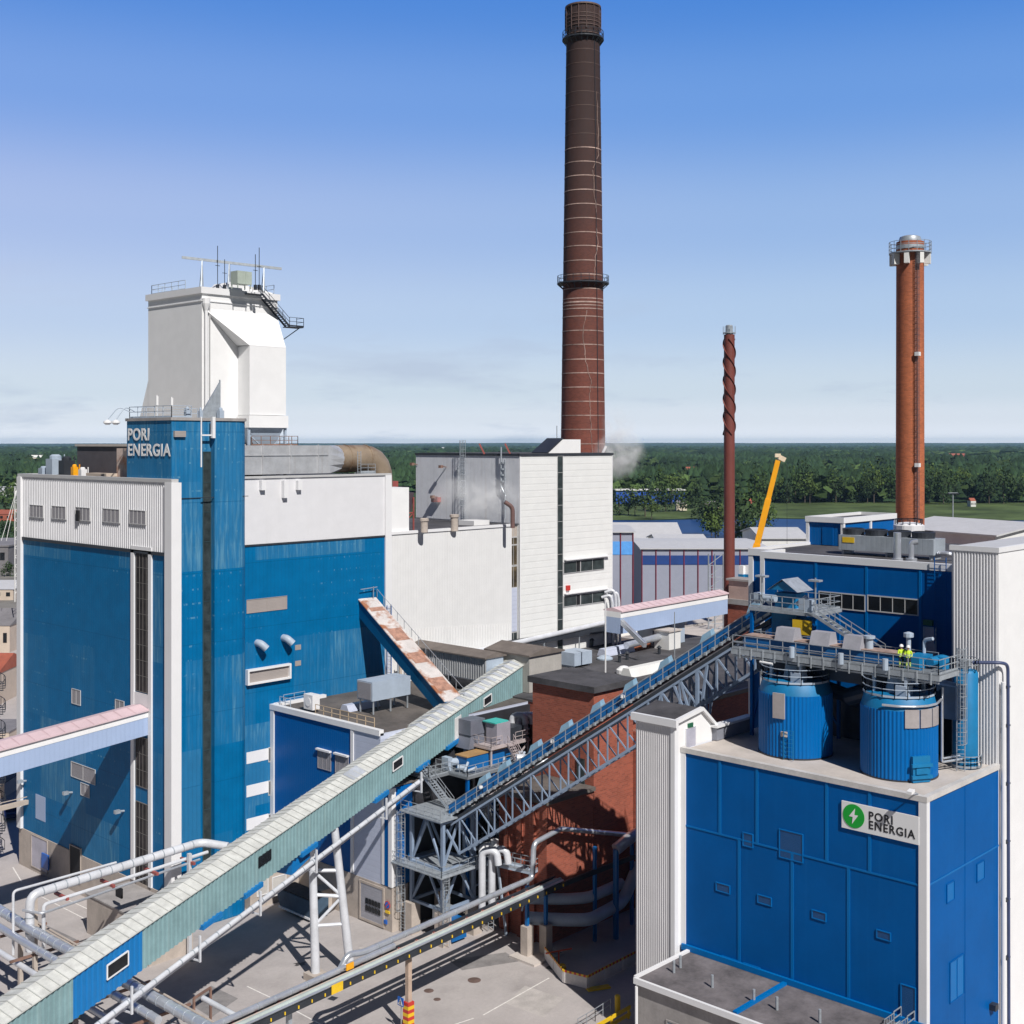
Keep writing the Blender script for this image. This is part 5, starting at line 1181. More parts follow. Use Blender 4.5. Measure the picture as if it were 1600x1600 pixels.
for px in (1155,1238,1326): y_ = onX(px,1350,JX).y; MB().box(JX-.05,JX,y_-.12,y_+.12,8.9,zs-.07).build('vertical_joint', SEAM, t)
x_ = onY(1508,1300,JY0).x; B(x_-.05,x_+.05,JY0-.03,JY0,3,JZ-.12).build('vertical_joint', BLUED, t)
GRB = mat('grille_blue',(.004,.07,.22),.4,var=.05,kind='ribh',p=.12)
for px,y in ((1120,1379),(1185,1398),(1270,1422),(1371,1453),(1129,1494),(1163,1505)):
    w_ = 20 if y < 1490 else 24
    winpx(t,'X',JX,px,px+w_,y,y+(11 if y < 1490 else 14),glass=GRB,frame=SEAM,fw=.07,name='vent_grille')
winpx(t,'X',JX,1219,1254,1296,1338,glass=GRB,frame=SEAM,fw=.07,name='hatch'); winpx(t,'X',JX,1162,1176,1301,1320,glass=GRB,frame=SEAM,fw=.07,name='hatch')
winpx(t,'X',JX,1409,1430,1538,1600,glass=GRB,frame=SEAM,fw=.07,name='door')
for px,py in ((1479,1387),(1526,1355)):
    p = onY(px,py,JY0); q = onY(px+11,py,JY0); win(t,'Y',JY0,p.x,q.x,p.z-1.1,p.z+.2,glass=SEAM,frame=BLUED,fw=.05,name='vent_grille')
p = onY(1484,1505,JY0); q = onY(1505,1505,JY0); win(t,'Y',JY0,p.x,q.x,onY(1484,1567,JY0).z,p.z,nx=2,glass=SEAM,frame=BLUED,fw=.06,name='vent_grille')
p = onY(1548,1572,JY0); m = MB(); m.box(p.x-.3,p.x+.3,p.y-.5,p.y,p.z-.2,p.z+.25); m.build('wall_lamp', DARK, t)
# the sign
a = onX(1316.5,1250,JX); b = onX(1437,1250,JX); zt_ = a.z; zb_ = onX(1316.5,1292,JX).z
sg = B(JX-.14,JX-.05,b.y,a.y,zb_,zt_).build('sign_board', LETTER, t)
c = V(JX-.15,onX(1335.5,1270,JX).y,onX(1335.5,1274.5,JX).z)
m = MB(); m.tube(c,c+V(-.02,0,0),.86,40); m.build('green_disc', GREEN, t)
bolt = [(.12,.58),(-.36,-.06),(-.06,-.06),(-.12,-.58),(.36,.10),(.06,.10)]
m = MB(); m.prism([(JX-.175,c.y-u,c.z+v) for u,v in bolt],(-.02,0,0)); m.build('lightning_bolt', LETTER, t)
ya = onX(1358.5,1270,JX).y
text('PORI', .84, (JX-.145, ya, onX(1358.5,1279.3,JX).z), UXX, 'lettering', INK, t, bold=.016, spacing=1.16, width=ya-onX(1395.5,1270,JX).y)
text('ENERGIA', .84, (JX-.145, ya, onX(1358.5,1293.6,JX).z), UXX, 'lettering', INK, t, bold=.016, spacing=1.16, width=ya-onX(1430.5,1270,JX).y)
p = onX(1433,1247,JX); tt = thing('floodlight','small white floodlight on the parapet above the white sign','floodlight',p)
MB().bar(p+V(.3,0,.2),p+V(-.9,0,.7),.07).build('arm', GALV, tt); MB().obox(p+V(-1.0,0,.65),(.25,0,.05),(0,.2,0),(0,0,.1)).build('lamp_head', HELM, tt)
# stair to the blue door
p = onX(1420,1600,JX); t = thing('door_stair','grey steel stair with looped handrails up to the blue door','stair',(JX-1,p.y,8.8))
m = MB(); zd = p.z; y0,y1 = onX(1409,1600,JX).y,onX(1430,1600,JX).y; m.box(JX-1.2,JX-.05,y1,y0,zd-.1,zd)
m.build('landing', GALV, t)
m = MB(); m.stair((JX-1.2,y1+.6,8.9) if False else (JX-2.6,(y0+y1)/2,8.85),(JX-1.2,(y0+y1)/2,zd),abs(y0-y1),(0,1),4); m.rail([(JX-1.2,y0,zd),(JX-.1,y0,zd)],1.1,1,.06); m.rail([(JX-1.2,y1,zd),(JX-.1,y1,zd)],1.1,1,.06); m.build('steps', GALV, t)
# white penthouse / stair shaft S
t = thing('white_stair_shaft','white ribbed stair shaft with dark stepped roof at the left end of the signed building','building',(87,62.5,0))
SY0,SY1 = 60.5,64.5; xz = [(83.0,27.25),(86.5,27.75),(88.9,25.75),(91.1,25.6)]
m = MB(); m.prism([(83.0,SY0,0)]+[(x,SY0,z) for x,z in xz]+[(91.1,SY0,0)],(0,SY1-SY0,0)); m.build('wall', WHITE, t)
m = MB(); m.ribs((82.98,SY1),(82.98,SY0+.35),0,27.1,(-1,0),.21,.05); m.build('ribbed_wall', mat('cool_white_ribbed',(.66,.65,.66),.5,var=.03), t)
m = MB(); q = [(x,z) for i,(x,z) in enumerate(xz)]; pl = [(x,SY0-.35,z+.02) for x,z in q]+[(x,SY0-.35,z+.32) for x,z in q[::-1]]; m.prism(pl,(0,.35,0)); m.box(82.65,82.99,SY0-.35,SY1+.3,26.95,27.55); m.build('fascia', TRIM, t)
m = MB(); pl = [(x,SY0,z+.05) for x,z in q]+[(x,SY0,z+.22) for x,z in q[::-1]]; m.prism(pl,(0,SY1-SY0+.4,0)); m.build('roof', BITU, t)
B(82.85,83.35,SY0-.06,SY0+.35,0,27).build('corner_trim', TRIM, t)
p = onY(1071,1139,SY0); q = onY(1086,1139,SY0); win(t,'Y',SY0,p.x,q.x,24.95,p.z,glass=mat('pale_grey_door',(.42,.42,.50),.5),frame=TRIM,fw=.05,name='door')
p = onY(1078,1133,SY0); B(p.x-.35,p.x+.35,SY0-.1,SY0,p.z-.18,p.z+.18).build('exit_sign', mat('dark_green_sign',(.02,.12,.06),.5), t)
t = thing('low_roof_wall','low grey clad wall block on the screed roof beside the white stair shaft','wall',(90,61,25)); B(88.2,93.5,SY0-.5,SY0-.02,25.0,26.1).build('wall', mat('mid_grey_panel',(.24,.25,.29),.6), t); B(88.0,93.7,SY0-.7,SY0+.1,26.1,26.3).build('coping', TRIM, t)
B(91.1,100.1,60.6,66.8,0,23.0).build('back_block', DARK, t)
# annex with roller doors
t = thing('garage_annex','low concrete annex with dark roof and roller doors below the signed building','building',(80,50,0))
LX = 76.7
B(LX,JX-.02,20,59.5,0,8.6).build('wall', CONCG, t); B(LX-.15,JX-.02,20,59.55,8.6,8.78).build('roof', mat('grey_bitumen_roof',(.15,.135,.14),.85,var=.35,scale=.35,streak=.0), t)
m = MB(); m.box(LX-.35,LX-.1,20,59.6,8.45,8.9); m.box(LX-.1,JX,59.45,59.75,8.6,8.95); m.build('roof_edge', TRIM, t)
MB().box(JX-.25,JX-.02,20,60.3,8.8,9.25).build('blue_flashing', SEAM, t)
p = onZ(1196,1575,9); y_ = onX(1230,1545,JX).y; MB().box(LX,JX-.3,y_-.15,y_+.2,8.79,9.0).build('blue_roof_strip', SEAM, t)
MB().pipe([(LX-.35,59.3,8.3),(LX-.35,59.3,0)],.12,8).build('downpipe', TRIM, t)
for y0,y1 in ((53.4,56.6),(48,51.2),(42.5,45.7)): win(t,'X',LX,y0,y1,0,6.4,glass=mat('blue_grey_door',(.25,.31,.36),.5,kind='ribh',p=.7),frame=CONCG,fw=.12,name='roller_door',nz=5)
GR = 'small vent pipes on the annex roof below the signed building'
for px,py in ((1053,1520),(1063,1512),(1113,1543),(1178,1566),(1214,1578),(1281,1598)):
    p = onZ(px,py,8.8); m = MB(); m.tube(p,p+V(0,0,.95),.11,8); solo(m,'vent_pipe',GALV,'short grey vent pipe on the dark annex roof','vent',p,GR)
# upper blue block K
t = K = thing('blue_boiler_block','upper blue block with ribbon windows and rooftop coolers behind the tanks','building',(112,54,0))
KX,KY0,KY1,KZ = 100.3,43.3,63.3,39.5
B(KX,126,KY0,KY1,0,KZ).build('wall', BLUED, t); B(104,126,KY1,66.9,0,KZ-.3).build('rear_wall', BLUED, t)
B(KX+.3,126,KY0+.2,KY1-.2,KZ-.0,KZ+.05).build('roof', BITU, t); B(104.2,125.9,KY1-.2,66.6,KZ-.3,KZ+.02).build('rear_roof', BITU, t)
m = MB(); m.box(KX-.1,KX+.35,KY0,KY1+.1,KZ-.15,KZ+.45); m.box(KX+.35,104,KY1-.3,KY1+.1,KZ-.1,KZ+.45); m.box(103.8,126,66.6,67.0,KZ-.35,KZ+.3); m.box(103.8,104.2,KY1,66.6,KZ-.35,KZ+.3); m.build('parapet', TRIM, t)
m = MB(); m.box(KX-.1,KX+.4,KY1-.35,KY1+.08,0,KZ-.15); m.box(103.85,104.3,66.5,67.0,0,KZ-.35); m.build('corner_trim', TRIM, t)
for px in (1275,1354,1438): y_ = onX(px,950,KX).y; MB().box(KX-.05,KX,y_-.12,y_+.12,25,KZ-.15).build('vertical_joint', SEAM, t)
for a,b,y0,y1 in ((1281,1351,925,947),(1357,1434,931,953)): winpx(t,'X',KX,a,b,y0,y1,nx=4,glass=GLASS,frame=GTRIM,fw=.1)
winpx(t,'X',KX,1445,1461,981,1022,glass=mat('pale_lilac_door',(.5,.48,.55)),frame=GALVP,fw=.12,name='door'); p = onX(1450,973,KX); B(KX-.3,KX,p.y-.5,p.y+.3,p.z-.2,p.z+.25).build('exit_sign', mat('dark_green_sign',(.02,.12,.06)), t)
p = onX(1472,900,KX); m = MB(); m.ladder((KX-.35,p.y,33.3),KZ+1.0,(-1,0),False,1.0); m.build('wall_ladder', BLUED, t)
t = thing('roof_penthouse','blue penthouse with white trim and dark roof on the upper blue block','building',(120,66,39.5))
B(114.8,126,62.9,67,KZ+.06,42.1).build('wall', BLUEM, t); B(114.9,126,63,66.9,42.1,42.16).build('roof', BITU, t)
m = MB(); m.box(114.6,126.1,62.7,63.0,41.9,42.45); m.box(114.6,115,63,66.8,41.9,42.45); m.box(114.6,126.1,66.8,67.1,41.9,42.45); m.box(125.8,126.1,63,66.8,41.9,42.45)
for x_,y_ in ((114.65,62.75),(114.65,66.7),(125.75,62.75),(120.3,62.75)): m.box(x_,x_+.33,y_,y_+.33,KZ,41.9)
m.build('white_trim', TRIM, t)
B(114.72,114.82,64,65.2,KZ+.1,41.4).build('door', BLUED, t)
t = thing('dry_cooler','long grey cooler with a row of black fans on the upper roof','cooler',(106,55,39.5))
a = onZ(1238,868,40); b = onZ(1348,880,40); xx = 106.5
B(xx,xx+2.4,49.5,58.8,KZ+.5,KZ+1.9).build('casing', mat('cooler_grey',(.34,.38,.42),.5,kind='ribv',p=.5), t)
for i in range(4): c = V(xx+1.2,51.0+i*2.3,KZ+1.9); MB().lathe(c,[(1.0,0),(1.05,.55),(.9,.6),(.9,.1)],20,cap=False).build('fan', DARK, t)
for y_ in (49.8,54,58.4): MB().box(xx+.2,xx+2.2,y_,y_+.2,KZ,KZ+.5).build('leg', GALV, t)
B(xx-.04,xx,57.2,58.4,KZ+1.2,KZ+1.7).build('yellow_plate', YEL, t)
m = MB(); m.pipe([(xx+.5,49.3,KZ+.7),(xx+.5,48.2,KZ+.7),(xx+2.5,48.0,KZ+.3)],.2,8); m.build('coupling', ALU, t)
p = onZ(1357,858,KZ); t = thing('roof_tank','short pale drum tank with railing on the upper roof','tank',(p.x,p.y,KZ)); c = V(118,57.4,KZ); m = MB(); m.lathe(c,[(1.45,0),(1.45,2.3),(1.1,2.5),(.4,2.6)],40,rib=.04); m.build('drum', WHITER, t); m = MB()
for i in range(12): a = i*.5236; q = c+V(math.cos(a)*1.3,math.sin(a)*1.3,2.4); m.bar(q,q+V(0,0,.5),.07)
torus_ring(m,c,1.25,2.85,.08,.08); m.build('railing', DARK, t)
for i,(px,y0,y1,lb) in enumerate(((1402,880,832,'thick silver exhaust pipe on the upper roof'),(1424,882,848,'slimmer silver exhaust pipe with bent tip on the upper roof'))):
    p = at(px,y0,111); q = at(px,y1,111); q = V(p.x,p.y,q.z); m = MB(); m.pipe([V(p.x,p.y,KZ),q]+([q+V(.25,-.5,.1)] if i else []),.34-.1*i,12,.2); m.lathe(V(p.x,p.y,KZ),[(.5,0),(.5,.3)],12)
    solo(m,'exhaust_pipe',ALU,lb,'pipe',(p.x,p.y,KZ),smooth=True)
# white block M
t = thing('white_block','tall white ribbed block filling the right edge of the photo','building',(110,30,0))
B(96.35,150,JY0+.02,43.25,0,41.75).build('wall', WHITE, t)
m = MB(); m.ribs((96.33,43.2),(96.33,JY0+.1),22,41.5,(-1,0),.24,.07); m.build('ribbed_wall', WHITER, t)
m = MB(); m.box(96.2,150,JY0-.08,JY0+.2,41.5,41.9); m.box(96.2,96.5,JY0+.2,43.4,41.5,41.9); m.build('roof_edge', TRIM, t)
B(96.5,149.9,JY0+.2,43.3,41.75,41.8).build('roof', ROOFW, t)
t = thing('corner_pipe','dark blue pipe bending round the corner and running down the white block','pipe',(97.3,39,20))
m = MB(); m.pipe([(95.0,41,33.0),(95.9,39.1,33.1),(97.0,39.05,32.8),(97.2,39.05,0)],.13,8,.9); m.build('pipe', mat('dark_blue_grey_pipe',(.05,.07,.16),.5), t, smooth=True); m = MB(); m.pipe([(96.5,39.2,31.5),(96.5,39.2,0)],.18,8); m.build('downpipe', TRIM, t)
m = MB(); [m.box(96.6,97.4,39.0,39.3,z_,z_+.12) for z_ in (10,14.5,19,23.5,28,31)]; m.build('clamps', DARK, t)

# ------------------------------------------------------------------ tanks on the roof
def tank(c, r, h, lb, collar=.9):
    t = thing('tank', lb, 'tank', c)
    m = MB(); m.lathe(c,[(r,0),(r,h-collar)],240,rib=.04); m.build('body', BLUEM2, t)
    m = MB(); m.lathe(c,[(r-.02,h-collar),(r-.25,h-.05),(r-.3,h),(.5,h+.1)],48); m.build('top', BLUET, t, smooth=True)
    m = MB(); m.lathe(c,[(r+.08,0),(r+.08,.12)],48); m.build('base_ring', DARK, t)
    return t
BLUEM2 = mat('tank_cladding_blue',(.0,.125,.40),.4,var=.04,spec=.2)
cA = V(89.7,53.4,JZ+.05); cB = V(89.4,44.3,JZ+.05)
def rr(c, r, z, a0, a1, n=10):
    return [c+V(math.cos(a0+(a1-a0)*i/n)*r, math.sin(a0+(a1-a0)*i/n)*r, z) for i in range(n+1)]
for c,r,h,lb in ((cA,2.9,5.9,'left blue ribbed tank on the roof above the signed wall'),(cB,2.8,6.1,'right blue ribbed tank with three grey panels near the roof corner')):
    t = tank(c,r,h,lb); m = MB(); m.rail(rr(c,r-.15,h+.0,0,2*math.pi,18),1.15,1.1,.055); m.build('railing', GALVP, t)
    m = MB(); m.lathe(c+V(0,0,h),[(1.0,0),(.8,1.2),(.3,1.4)],20); m.tube(c+V(.8,.6,h),c+V(.8,.6,h+1.6),.3,10); m.box(c.x-1.6,c.x-.6,c.y-1.4,c.y-.5,c.z+h,c.z+h+.8); m.build('top_machinery', GALVP, t)
    m = MB()
    for a in (0.5,2.1,3.9,5.3): u = V(math.cos(a),math.sin(a),0)*(r-1.0); m.bar(c+u+V(0,0,h),V(c.x+u.x,c.y+u.y,32.9),.22)
    m.build('support_posts', GALVP, t)
    if c is cB:
        for k,(a0,a1) in enumerate(((-2.53,-2.16),(-2.12,-1.75),(-1.71,-1.34))):
            m = MB(); m.lathe(c,[(r+.12,4.0),(r+.12,5.35)],6,a0=a0,a1=a1,cap=False); m.lathe(c,[(r+.02,4.0),(r+.12,4.0)],6,a0=a0,a1=a1,cap=False); m.lathe(c,[(r+.12,5.35),(r+.02,5.35)],6,a0=a0,a1=a1,cap=False)
            for a in (a0,a1): u = V(math.cos(a),math.sin(a),0); m.face([c+u*(r+.02)+V(0,0,4),c+u*(r+.12)+V(0,0,4),c+u*(r+.12)+V(0,0,5.35),c+u*(r+.02)+V(0,0,5.35)])
            m.build('grey_panel', mat('warm_grey_panel',(.36,.33,.33),.5), t)
        m = MB(); a = -2.13; u = V(math.cos(a),math.sin(a),0); w_ = V(-u.y,u.x,0); m.obox(c+u*(r+.12)+V(0,0,1.0),w_*.72,u*.15,V(0,0,.95)); m.obox(c+u*(r+.3)+V(0,0,1.3),w_*.85,u*.12,V(0,0,.12)); m.obox(c+u*(r+.3)+V(0,0,.45),w_*.85,u*.12,V(0,0,.12)); m.obox(c+u*(r+.3)+V(0,0,.88),w_*.5,u*.08,V(0,0,.22)); m.build('manhole_door', BLUET, t)
        MB().pipe([c+V(math.cos(q)*(r+.12),math.sin(q)*(r+.12),5.6) for q in (-3.1,-2.7,-2.3,-1.9,-1.5,-1.1)]+[c+V(2.2,-2.4,5.6),c+V(2.2,-2.4,.8),c+V(4.6,-3.3,.8),c+V(4.8,-3.3,.1)],.09,8,.2).build('pipe', ALU, t, smooth=True)
        MB().pipe([c+V(2.5,-2.3,6.4),c+V(2.5,-2.3,1.0),c+V(5.0,-3.1,1.0),c+V(5.2,-3.1,.1)],.08,8,.2).build('pipe', ALU, t, smooth=True)
    else:
        a = -3.05; u = V(math.cos(a),math.sin(a),0); w_ = V(-u.y,u.x,0); MB().obox(c+u*(r+.1)+V(0,0,4.2),w_*.5,u*.08,V(0,0,1.0)).build('grey_panel', mat('warm_grey_panel',(.36,.33,.33)), t)
        MB().ladder(c+u*(r+.25)+w_*.9+V(0,0,.1),c.z+2.4,(u.x,u.y),False,.8).build('rungs', BLUET, t)
        a = -2.9; u = V(math.cos(a),math.sin(a),0); MB().obox(c+u*(r+.1)+V(0,0,2.0),V(-u.y,u.x,0)*.25,u*.06,V(0,0,.2)).build('plate', TAN, t)
cC = V(94.6,41.4,JZ+.05); t = thing('tank','slim turquoise blue cylinder standing against the white ribbed wall','tank',cC)
m = MB(); m.lathe(cC,[(.95,0),(.95,7.3),(.8,7.5),(.2,7.6)],32); m.build('body', BLUET, t, smooth=True)
m = MB(); m.rail(rr(cC,.95,7.4,0,2*math.pi,10),1.0,1,.05,toe=False); m.box(cC.x-.4,cC.x+.3,cC.y-.3,cC.y+.3,cC.z+7.5,cC.z+8.3); m.build('top_railing', GALV, t)
m = MB(); m.rail(rr(cC,1.2,.1,2.6,5.2,6),.9,1,.05); m.build('base_railing', GALV, t)
t = thing('caged_ladder','tall galvanised caged ladder between the right tank and the slim turquoise cylinder','ladder',(92.9,41.1,JZ))
MB().ladder((92.9,41.0,JZ+.1),34.4,(-.8,-.6),True,.6).build('rungs_and_cage', GALV, t)

# horizontal conveyor walkway above the tanks
t = WK = thing('tank_top_conveyor','blue level conveyor with grey hoods and railed walkway over the tanks','conveyor',(89.7,49,33))
WZ = 33.0
m = MB(); m.box(87.9,88.3,40.4,58.4,WZ-.45,WZ-.05); m.box(91.0,91.3,40.4,58.4,WZ-.45,WZ-.05); m.box(88.3,91.0,40.4,40.6,WZ-.4,WZ-.05); m.box(88.3,91.0,58.2,58.4,WZ-.4,WZ-.05)
for i in range(12): m.box(88.3,91,41.4+i*1.5,41.55+i*1.5,WZ-.35,WZ-.05)
m.build('beams', GALV, t)
B(87.9,91.3,40.4,58.4,WZ-.05,WZ).build('grating', mat('grating_grey',(.22,.24,.26),.6,metal=.3), t)
m = MB(); m.box(89.2,90.5,43.6,58.0,WZ+.05,WZ+.95); m.build('trough', BLUEC, t)
B(89.1,90.6,43.6,58.0,WZ+.95,WZ+1.02).build('cover', mat('brownish_cover',(.36,.26,.22),.7,var=.3,scale=1.5), t)
for y0,y1 in ((53.2,54.9),(50.0,51.7),(47.3,48.8)): m = MB(); m.prism([(88.9,y0,WZ+.9),(90.4,y0,WZ+.9),(90.1,y0,WZ+1.95),(89.3,y0,WZ+1.95)],(0,y1-y0,0)); m.build('hood', mat('light_grey_hood',(.36,.36,.40),.5), t)
m = MB(); m.rail([(88.0,58.3,WZ),(88.0,40.5,WZ),(91.2,40.5,WZ)],1.1,1.2,.05); m.rail([(91.2,58.3,WZ),(91.2,42,WZ)],1.1,1.2,.05); m.build('railing', GALV, t)
m = MB()
for y_ in (52.6,48.3,44.6): m.tube((87.8,y_,WZ-.1),(87.8,y_,WZ+.75),.22,10)
m.build('junction_drums', GALVP, t)
m = MB(); m.tube((90.8,44.2,WZ+.9),(90.8,44.2,WZ+2.1),.18,10); m.lathe((90.8,44.2,WZ+2.1),[(.38,0),(.38,.3),(.1,.4)],10); m.pipe([(90.9,43.0,WZ+.9),(90.9,43.0,WZ+2.0),(90.7,42.2,WZ+2.2)],.14,8,.3); m.lathe((89.9,47.0,WZ+1.0),[(.3,0),(.3,.8),(.45,.8),(.45,1.0)],12); m.build('vent_pipes', GALVP, t)
m = MB(); m.box(88.6,90.9,42.3,43.5,WZ+.02,WZ+1.0); m.tube((89.5,41.9,WZ+.6),(90.5,41.9,WZ+.6),.35,12); m.lathe((91,41.6,WZ),[(.5,0),(.5,.9),(.2,1.0)],12); m.build('drive_unit', BLUET, t)
MB().pipe([(87.9,55.6,WZ-.8),(87.9,54.4,WZ-.85)],.1,8).build('tube_lamp', HELM, t)
# head platform with stair
m = MB(); m.box(90.4,97.5,44.5,57.5,31.0,32.5); m.box(92,96,41,44,29,31.5); m.tube((92,50,29.5),(92,46,31),.7,12); m.tube((94,55,30),(94,48,28.5),.6,12); m.build('shade_dark_ducts', mat('navy_shade_colour',(.012,.03,.07),.5,var=.3), t)  # boxes and ducts added, coloured dark for the shade under the walkway
m = MB(); m.box(96.6,99.9,44,58,25.0,28.5); m.build('shade_dark_box', mat('navy_shade_colour',(.012,.03,.07)), t)  # added box, its dark colour stands for shade on the lower wall
m = MB(); m.rail([(91.2,58.3,WZ),(94.5,58.3,WZ)],1.1,1,.05); m.bar((88.1,58.3,WZ+.5),(88.1,40.5,WZ+.3),.08); m.bar((88.05,58.3,WZ-.6),(88.05,40.5,WZ-.6),.12)
for i in range(16): y_ = 41+i*1.1; m.box(87.85,87.95,y_,y_+.1,WZ-.75,WZ+.15)
m.build('cable_trays', GALV, t)
t = thing('head_platform','steel head platform with motor and railings where the inclined conveyor ends','platform',(94,56,36))
HZ = 36.0
m = MB(); m.box(91.8,96.2,52.8,59.2,HZ-.3,HZ-.02); m.build('deck', GALV, t)
m = MB(); m.rail([(91.9,59.1,HZ),(91.9,53.9,HZ)],1.1,1.1,.055); m.rail([(91.9,52.9,HZ),(96.1,52.9,HZ),(96.1,59,HZ)],1.1,1.1,.055); m.build('railing', GALV, t)
m = MB(); m.box(93.4,95.0,55.6,57.6,HZ-1.8,HZ+1.2); m.prism([(92.9,55.2,HZ+1.5),(92.9,57.9,HZ+1.5),(92.9,56.5,HZ+2.3)],(2.2,0,0)); m.build('head_chute', BLUET, t)
m = MB(); m.face([(92.7,55.0,HZ+1.45),(95.3,55.0,HZ+1.45),(95.3,56.5,HZ+2.45),(92.7,56.5,HZ+2.45)]); m.face([(92.7,58.0,HZ+1.45),(92.7,56.5,HZ+2.45),(95.3,56.5,HZ+2.45),(95.3,58.0,HZ+1.45)]); m.build('chute_roof', GALV, t)
m = MB(); m.tube((92.4,58.4,HZ+.8),(92.4,56.9,HZ+.8),.32,12); m.box(92.1,92.8,58.3,58.9,HZ+.3,HZ+1.2); m.tube((92.1,57.3,HZ+.6),(91.95,57.3,HZ+.6),.26,12); m.box(92.2,92.8,53.4,54.6,HZ+.0,HZ+1.0); m.tube((92.5,54.9,HZ+.5),(92.5,54,HZ+1.2),.22,8); m.build('motor', GALVP, t)
for yy in (58.0,52.9): MB().bar((92.0,yy,HZ),(92.0,yy,HZ+2.9),.09).box(91.7,92.3,yy-.5,yy+.5,HZ+2.6,HZ+2.75).build('lamp_post', GALV, t)
m = MB(); m.box(93.2,94.9,55.4,57.8,WZ+.0,HZ-.35); m.prism([(92.4,53.9,WZ+1.0),(92.4,57.0,WZ+.8),(92.4,56.2,WZ+2.0),(92.4,54.2,WZ+2.4)],(1.5,0,0)); m.build('transfer_chute', BLUET, t)
B(91.9,92.3,53.2,55.0,WZ+1.1,WZ+2.3).build('yellow_guard', YEL, t)
m = MB()
for x_ in (92,96):
    for y_ in (53,59): m.bar((x_,y_,25),(x_,y_,HZ-.3),.25)
m.bar((96,53,26),(96,59,34),.15); m.bar((92,59,26),(96,59,34),.15); m.build('posts', BLUED, t)
t = thing('walkway_stair','steep grey steel stair from the head platform down to the tank walkway','stair',(91.8,50,33))
MB().stair((91.9,46.9,WZ+.05),(91.9,52.8,HZ-.05),.9,(1,0)).build('flight', GALV, t)

# ------------------------------------------------------------------ inclined conveyor with truss
t = CV = thing('inclined_conveyor','long blue inclined conveyor on a grey lattice truss rising to the tanks','conveyor',(91,77,22))
c0 = V(88.0,92.0,12.2); c1 = V(94.6,58.4,35.4); ci_ = (c1-c0); cl = ci_.length; cu = ci_.normalized(); uh = V(cu.x,cu.y,0).normalized(); sd = V(uh.y,-uh.x,0)     # sd -> +X side?
if sd.x > 0: sd = -sd                                        # camera side
up = V(0,0,1)
def cp(f, w, h): return c0.lerp(c1,f)+sd*w+up*h
def beam(mb, f0, f1, w0, w1, h0, h1):
    return mb.grid([cp(f,w,h) for f in (f0,f1) for w,h in ((w0,h0),(w1,h0),(w1,h1),(w0,h1))],[(0,3,2,1),(4,5,6,7),(0,1,5,4),(1,2,6,5),(2,3,7,6),(3,0,4,7)])
m = MB(); beam(m,-.0,1.0,-.6,.45,.15,1.15); m.build('trough', BLUEC, t)
m = MB(); beam(m,0,1,-.65,.5,1.15,1.22); m.build('cover', mat('dull_blue_cover',(.10,.16,.26),.5,var=.2), t)
m = MB(); beam(m,0,1,.95,1.1,-.15,.12); beam(m,0,1,-1.3,-1.15,-.15,.12); m.build('side_beams', GALV, t)
m = MB(); beam(m,0,1,-1.15,.95,-.12,-.04); beam(m,0,1,.5,.95,-.9,-.5); beam(m,0,1,-1.1,-.8,-.9,-.5); m.build('belt_underframe', DARK, t)
m = MB(); n_ = 27
for i in range(n_+1): f = i/n_; m.bar(cp(f,1.05,0),cp(f,1.05,1.2),.06)
for h in (1.2,.65): m.bar(cp(0,1.05,h),cp(1,1.05,h),.05)
for i in range(n_+1): f = i/n_; m.bar(cp(f,-1.2,0),cp(f,-1.2,1.2),.06)
for h in (1.2,.65): m.bar(cp(0,-1.2,h),cp(1,-1.2,h),.05)
m.build('railing', GALV, t)
m = MB(); n_ = 46
for i in range(n_+1): m.box(*(lambda q: (q.x-.12,q.x+.12,q.y-.12,q.y+.12,q.z-.14,q.z+.1))(cp(i/n_,1.12,-.02)))
m.build('roller_brackets', GALV, t)
for f in (.10,.17,.275,.375,.475,.575,.68,.80,.93):
    m = MB(); q = [cp(f,-.5,1.2),cp(f+.035,-.5,1.2),cp(f+.035,.5,1.2),cp(f,.5,1.2)]; q2 = [cp(f+.006,-.4,2.0),cp(f+.029,-.4,2.0),cp(f+.029,.3,1.9),cp(f+.006,.3,1.9)]; m.grid(q+q2,[(4,5,6,7),(0,1,5,4),(1,2,6,5),(2,3,7,6),(3,0,4,7)]); m.build('hood', mat('light_blue_hood',(.22,.36,.48),.5), t)
for f in (.12,.36,.58): MB().lathe(cp(f,.75,.9),[(.05,-.2),(.22,-.1),(.22,.12),(.05,.2)],10).build('lamp', HELM, t)
m = MB(); TH = -4.4; NB = 10
for w in (1.0,-1.1):
    m.bar(cp(.02,w,-1.0),cp(.98,w,-1.0),.2); m.bar(cp(.05,w,TH),cp(.66,w,TH),.24); m.bar(cp(.70,w,TH),cp(.96,w,TH+.2),.24)
    for i in range(NB):
        f0 = .05+.61*i/NB*1.0; f1 = .05+.61*(i+1)/NB
        m.bar(cp(f0,w,TH),cp(f0,w,-1.0),.12); m.bar(cp(f0+.004,w,-1.0),cp(f1,w,TH),.11)
    for i in range(5):
        f0 = .70+.26*i/5; f1 = .70+.26*(i+1)/5; m.bar(cp(f0,w,TH+.1),cp(f0,w,-1.0),.17); m.bar(cp(f1,w,TH+.1),cp(f0,w,-1.0),.15)
    m.bar(cp(.66,w,TH),cp(.66,w,-1),.17); m.bar(cp(.66,w,TH),cp(.70,w,-1),.15); m.bar(cp(.96,w,TH+.1),cp(.96,w,-1),.17)
    m.bar(cp(.05,w,TH),cp(.0,w,-1.0),.2)
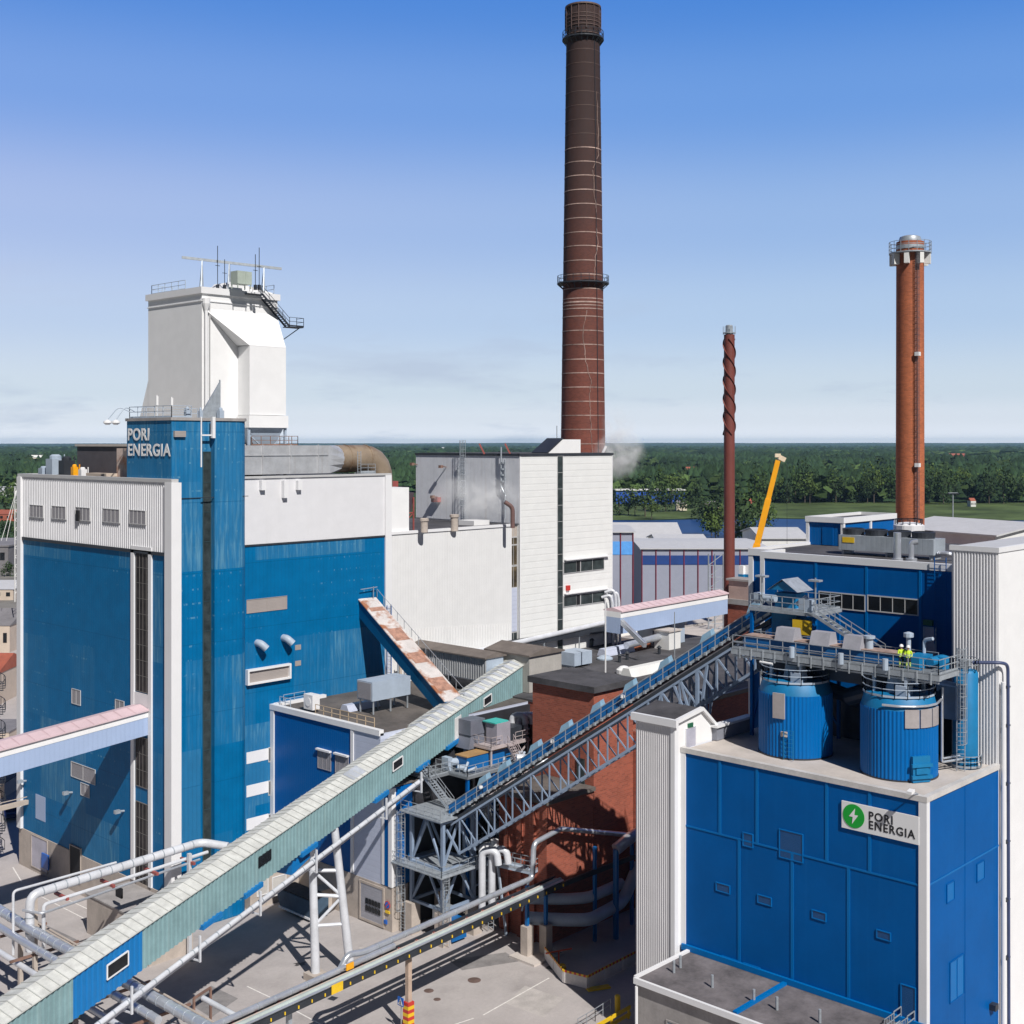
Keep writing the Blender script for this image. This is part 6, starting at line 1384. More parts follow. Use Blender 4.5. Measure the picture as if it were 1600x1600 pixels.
for i in range(NB+1):
    f0 = .05+.61*i/NB; m.bar(cp(f0,1.0,TH),cp(f0,-1.1,TH),.13)
    if i < NB: f1 = .05+.61*(i+1)/NB; m.bar(cp(f0,1.0,TH),cp(f1,-1.1,TH),.09)
TRUSS = mat('slate_blue_steel', (.24,.31,.42), .5, var=.1); m.build('truss', TRUSS, t)
m = MB(); q = cp(.775,0,-4.3); 
for w in (1.0,-1.1):
    b_ = V(cp(.80,w,0).x,cp(.80,w,0).y,23.1); 
    for f in (.735,.755,.80,.83): m.bar(b_+V(0,0,.3), cp(f,w,-1.0), .2)
    m.box(b_.x-.4,b_.x+.4,b_.y-.4,b_.y+.4,23.0,23.4)
m.build('splayed_legs', TRUSS, t)

# steel support tower at the lower end with decks, stairs and machinery
t = ST = thing('steel_tower','grey steel lattice tower with ladders carrying the lower end of the conveyor','tower',(88,93,0))
tx0,tx1,ty0,ty1,tz = 85.9,90.2,91.0,95.6,12.4
m = MB()
LEG = []
for x_ in (tx0,tx1):
    for y_ in (ty0,ty1): LEG.append((x_,y_)); MB().bar((x_,y_,3.2),(x_,y_,tz),.34).build('leg', TRUSS, t); B(x_-.6,x_+.6,y_-.6,y_+.6,0,3.2).build('concrete_footing', CONC, t)
def brace(a,b,z0,z1): m.bar((*a,z0),(*b,z1),.2); m.bar((*b,z0),(*a,z1),.2)
for a,b in (((tx0,ty0),(tx0,ty1)),((tx0,ty0),(tx1,ty0)),((tx1,ty0),(tx1,ty1)),((tx0,ty1),(tx1,ty1))):
    mid = ((a[0]+b[0])/2,(a[1]+b[1])/2)
    for z0,z1 in ((3.4,7.2),(7.5,11.9)): m.bar((*a,z0),(*mid,z1),.2); m.bar((*b,z0),(*mid,z1),.2)
    for z_ in (3.4,7.35,12.1): m.bar((*a,z_),(*b,z_),.26)
m.build('bracing', TRUSS, t)
m = MB(); m.ladder((tx0-.7,ty1+.6,.2),12.6,(-1,0),True,.6); m.ladder((tx0-.4,ty0-.9,.2),7.2,(-.7,-.7),True,.6); m.ladder((tx1+1.4,ty0-1.1,.2),7.5,(-.3,-.95),True,.6); m.build('caged_ladders', GALV, t)
m = MB(); m.box(84.3,90.6,89.5,97.0,7.2,7.32); m.rail([(84.4,97,7.3),(84.4,89.6,7.3),(90.5,89.6,7.3)],1.1,1.2,.05); m.box(85,91.5,90.4,96.5,12.4,12.55); m.rail([(85.1,96.4,12.5),(85.1,90.5,12.5)],1.1,1.2,.05); m.build('decks', GALV, t)
m = MB(); m.rail([(91.4,90.5,3.4),(92.6,90.5,3.4)],1.1,.8,.05); m.box(90.6,92.4,89.6,91.4,3.3,3.4); m.box(86.8,88.4,91.5,93.5,1.2,3.0); m.build('low_landing', GALV, t)
m = MB(); m.box(86.4,88.4,90.2,91.6,.3,2.2); solo(m,'blue_cabinet',BLUEC,'small dark blue cabinet between the concrete footings of the steel tower','cabinet',(87.4,91,.3))
# walkway bridge from the tower
t = thing('steel_walkway','short railed steel walkway sticking out right of the steel tower','walkway',(94,89,6))
a = V(90.6,91.4,7.3); b = V(91.8,84.4,7.3); pdir = V(1,.17,0)*1.1
m = MB(); m.grid([p+w+V(0,0,z_) for p in (a,b) for w,z_ in ((-pdir*0,-.25),(pdir,-.25),(pdir,0),(-pdir*0,0))],[(0,3,2,1),(4,5,6,7),(0,1,5,4),(1,2,6,5),(2,3,7,6),(3,0,4,7)]); m.build('deck', GALVP, t)
m = MB(); m.rail([a,b,b+pdir,a+pdir],1.1,1.0,.05); m.build('railing', GALV, t)
m = MB(); m.bar(a+V(.5,-3,-.2),V(91.9,88,0),.2); m.bar(b+V(.5,.6,-.2),V(92.1,86,3),.18); m.build('posts', GALVP, t)
# machinery deck behind
t = DK = thing('machinery_deck','cluttered railed steel deck with blue screen box below the teal gallery','platform',(94,95,15))
DZ = 15.4
m = MB(); m.box(90.9,101,92.6,97.6,DZ-.25,DZ); m.box(88.0,91.0,95.4,99.0,DZ-.25,DZ); m.build('deck', mat('grating_grey',(.22,.24,.26)), t)
m = MB(); m.rail([(91,97.5,DZ),(91,92.7,DZ),(99,92.7,DZ)],1.1,1.1,.05); m.rail([(88.1,98.8,DZ),(88.1,95.5,DZ),(90.9,95.5,DZ)],1.1,1.1,.05); m.build('railing', GALV, t)
m = MB(); m.box(92.4,99.0,94.2,95.8,DZ+.05,DZ+1.5); m.build('screen_box', BLUEC, t); B(92.3,99.1,94.1,95.9,DZ+1.5,DZ+1.62).build('screen_lid', mat('ochre_lid',(.40,.24,.10),.7), t)
m = MB(); m.tube((91.6,96.2,DZ+.8),(93.0,95.6,DZ+.8),.42,12); m.box(91.2,91.8,95.8,96.8,DZ,DZ+1.4); m.tube((91.7,94.9,DZ+.5),(92.3,94.2,DZ+.5),.3,10); m.build('motor', GALVP, t)
m = MB(); c = V(96,97.0,DZ+1.6); m.prism([(94.6,96.2,DZ+1.6),(97.6,96.2,DZ+1.6),(97,96.4,DZ+3.0),(95.2,96.4,DZ+3.0)],(0,2,0)); m.box(95.0,97.2,96.3,98.2,DZ+3.0,DZ+4.6); m.build('hopper', mat('dark_grey_hopper',(.15,.16,.20),.5), t)
m = MB(); m.tube((97.5,95.7,DZ+2.5),(98.9,94.2,DZ+1.6),.42,14); m.build('dark_drum', mat('dark_grey_hopper',(.15,.16,.2)), t)
m = MB()
for x_ in (91.2,95,100.5):
    for y_ in (92.9,97.2): m.bar((x_,y_,0),(x_,y_,DZ-.25),.3)
m.bar((91.2,92.9,8),(95,92.9,14),.16); m.bar((95,92.9,8),(100.5,92.9,14),.16); m.bar((91.2,92.9,8),(100.5,92.9,8),.2); m.build('legs', BLUED, t)
m = MB(); m.stair((88.9,93.0,12.6),(88.3,97.6,16.6),.9,(1,0)); m.build('lower_stair', GALV, t)
m = MB(); m.stair((97.6,89.9,13.9),(98.3,93.5,17.4),.9,(1,0)); m.box(90.9,99.2,89.6,92.6,13.7,13.85); m.rail([(91,89.7,13.9),(97,89.7,13.9)],1.1,1.2,.05); m.build('upper_stair', mat('pinkish_primed_steel',(.46,.40,.40),.6), t)
m = MB(); U = 17.4
m.box(95.4,101.6,93.6,96.6,U-.2,U); m.rail([(95.5,96.5,U),(95.5,93.7,U),(97.2,93.7,U)],1.1,1,.05); m.rail([(99.3,93.7,U),(101.5,93.7,U),(101.5,96.4,U)],1.1,1,.05); m.build('upper_deck', mat('pinkish_primed_steel',(.46,.40,.40)), t)
B(96.9,99.0,94.2,95.8,U,U+2.3).build('grey_cabinet', mat('lilac_grey_sheet',(.32,.31,.36),.5), t); B(96.7,98.8,94.3,96.2,U+2.3,U+2.42).build('turquoise_lid', TEALP, t); B(99.0,101.4,94.5,96.3,U,U+1.4).build('dark_box', DARK, t)
m = MB(); [m.bar((x_,y_,10),(x_,y_,U-.2),.18) for x_ in (95.6,101.4) for y_ in (93.8,96.4)]; m.bar((95.6,93.8,13),(101.4,93.8,17),.14); m.build('upper_posts', mat('pinkish_primed_steel',(.46,.4,.4)), t)
DKT = DK
m = MB(); r_ = random.Random(3)
for i in range(14):
    x_ = 91.5+r_.random()*9; y_ = 96.2+r_.random()*1.2; s_ = .15+r_.random()*.35; m.box(x_,x_+s_,y_,y_+s_,DZ,DZ+.3+r_.random()*1.5)
for i in range(7):
    x_ = 91.3+r_.random()*9; m.tube((x_,93.0+r_.random(),DZ+.2),(x_+.5+r_.random(),93.2+r_.random(),DZ+.2+r_.random()*.9),.1+r_.random()*.12,8)
m.build('small_equipment', GALVP, DKT)
m = MB()
for i in range(6): z_ = 4+i*1.7; m.pipe([(91+i*.9,92.4,z_),(96+i*.7,92.2,z_+.3),(96.5+i*.7,92.2,z_-3)],.09,6)
m.tube((92,93.5,3),(92,93.5,9),.7,14); m.tube((94.6,93.6,2),(94.6,93.6,7.5),.55,14); m.box(96,99,92.6,94.5,1,5); m.build('tanks_and_lines', GALVP, DKT)
m = MB(); m.rail([(91,92.7,8.0),(100,92.7,8.0)],1.1,1.2,.05); m.box(90.9,100.4,91.9,92.9,7.9,8.0); m.rail([(91,91.9,8.0),(100.3,91.9,8.0)],1.1,1.2,.05); m.stair((95.5,91.3,8.0),(91.6,91.3,12.4),.8,(0,1)); m.build('middle_gangway', GALV, DKT)
# clusters of white elbow pipes
def elbows(lb, base, n, dx, r, hh, drop=1.2, g=None):
    for i in range(n):
        p = V(*base)+V(*dx)*i; m = MB(); m.pipe([p, p+V(0,0,hh), p+V(-.25*0+r*2.2,-r*3.5,hh+.1), p+V(r*2.4,-r*4,hh-drop)],r,14,r*2.4)
        solo(m,'elbow_pipe',STEELW,lb,'pipe',p,g,smooth=True)
p = at(800,1140,140); elbows('white swan-neck exhaust pipe in the dark gap left of the brick block', (p.x,p.y,p.z-.6), 3, (.75,-.3,-.05), .34, 2.2, .9, 'three swan-neck exhaust pipes')
p = at(838,1190,126); m = MB(); m.tube(p+V(-.5,.6,.3),p+V(.8,-.6,-.3),.62,16); m.tube(p+V(-1.4,1.4,.4),p+V(-.5,.6,.3),.4,12); solo(m,'white_drum',STEELW,'fat white pipe drum just behind the blue conveyor railing','pipe',p,smooth=True)
p = at(762,1395,125.5); elbows('tall white bent pipe behind the small steel walkway', (p.x-.4,p.y+.4,3.0), 2, (1.0,-.4,0), .36, 6.2, 1.3, 'pair of tall white bent pipes')
m = MB(); q = at(752,1345,127); m.pipe([V(q.x,q.y,2),V(q.x,q.y,9.2),V(q.x+1.4,q.y-1.0,9.3)],.28,10,.6); m.tube((q.x+1.0,q.y-.9,8.8),(q.x+1.0,q.y-.9,9.8),.4,10); solo(m,'valve_pipe',HELM,'white pipe with valve heads left of the two tall bent pipes','pipe',(q.x,q.y,2),smooth=True)

# ================================================================== YARD
t = ZB = thing('pipe_bridge','long steel pipe bridge with yellow marker studs crossing the yard','pipe bridge',(72,80,6))
b0 = V(50.5,78.0,7.0); b1 = V(92.3,81.4,7.0); b2 = V(118,81.4,7.0); bu = (b1-b0).normalized(); bn = V(-bu.y,bu.x,0)
def bp_(x,w,h): f = (x-b0.x)/(b1.x-b0.x); return b0.lerp(b1,f)+bn*w+V(0,0,h)
m = MB(); m.bar(bp_(50.5,-.9,0),bp_(93,-.9,0),.22,.5); m.bar(bp_(50.5,.9,0),bp_(93,.9,0),.2,.4); m.bar(bp_(93,-.9,0),b2+V(0,-.9,0),.22,.5); m.build('main_beams', DARK, t)
m = MB(); [m.bar(bp_(x,-.9,0),bp_(x,.9,0),.16) for x in np.arange(51,93,2.2)]; m.build('cross_members', mat('red_oxide',(.32,.08,.07)), t)
m = MB(); [m.bar(bp_(x,-.9,.0),bp_(x+2.2,.9,.0),.07) for x in np.arange(51,91,2.2)]; m.build('diagonals', CONC, t)
MB().pipe([bp_(50.5,.55,.55),bp_(70,.55,.55)],.24,10).build('pipe', ALU, t, smooth=True)
m = MB(); m.pipe([bp_(64.5,1.25,.2),bp_(65.2,1.1,1.2),bp_(66.8,.95,.9),bp_(89.5,.95,.9),bp_(89.7,.95,4.2),bp_(94,.9,4.6),V(116,82,5.4)],.26,10,.6); m.build('pipe', ALU, t, smooth=True)
MB().pipe([bp_(50.5,-.55,.42),bp_(92,-.55,.42)],.2,10).build('pipe', mat('pale_green_pipe',(.42,.48,.46),.5), t, smooth=True); MB().pipe([bp_(50.5,-.1,.35),bp_(92,-.1,.35)],.13,8).build('pipe', CONC, t, smooth=True); MB().pipe([bp_(50.5,-.85,.4),bp_(92,-.85,.4)],.1,8).build('pipe', ALU, t, smooth=True)
m = MB(); [m.tube(bp_(x,-1.05,-.1),bp_(x,-1.05,.12),.06,6) for x in np.arange(54,92,1.35)]; m.build('yellow_studs', YEL, t)
q = bp_(62.0,-1.08,.15); m = MB(); m.obox(q,bu*.6,bn*.03,V(0,0,.36)); m.build('yellow_board', YEL, t)
q = bp_(62.3,.8,.3); MB().obox(bp_(64.2,-.2,.9),bu*.4,bn*.05,V(0,0,.25)).build('orange_tag', ORANGE, t)
def bpost(x, sign=False):
    q = bp_(x,-.1,0); return q
q = bp_(71.0,-.2,0); MB().bar((q.x,q.y,0),(q.x,q.y,6.8),.4).build('post', mat('rusty_pale_column',(.48,.36,.28),.8,var=.15), t)
for q in (bp_(58,0,0),): MB().bar((q.x,q.y,0),(q.x,q.y,6.8),.35).build('post', GALV, t)
for k in (0,1):
    q = V(89.6+k*1.5,83.0+.0*k-k*1.1,0); MB().bar((q.x,q.y,3),(q.x,q.y,6.9),.3).build('post', BLUEC, t); B(q.x-.45,q.x+.45,q.y-.45,q.y+.45,0.2,3).build('concrete_footing', CONC, t)
B(88.2,92.4,80.8,84.1,0,.22).build('concrete_footing', CONCR, t)
q = bp_(71.0,-.2,0); sp_ = thing('striped_guard','yellow and red striped bumper round the bridge post','bumper',(q.x,q.y,0))
for k in range(9): MB().box(q.x-.34,q.x+.34,q.y-.34,q.y+.34,.02+k*.3,.02+(k+1)*.3).build('stripe', YEL if k%2 else REDP, sp_)
# pedestrian crossing sign
p = onX(626,1565,q.x-.5); c = V(q.x-.5,p.y,p.z); t = thing('crossing_sign','blue square pedestrian crossing sign on a post beside the striped bumper','sign',(c.x,c.y,0))
B(c.x-.03,c.x+.03,c.y-.36,c.y+.36,c.z-.36,c.z+.36).build('plate', SIGNB, t); m = MB(); m.prism([(c.x-.035,c.y-.28,c.z-.27),(c.x-.035,c.y+.28,c.z-.27),(c.x-.035,c.y,c.z+.28)],(-.01,0,0)); m.build('white_triangle', LETTER, t)
m = MB(); xx = c.x-.05
for a_,b_ in (((0,.12),(0,-.05)),((0,-.05),(-.09,-.22)),((0,-.05),(.09,-.22)),((0,.08),(-.09,-.03)),((0,.08),(.08,-.02))): m.bar((xx,c.y-a_[0],c.z+a_[1]),(xx,c.y-b_[0],c.z+b_[1]),.035)
m.tube((xx-.01,c.y,c.z+.17),(xx+.01,c.y,c.z+.17),.04,8); m.build('pictogram', INK, t); MB().bar((c.x+.06,c.y,0),(c.x+.06,c.y,c.z+.3),.06).build('post', GALV, t)
# markings, manholes
def stripe(a, b, w=.14, z=.004):
    p,q = onZ(*a,z),onZ(*b,z); d = (q-p).normalized(); n = V(-d.y,d.x,0)*w/2; m = MB(); m.face([p-n,q-n,q+n,p+n]); return struct(m,'road_marking',PAINT)
for a,b in (((755,1586),(858,1528)),((386,1541),(430,1562)),((430,1562),(502,1601)),((63,1400),(151,1445)),((98,1402),(166,1434)),((20,1355),(34,1378)),((700,1604),(740,1591))): stripe(a,b)
for i,(px,py,r_) in enumerate(((741,1531.5,.62),(683,1561.5,.33),(670,1548,.45))):
    p = onZ(px,py,.0); solo(MB().lathe(p,[(r_,.0),(r_,.012),(r_*.9,.014),(.02,.014)],24),'manhole_cover',mat('rusty_iron',(.14,.09,.075),.8,var=.3),('large rusty manhole cover in the open yard','small manhole cover left of the large one','faint manhole cover in the shade of the pipe bridge')[i],'manhole cover',p)
PT = mat('darker_asphalt_patch', (.24,.225,.22), .9, var=.2, scale=.6, bump=.02); PL = mat('paler_asphalt_patch', (.46,.425,.40), .9, var=.15, scale=.6)
OIL = mat('oil_stain', (.10,.09,.085), .6, var=.4, scale=1.2)
for k_,(pts_,mm_) in enumerate((([(700,1500),(790,1488),(812,1502),(722,1516)],PT),([(560,1480),(640,1470),(648,1478),(570,1490)],PL),([(820,1540),(880,1560),(850,1590),(790,1568)],PL),([(330,1540),(372,1560),(330,1590),(290,1565)],PT),([(60,1440),(120,1468),(96,1490),(40,1455)],PT),([(452,1505),(480,1500),(484,1508),(460,1512)],OIL))):
    m = MB(); q_ = [onZ(a_,b_,.0025+.0002*k_) for a_,b_ in pts_]; c_ = sum(q_,V(0,0,0))/4; ring = []
    for i in range(28):
        u_ = i/28*4; a_ = q_[int(u_)]; b_ = q_[(int(u_)+1)%4]; p_ = a_.lerp(b_,u_-int(u_)); p_ = p_ if mm_ is not OIL else c_+(p_-c_)*(.6+.14*math.sin(i*.9)+.1*math.sin(i*2.2+1)); ring.append(p_)
    m.face(ring); struct(m,'asphalt_patch' if mm_ is not OIL else 'ground_stain',mm_)
for px,py in ((300,1500),(520,1560),(860,1512)):
    p = onZ(px,py,0); solo(MB().obox(p,(.35,.1,0),(-.1,.35,0),(0,0,.008)),'drain_grate',DARK,{300:'small square drain in the shade of the gallery',520:'small square drain right of the trestle foot',860:'small square drain near the site barrier'}[px],'drain',p)
# skip container in the shade
p = onZ(470,1425,0); t = thing('skip_container','dark blue skip container with dark load in the shade of the gallery','container',p)
u = V(0,1,0); m = MB(); m.prism([(p.x-1.2,p.y-3.2,.3),(p.x-1.2,p.y+2.0,.3),(p.x-1.2,p.y+2.8,2.2),(p.x-1.2,p.y-3.2,2.2)],(2.4,0,0)); m.build('body', mat('dusty_dark_blue',(.05,.09,.14),.7,var=.2), t); B(p.x-1.1,p.x+1.1,p.y-3.1,p.y+2.5,2.2,2.35).build('load', mat('dark_debris',(.06,.045,.04),.9,var=.4,scale=2), t)
B(p.x-1.3,p.x-1.2,p.y-3.2,p.y+2.2,.3,.5).build('skid', TRIM, t)
m = MB(); q = onZ(506,1418,0); m.box(q.x-1,q.x+1,q.y-.8,q.y+.8,0,2.2); solo(m,'concrete_block',CONC,'pale concrete block behind the white trestle','block',q)
# low base building below the stair tower
t = thing('low_concrete_base','low beige concrete extension at the foot of the stair tower','building',(66,109,0))
B(63.0,67.78,107.5,119.6,0,3.9).build('wall', CONC, t); B(62.9,67.78,107.4,119.7,3.9,4.05).build('roof', CONCG, t); winpx(t,'X',63.0,181,190,1385,1400,glass=BLACK,name='opening',fr=False)
t = thing('garage_row','low beige garages with pale doors under the boiler house wall','building',(84,115,0)); B(78,84.4,112.6,117.8,0,3.6).build('wall', CONC, t)
for a_,b_ in ((402,418),(426,446)): winpx(t,'Y',112.6,a_,b_,1372,1400,glass=mat('pale_door_panels',(.55,.53,.5),.5),frame=TRIM,fw=.08,name='door')
# big white pipes at left
t = OL = thing('overhead_pipe_loop','large white insulated pipe loop crossing the yard in front of the boiler house','pipe',(58,107,8))
m = MB(); e = onX(312,1316,69.0); ez = e.z
MB().pipe([(70.8,106.0,10.0),(69.2,108.3,10.3),(51.0,107.0,10.1),(51.0,107.0,5.2)],.40,14,.9).build('pipe', STEELW, t, smooth=True)
MB().pipe([(69.5,107.6,9.4),(51.9,106.3,9.2),(51.9,106.3,5.4)],.17,8,.4).build('pipe', STEELW, t, smooth=True); MB().pipe([(68.4,107.3,9.0),(51.5,105.7,8.7),(50.4,107.2,8.9)],.12,8,.4).build('pipe', ALU, t, smooth=True); MB().pipe([(60,108.3,10.5),(49.8,107.7,10.6),(49.8,107.7,5)],.12,8,.4).build('pipe', STEELW, t, smooth=True)
for x_ in (67.0,51.4): MB().bar((x_,106.9,0),(x_,106.9,10.0),.35).build('post', (STEELW,CONC)[x_ < 60], t)
m = MB(); [m.box(x_,x_+.25,106.2,108.6,9.0,9.25) for x_ in (54,58.5,63,67)]; m.build('clamps', mat('red_oxide',(.32,.08,.07)), t)
t = PR = thing('pipe_rack','group of silver pipes at the lower left running under the teal gallery','pipe',(51,95,7))
MB().pipe([(50.8,120,7.6),(50.8,106.6,7.3),(51.2,77.0,7.3)],.42,14).build('pipe', ALU, t, smooth=True); MB().pipe([(49.6,120,6.9),(49.8,104,6.7),(50.0,84,6.7)],.33,12).build('pipe', ALU, t, smooth=True)
MB().pipe([(48.6,112,5.6),(48.8,100,5.4),(49.0,84,5.4)],.25,10).build('pipe', STEELW, t, smooth=True)
for k in range(4): MB().pipe([(52.2+k*.35,112,6.2),(52.2+k*.35,79,6.2)],.09,6).build('pipe', CONC, t)
m = MB()
for y_ in (80,86,92,98,104,110): m.bar((47.8,y_,6.0),(54,y_,6.0),.2)
m.build('cross_members', mat('rusty_steel',(.22,.13,.10)), t)
for y_ in (86,98,108): MB().bar((50.6,y_,0),(50.6,y_,6),.35).build('post', CONC, t)
m = MB(); m.pipe([(54.5,85,6.6),(54.5,80.5,6.6),(56.3,80.2,6.6),(56.5,78.5,6.8),(58,78.6,7.0)],.22,10,.4); solo(m,'pipe_elbows',STEELW,'white zigzag pipe beside the brown goalpost frame','pipe',(56,80,6.6),smooth=True)
p = onZ(303,1585,3.0); t = thing('goalpost_frame','brown steel goalpost frame over the pipes at bottom left','frame',p); m = MB(); a = at(303,1560,99); b = at(329,1543,101); m.bar(V(a.x,a.y,0),a,.16); m.bar(V(b.x,b.y,0),b,.16); m.bar(a,b,.16); m.build('frame', mat('rusty_steel',(.22,.13,.10)), t)
def bands(th, a, b, r, step, mm=None):
    a, b = V(*a), V(*b); n = int((b-a).length/step); d = (b-a).normalized(); m = MB()
    for i in range(1, n): q = a.lerp(b, i/n); m.tube(q-d*.05, q+d*.05, r*1.06, 14)
    m.build('band_clamps', mm or GALV, th)
bands(OL, (69.2,108.3,10.3), (51.0,107.0,10.1), .40, 1.1); bands(OL, (51,107,9.6), (51,107,5.4), .40, 1.1); bands(PR, (50.8,119,7.6), (50.8,106.6,7.3), .42, 1.2); bands(PR, (50.8,106.6,7.3), (51.2,77,7.3), .42, 1.2); bands(PR, (49.8,104,6.7), (50,84,6.7), .33, 1.2)
bands(HP, gp(sA,-.7,-1.15), gp(sB,-.7,-.95), .22, 1.4); bands(ZB, bp_(66.8,.95,.9), bp_(89.5,.95,.9), .26, 1.6); bands(ZB, bp_(50.5,.55,.55), bp_(70,.55,.55), .24, 1.6)
# construction barrier
t = thing('site_barrier','white and red chevron site barrier fencing off the excavation','barrier',onZ(900,1540,0))
pp = [onZ(851,1500,0),onZ(880,1537,0),onZ(918,1547,0),onZ(944,1533,0),onZ(1000,1504,0)]
BW = mat('barrier_white',(.66,.62,.60),.6)
for a,b in zip(pp,pp[1:]):
    L = (b-a).length; u = (b-a)/L; n = V(-u.y,u.x,0); k = max(1,round(L/2.4))
    for i in range(k):
        c = a.lerp(b,(i+.5)/k); h = L/k/2*.96
        o = MB().obox(c+V(0,0,.62),u*h,n*.03,V(0,0,.5)).build('panel', BW, t)
        m = MB(); [m.obox(c+u*(h*(-.8+.4*j))+V(0,0,1.22),u*h*.1,n*.045,V(0,0,.1)) for j in range(5)]; m.build('red_marks', REDP, o); MB().obox(c+V(0,0,1.22),u*h,n*.04,V(0,0,.1)).build('yellow_rail', YEL, o)
p = onZ(873,1508,0); m = MB(); m.bar(p,p+V(0,0,1.3),.12); m.bar(p+V(-1.2,.6,1.3),p+V(1.2,-.6,1.4),.12); solo(m,'red_stand',mat('orange_red_stand',(.7,.12,.05),.5),'orange red marker stand inside the site barrier','stand',p)
p = onZ(878,1517,0); solo(MB().lathe(p,[(.4,0),(.42,.5),(.3,.6)],12),'yellow_bucket',YEL,'yellow bucket inside the site barrier','bucket',p)
p = onZ(965,1583,0); t = thing('yellow_bollard','yellow steel bollard at the edge of the dark shade','bollard',p); MB().tube(p,p+V(0,0,1.5),.25,16).build('post', YEL, t); MB().lathe(p+V(0,0,1.5),[(.25,0),(.18,.1),(.05,.14)],16).build('cap', YEL, t)
t = thing('yellow_guard_rail','yellow steel guard rail at the bottom of the yard','guard rail',onZ(960,1600,0)); a = onZ(925,1625,0); b = onZ(985,1590,0)
for h in (.35,.95): MB().bar(a+V(0,0,h),b+V(0,0,h),.12,.3).build('rail', YEL, t)
for k in (.05,.5,.95): q = a.lerp(b,k); MB().bar(q,q+V(0,0,1.1),.16).build('post', YEL, t)
t = thing('wire_fence','low grey railing at the bottom edge of the yard','railing',onZ(925,1600,0)); MB().rail([onZ(903,1612,0),onZ(930,1596,0),onZ(954,1580,0)],1.1,1.0,.05,toe=False).build('rails', GALV, t)
p = onZ(935,1545,0); solo(MB().obox(p,(1.0,-.5,0),(.15,.3,0),(0,0,.15)),'kerb_plank',YEL,'yellow and black plank lying by the barrier corner','plank',p)
# white pipes in the gap, its shade put into their darker colour
t = thing('shaded_pipes','large white bent pipes, coloured blue-grey as shade, in the dark gap beside the brick building','pipe',(98,80,6))
MB().pipe([(90.6,84.0,3.2),(93.5,81.0,3.0),(95,79.5,3.0),(101,80.2,3.0),(104,80.5,6)],.62,16,1.2).build('pipe', GALVP, t, smooth=True); MB().pipe([(91.8,84.9,4.6),(94.6,82.4,4.4),(96.5,81.0,4.4),(102,81.2,4.4)],.55,16,1.2).build('pipe', GALVP, t, smooth=True)
MB().pipe([(99,79.5,9),(101,79,10),(107,79.5,10.2)],.6,14,1).build('pipe', ALU, t, smooth=True); MB().pipe([(99,79.5,9),(99,79.5,0)],.3,10).build('pipe', BLUEC, t)
for x_ in (97,103): MB().bar((x_,80.6,0),(x_,80.6,9.5),.3).build('post', BLUEC, t)
# weeds at the bottom left
def bush(p, s, lb, k):
    t = thing('bush', lb, 'bush', p); o = bpy.data.objects.new('foliage', CM[k]); COL.objects.link(o); o.parent = t; o.scale = (s,s,s*.8); o.location = (0,0,-.25*s)
    o2 = MB().bar(p,p+V(0,0,s*.4),.08).build('stem', BARK, t)
bush(onZ(104,1600,0), 4.6, 'bright green bush under the teal gallery at bottom left', 2)
bush(onZ(284,1462,0), 1.2, 'small green weeds at the foot of the wall below the teal gallery', 2)
# yellow mobile crane boom
t = thing('mobile_crane','yellow mobile crane with raised telescopic boom behind the blue block','crane',at(1150,1000,250).xy.to_3d())
c = at(1150,1000,250).xy.to_3d(); r_ = V(sy_,-cy_,0); f_ = V(cy_,sy_,0)
m = MB(); m.obox(c+V(0,0,1.6),r_*6.5,f_*1.4,V(0,0,.5)); m.obox(c-r_*5.4+V(0,0,2.6),r_*1.2,f_*1.3,V(0,0,.8)); m.build('carrier', ORANGE, t)
m = MB(); m.obox(c+r_*1.5+V(0,0,3.0),r_*2.6,f_*1.2,V(0,0,.9)); m.build('slewing_cab', ORANGE, t)
for i in range(5):
    for s in (-1,1): q = c+r_*(-5+i*2.4)+f_*1.3*s+V(0,0,.6); MB().tube(q-f_*.25,q+f_*.25,.62,14).build('wheel', DARK, t)
b0_ = at(1163,925,246); b0_ = at(1152,975,248); bt_ = at(1217,714,246)
for f0,f1,w in ((0,.48,1.35),(.46,.75,1.15),(.73,.98,.95)): MB().bar(b0_.lerp(bt_,f0),b0_.lerp(bt_,f1),w,w).build('boom_section', ORANGE, t)
m = MB(); m.bar(bt_,bt_+r_*1.2+V(0,0,-.6),.9); m.bar(bt_-r_*.8+V(0,0,.3),bt_+r_*.3+V(0,0,.3),.7); m.build('boom_head', mat('pale_boom_head',(.75,.62,.45),.5), t)
m = MB(); q = bt_+r_*1.6; q2 = V(q.x,q.y,16); m.bar(q+V(0,0,-.5),q2,.04); m.bar(q+r_*3.5+V(0,0,-25),q+r_*.2,.03) if 0 else None; m.build('hoist_rope', DARK, t)
t = thing('aerial_lift','blue lattice lift with two small baskets behind the brick pier','lift',at(1165,900,230).xy.to_3d())
for k in (0,1): q = at(1160+k*8,897,230); MB().bar(q+V(0,0,-1.8),q,1.1).build('basket', BLUET, t); MB().bar(q,q+V(0,0,1.6),.9).build('cover', HELM, t); MB().bar(V(q.x,q.y,0),q+V(0,0,-1.8),.4).build('mast', BLUEC, t)
# scaffold towers in front of the grey hall
t = thing('lattice_stair','grey lattice stair tower standing in front of the grey hall left of the slim chimney','stair tower',at(1120,905,215).xy.to_3d())
m = MB()
for px in (1107,1117,1130):
    q = at(px,905,215); m.bar(V(q.x,q.y,15),V(q.x,q.y,31),.18)
for i in range(7): a = at(1107,905,215); b = at(1130,905,215); m.bar(V(a.x,a.y,17+2*i),V(b.x,b.y,19+2*i),.12); m.bar(V(a.x,a.y,17+2*i),V(b.x,b.y,17+2*i),.12)
m.build('frame', GALV, t)
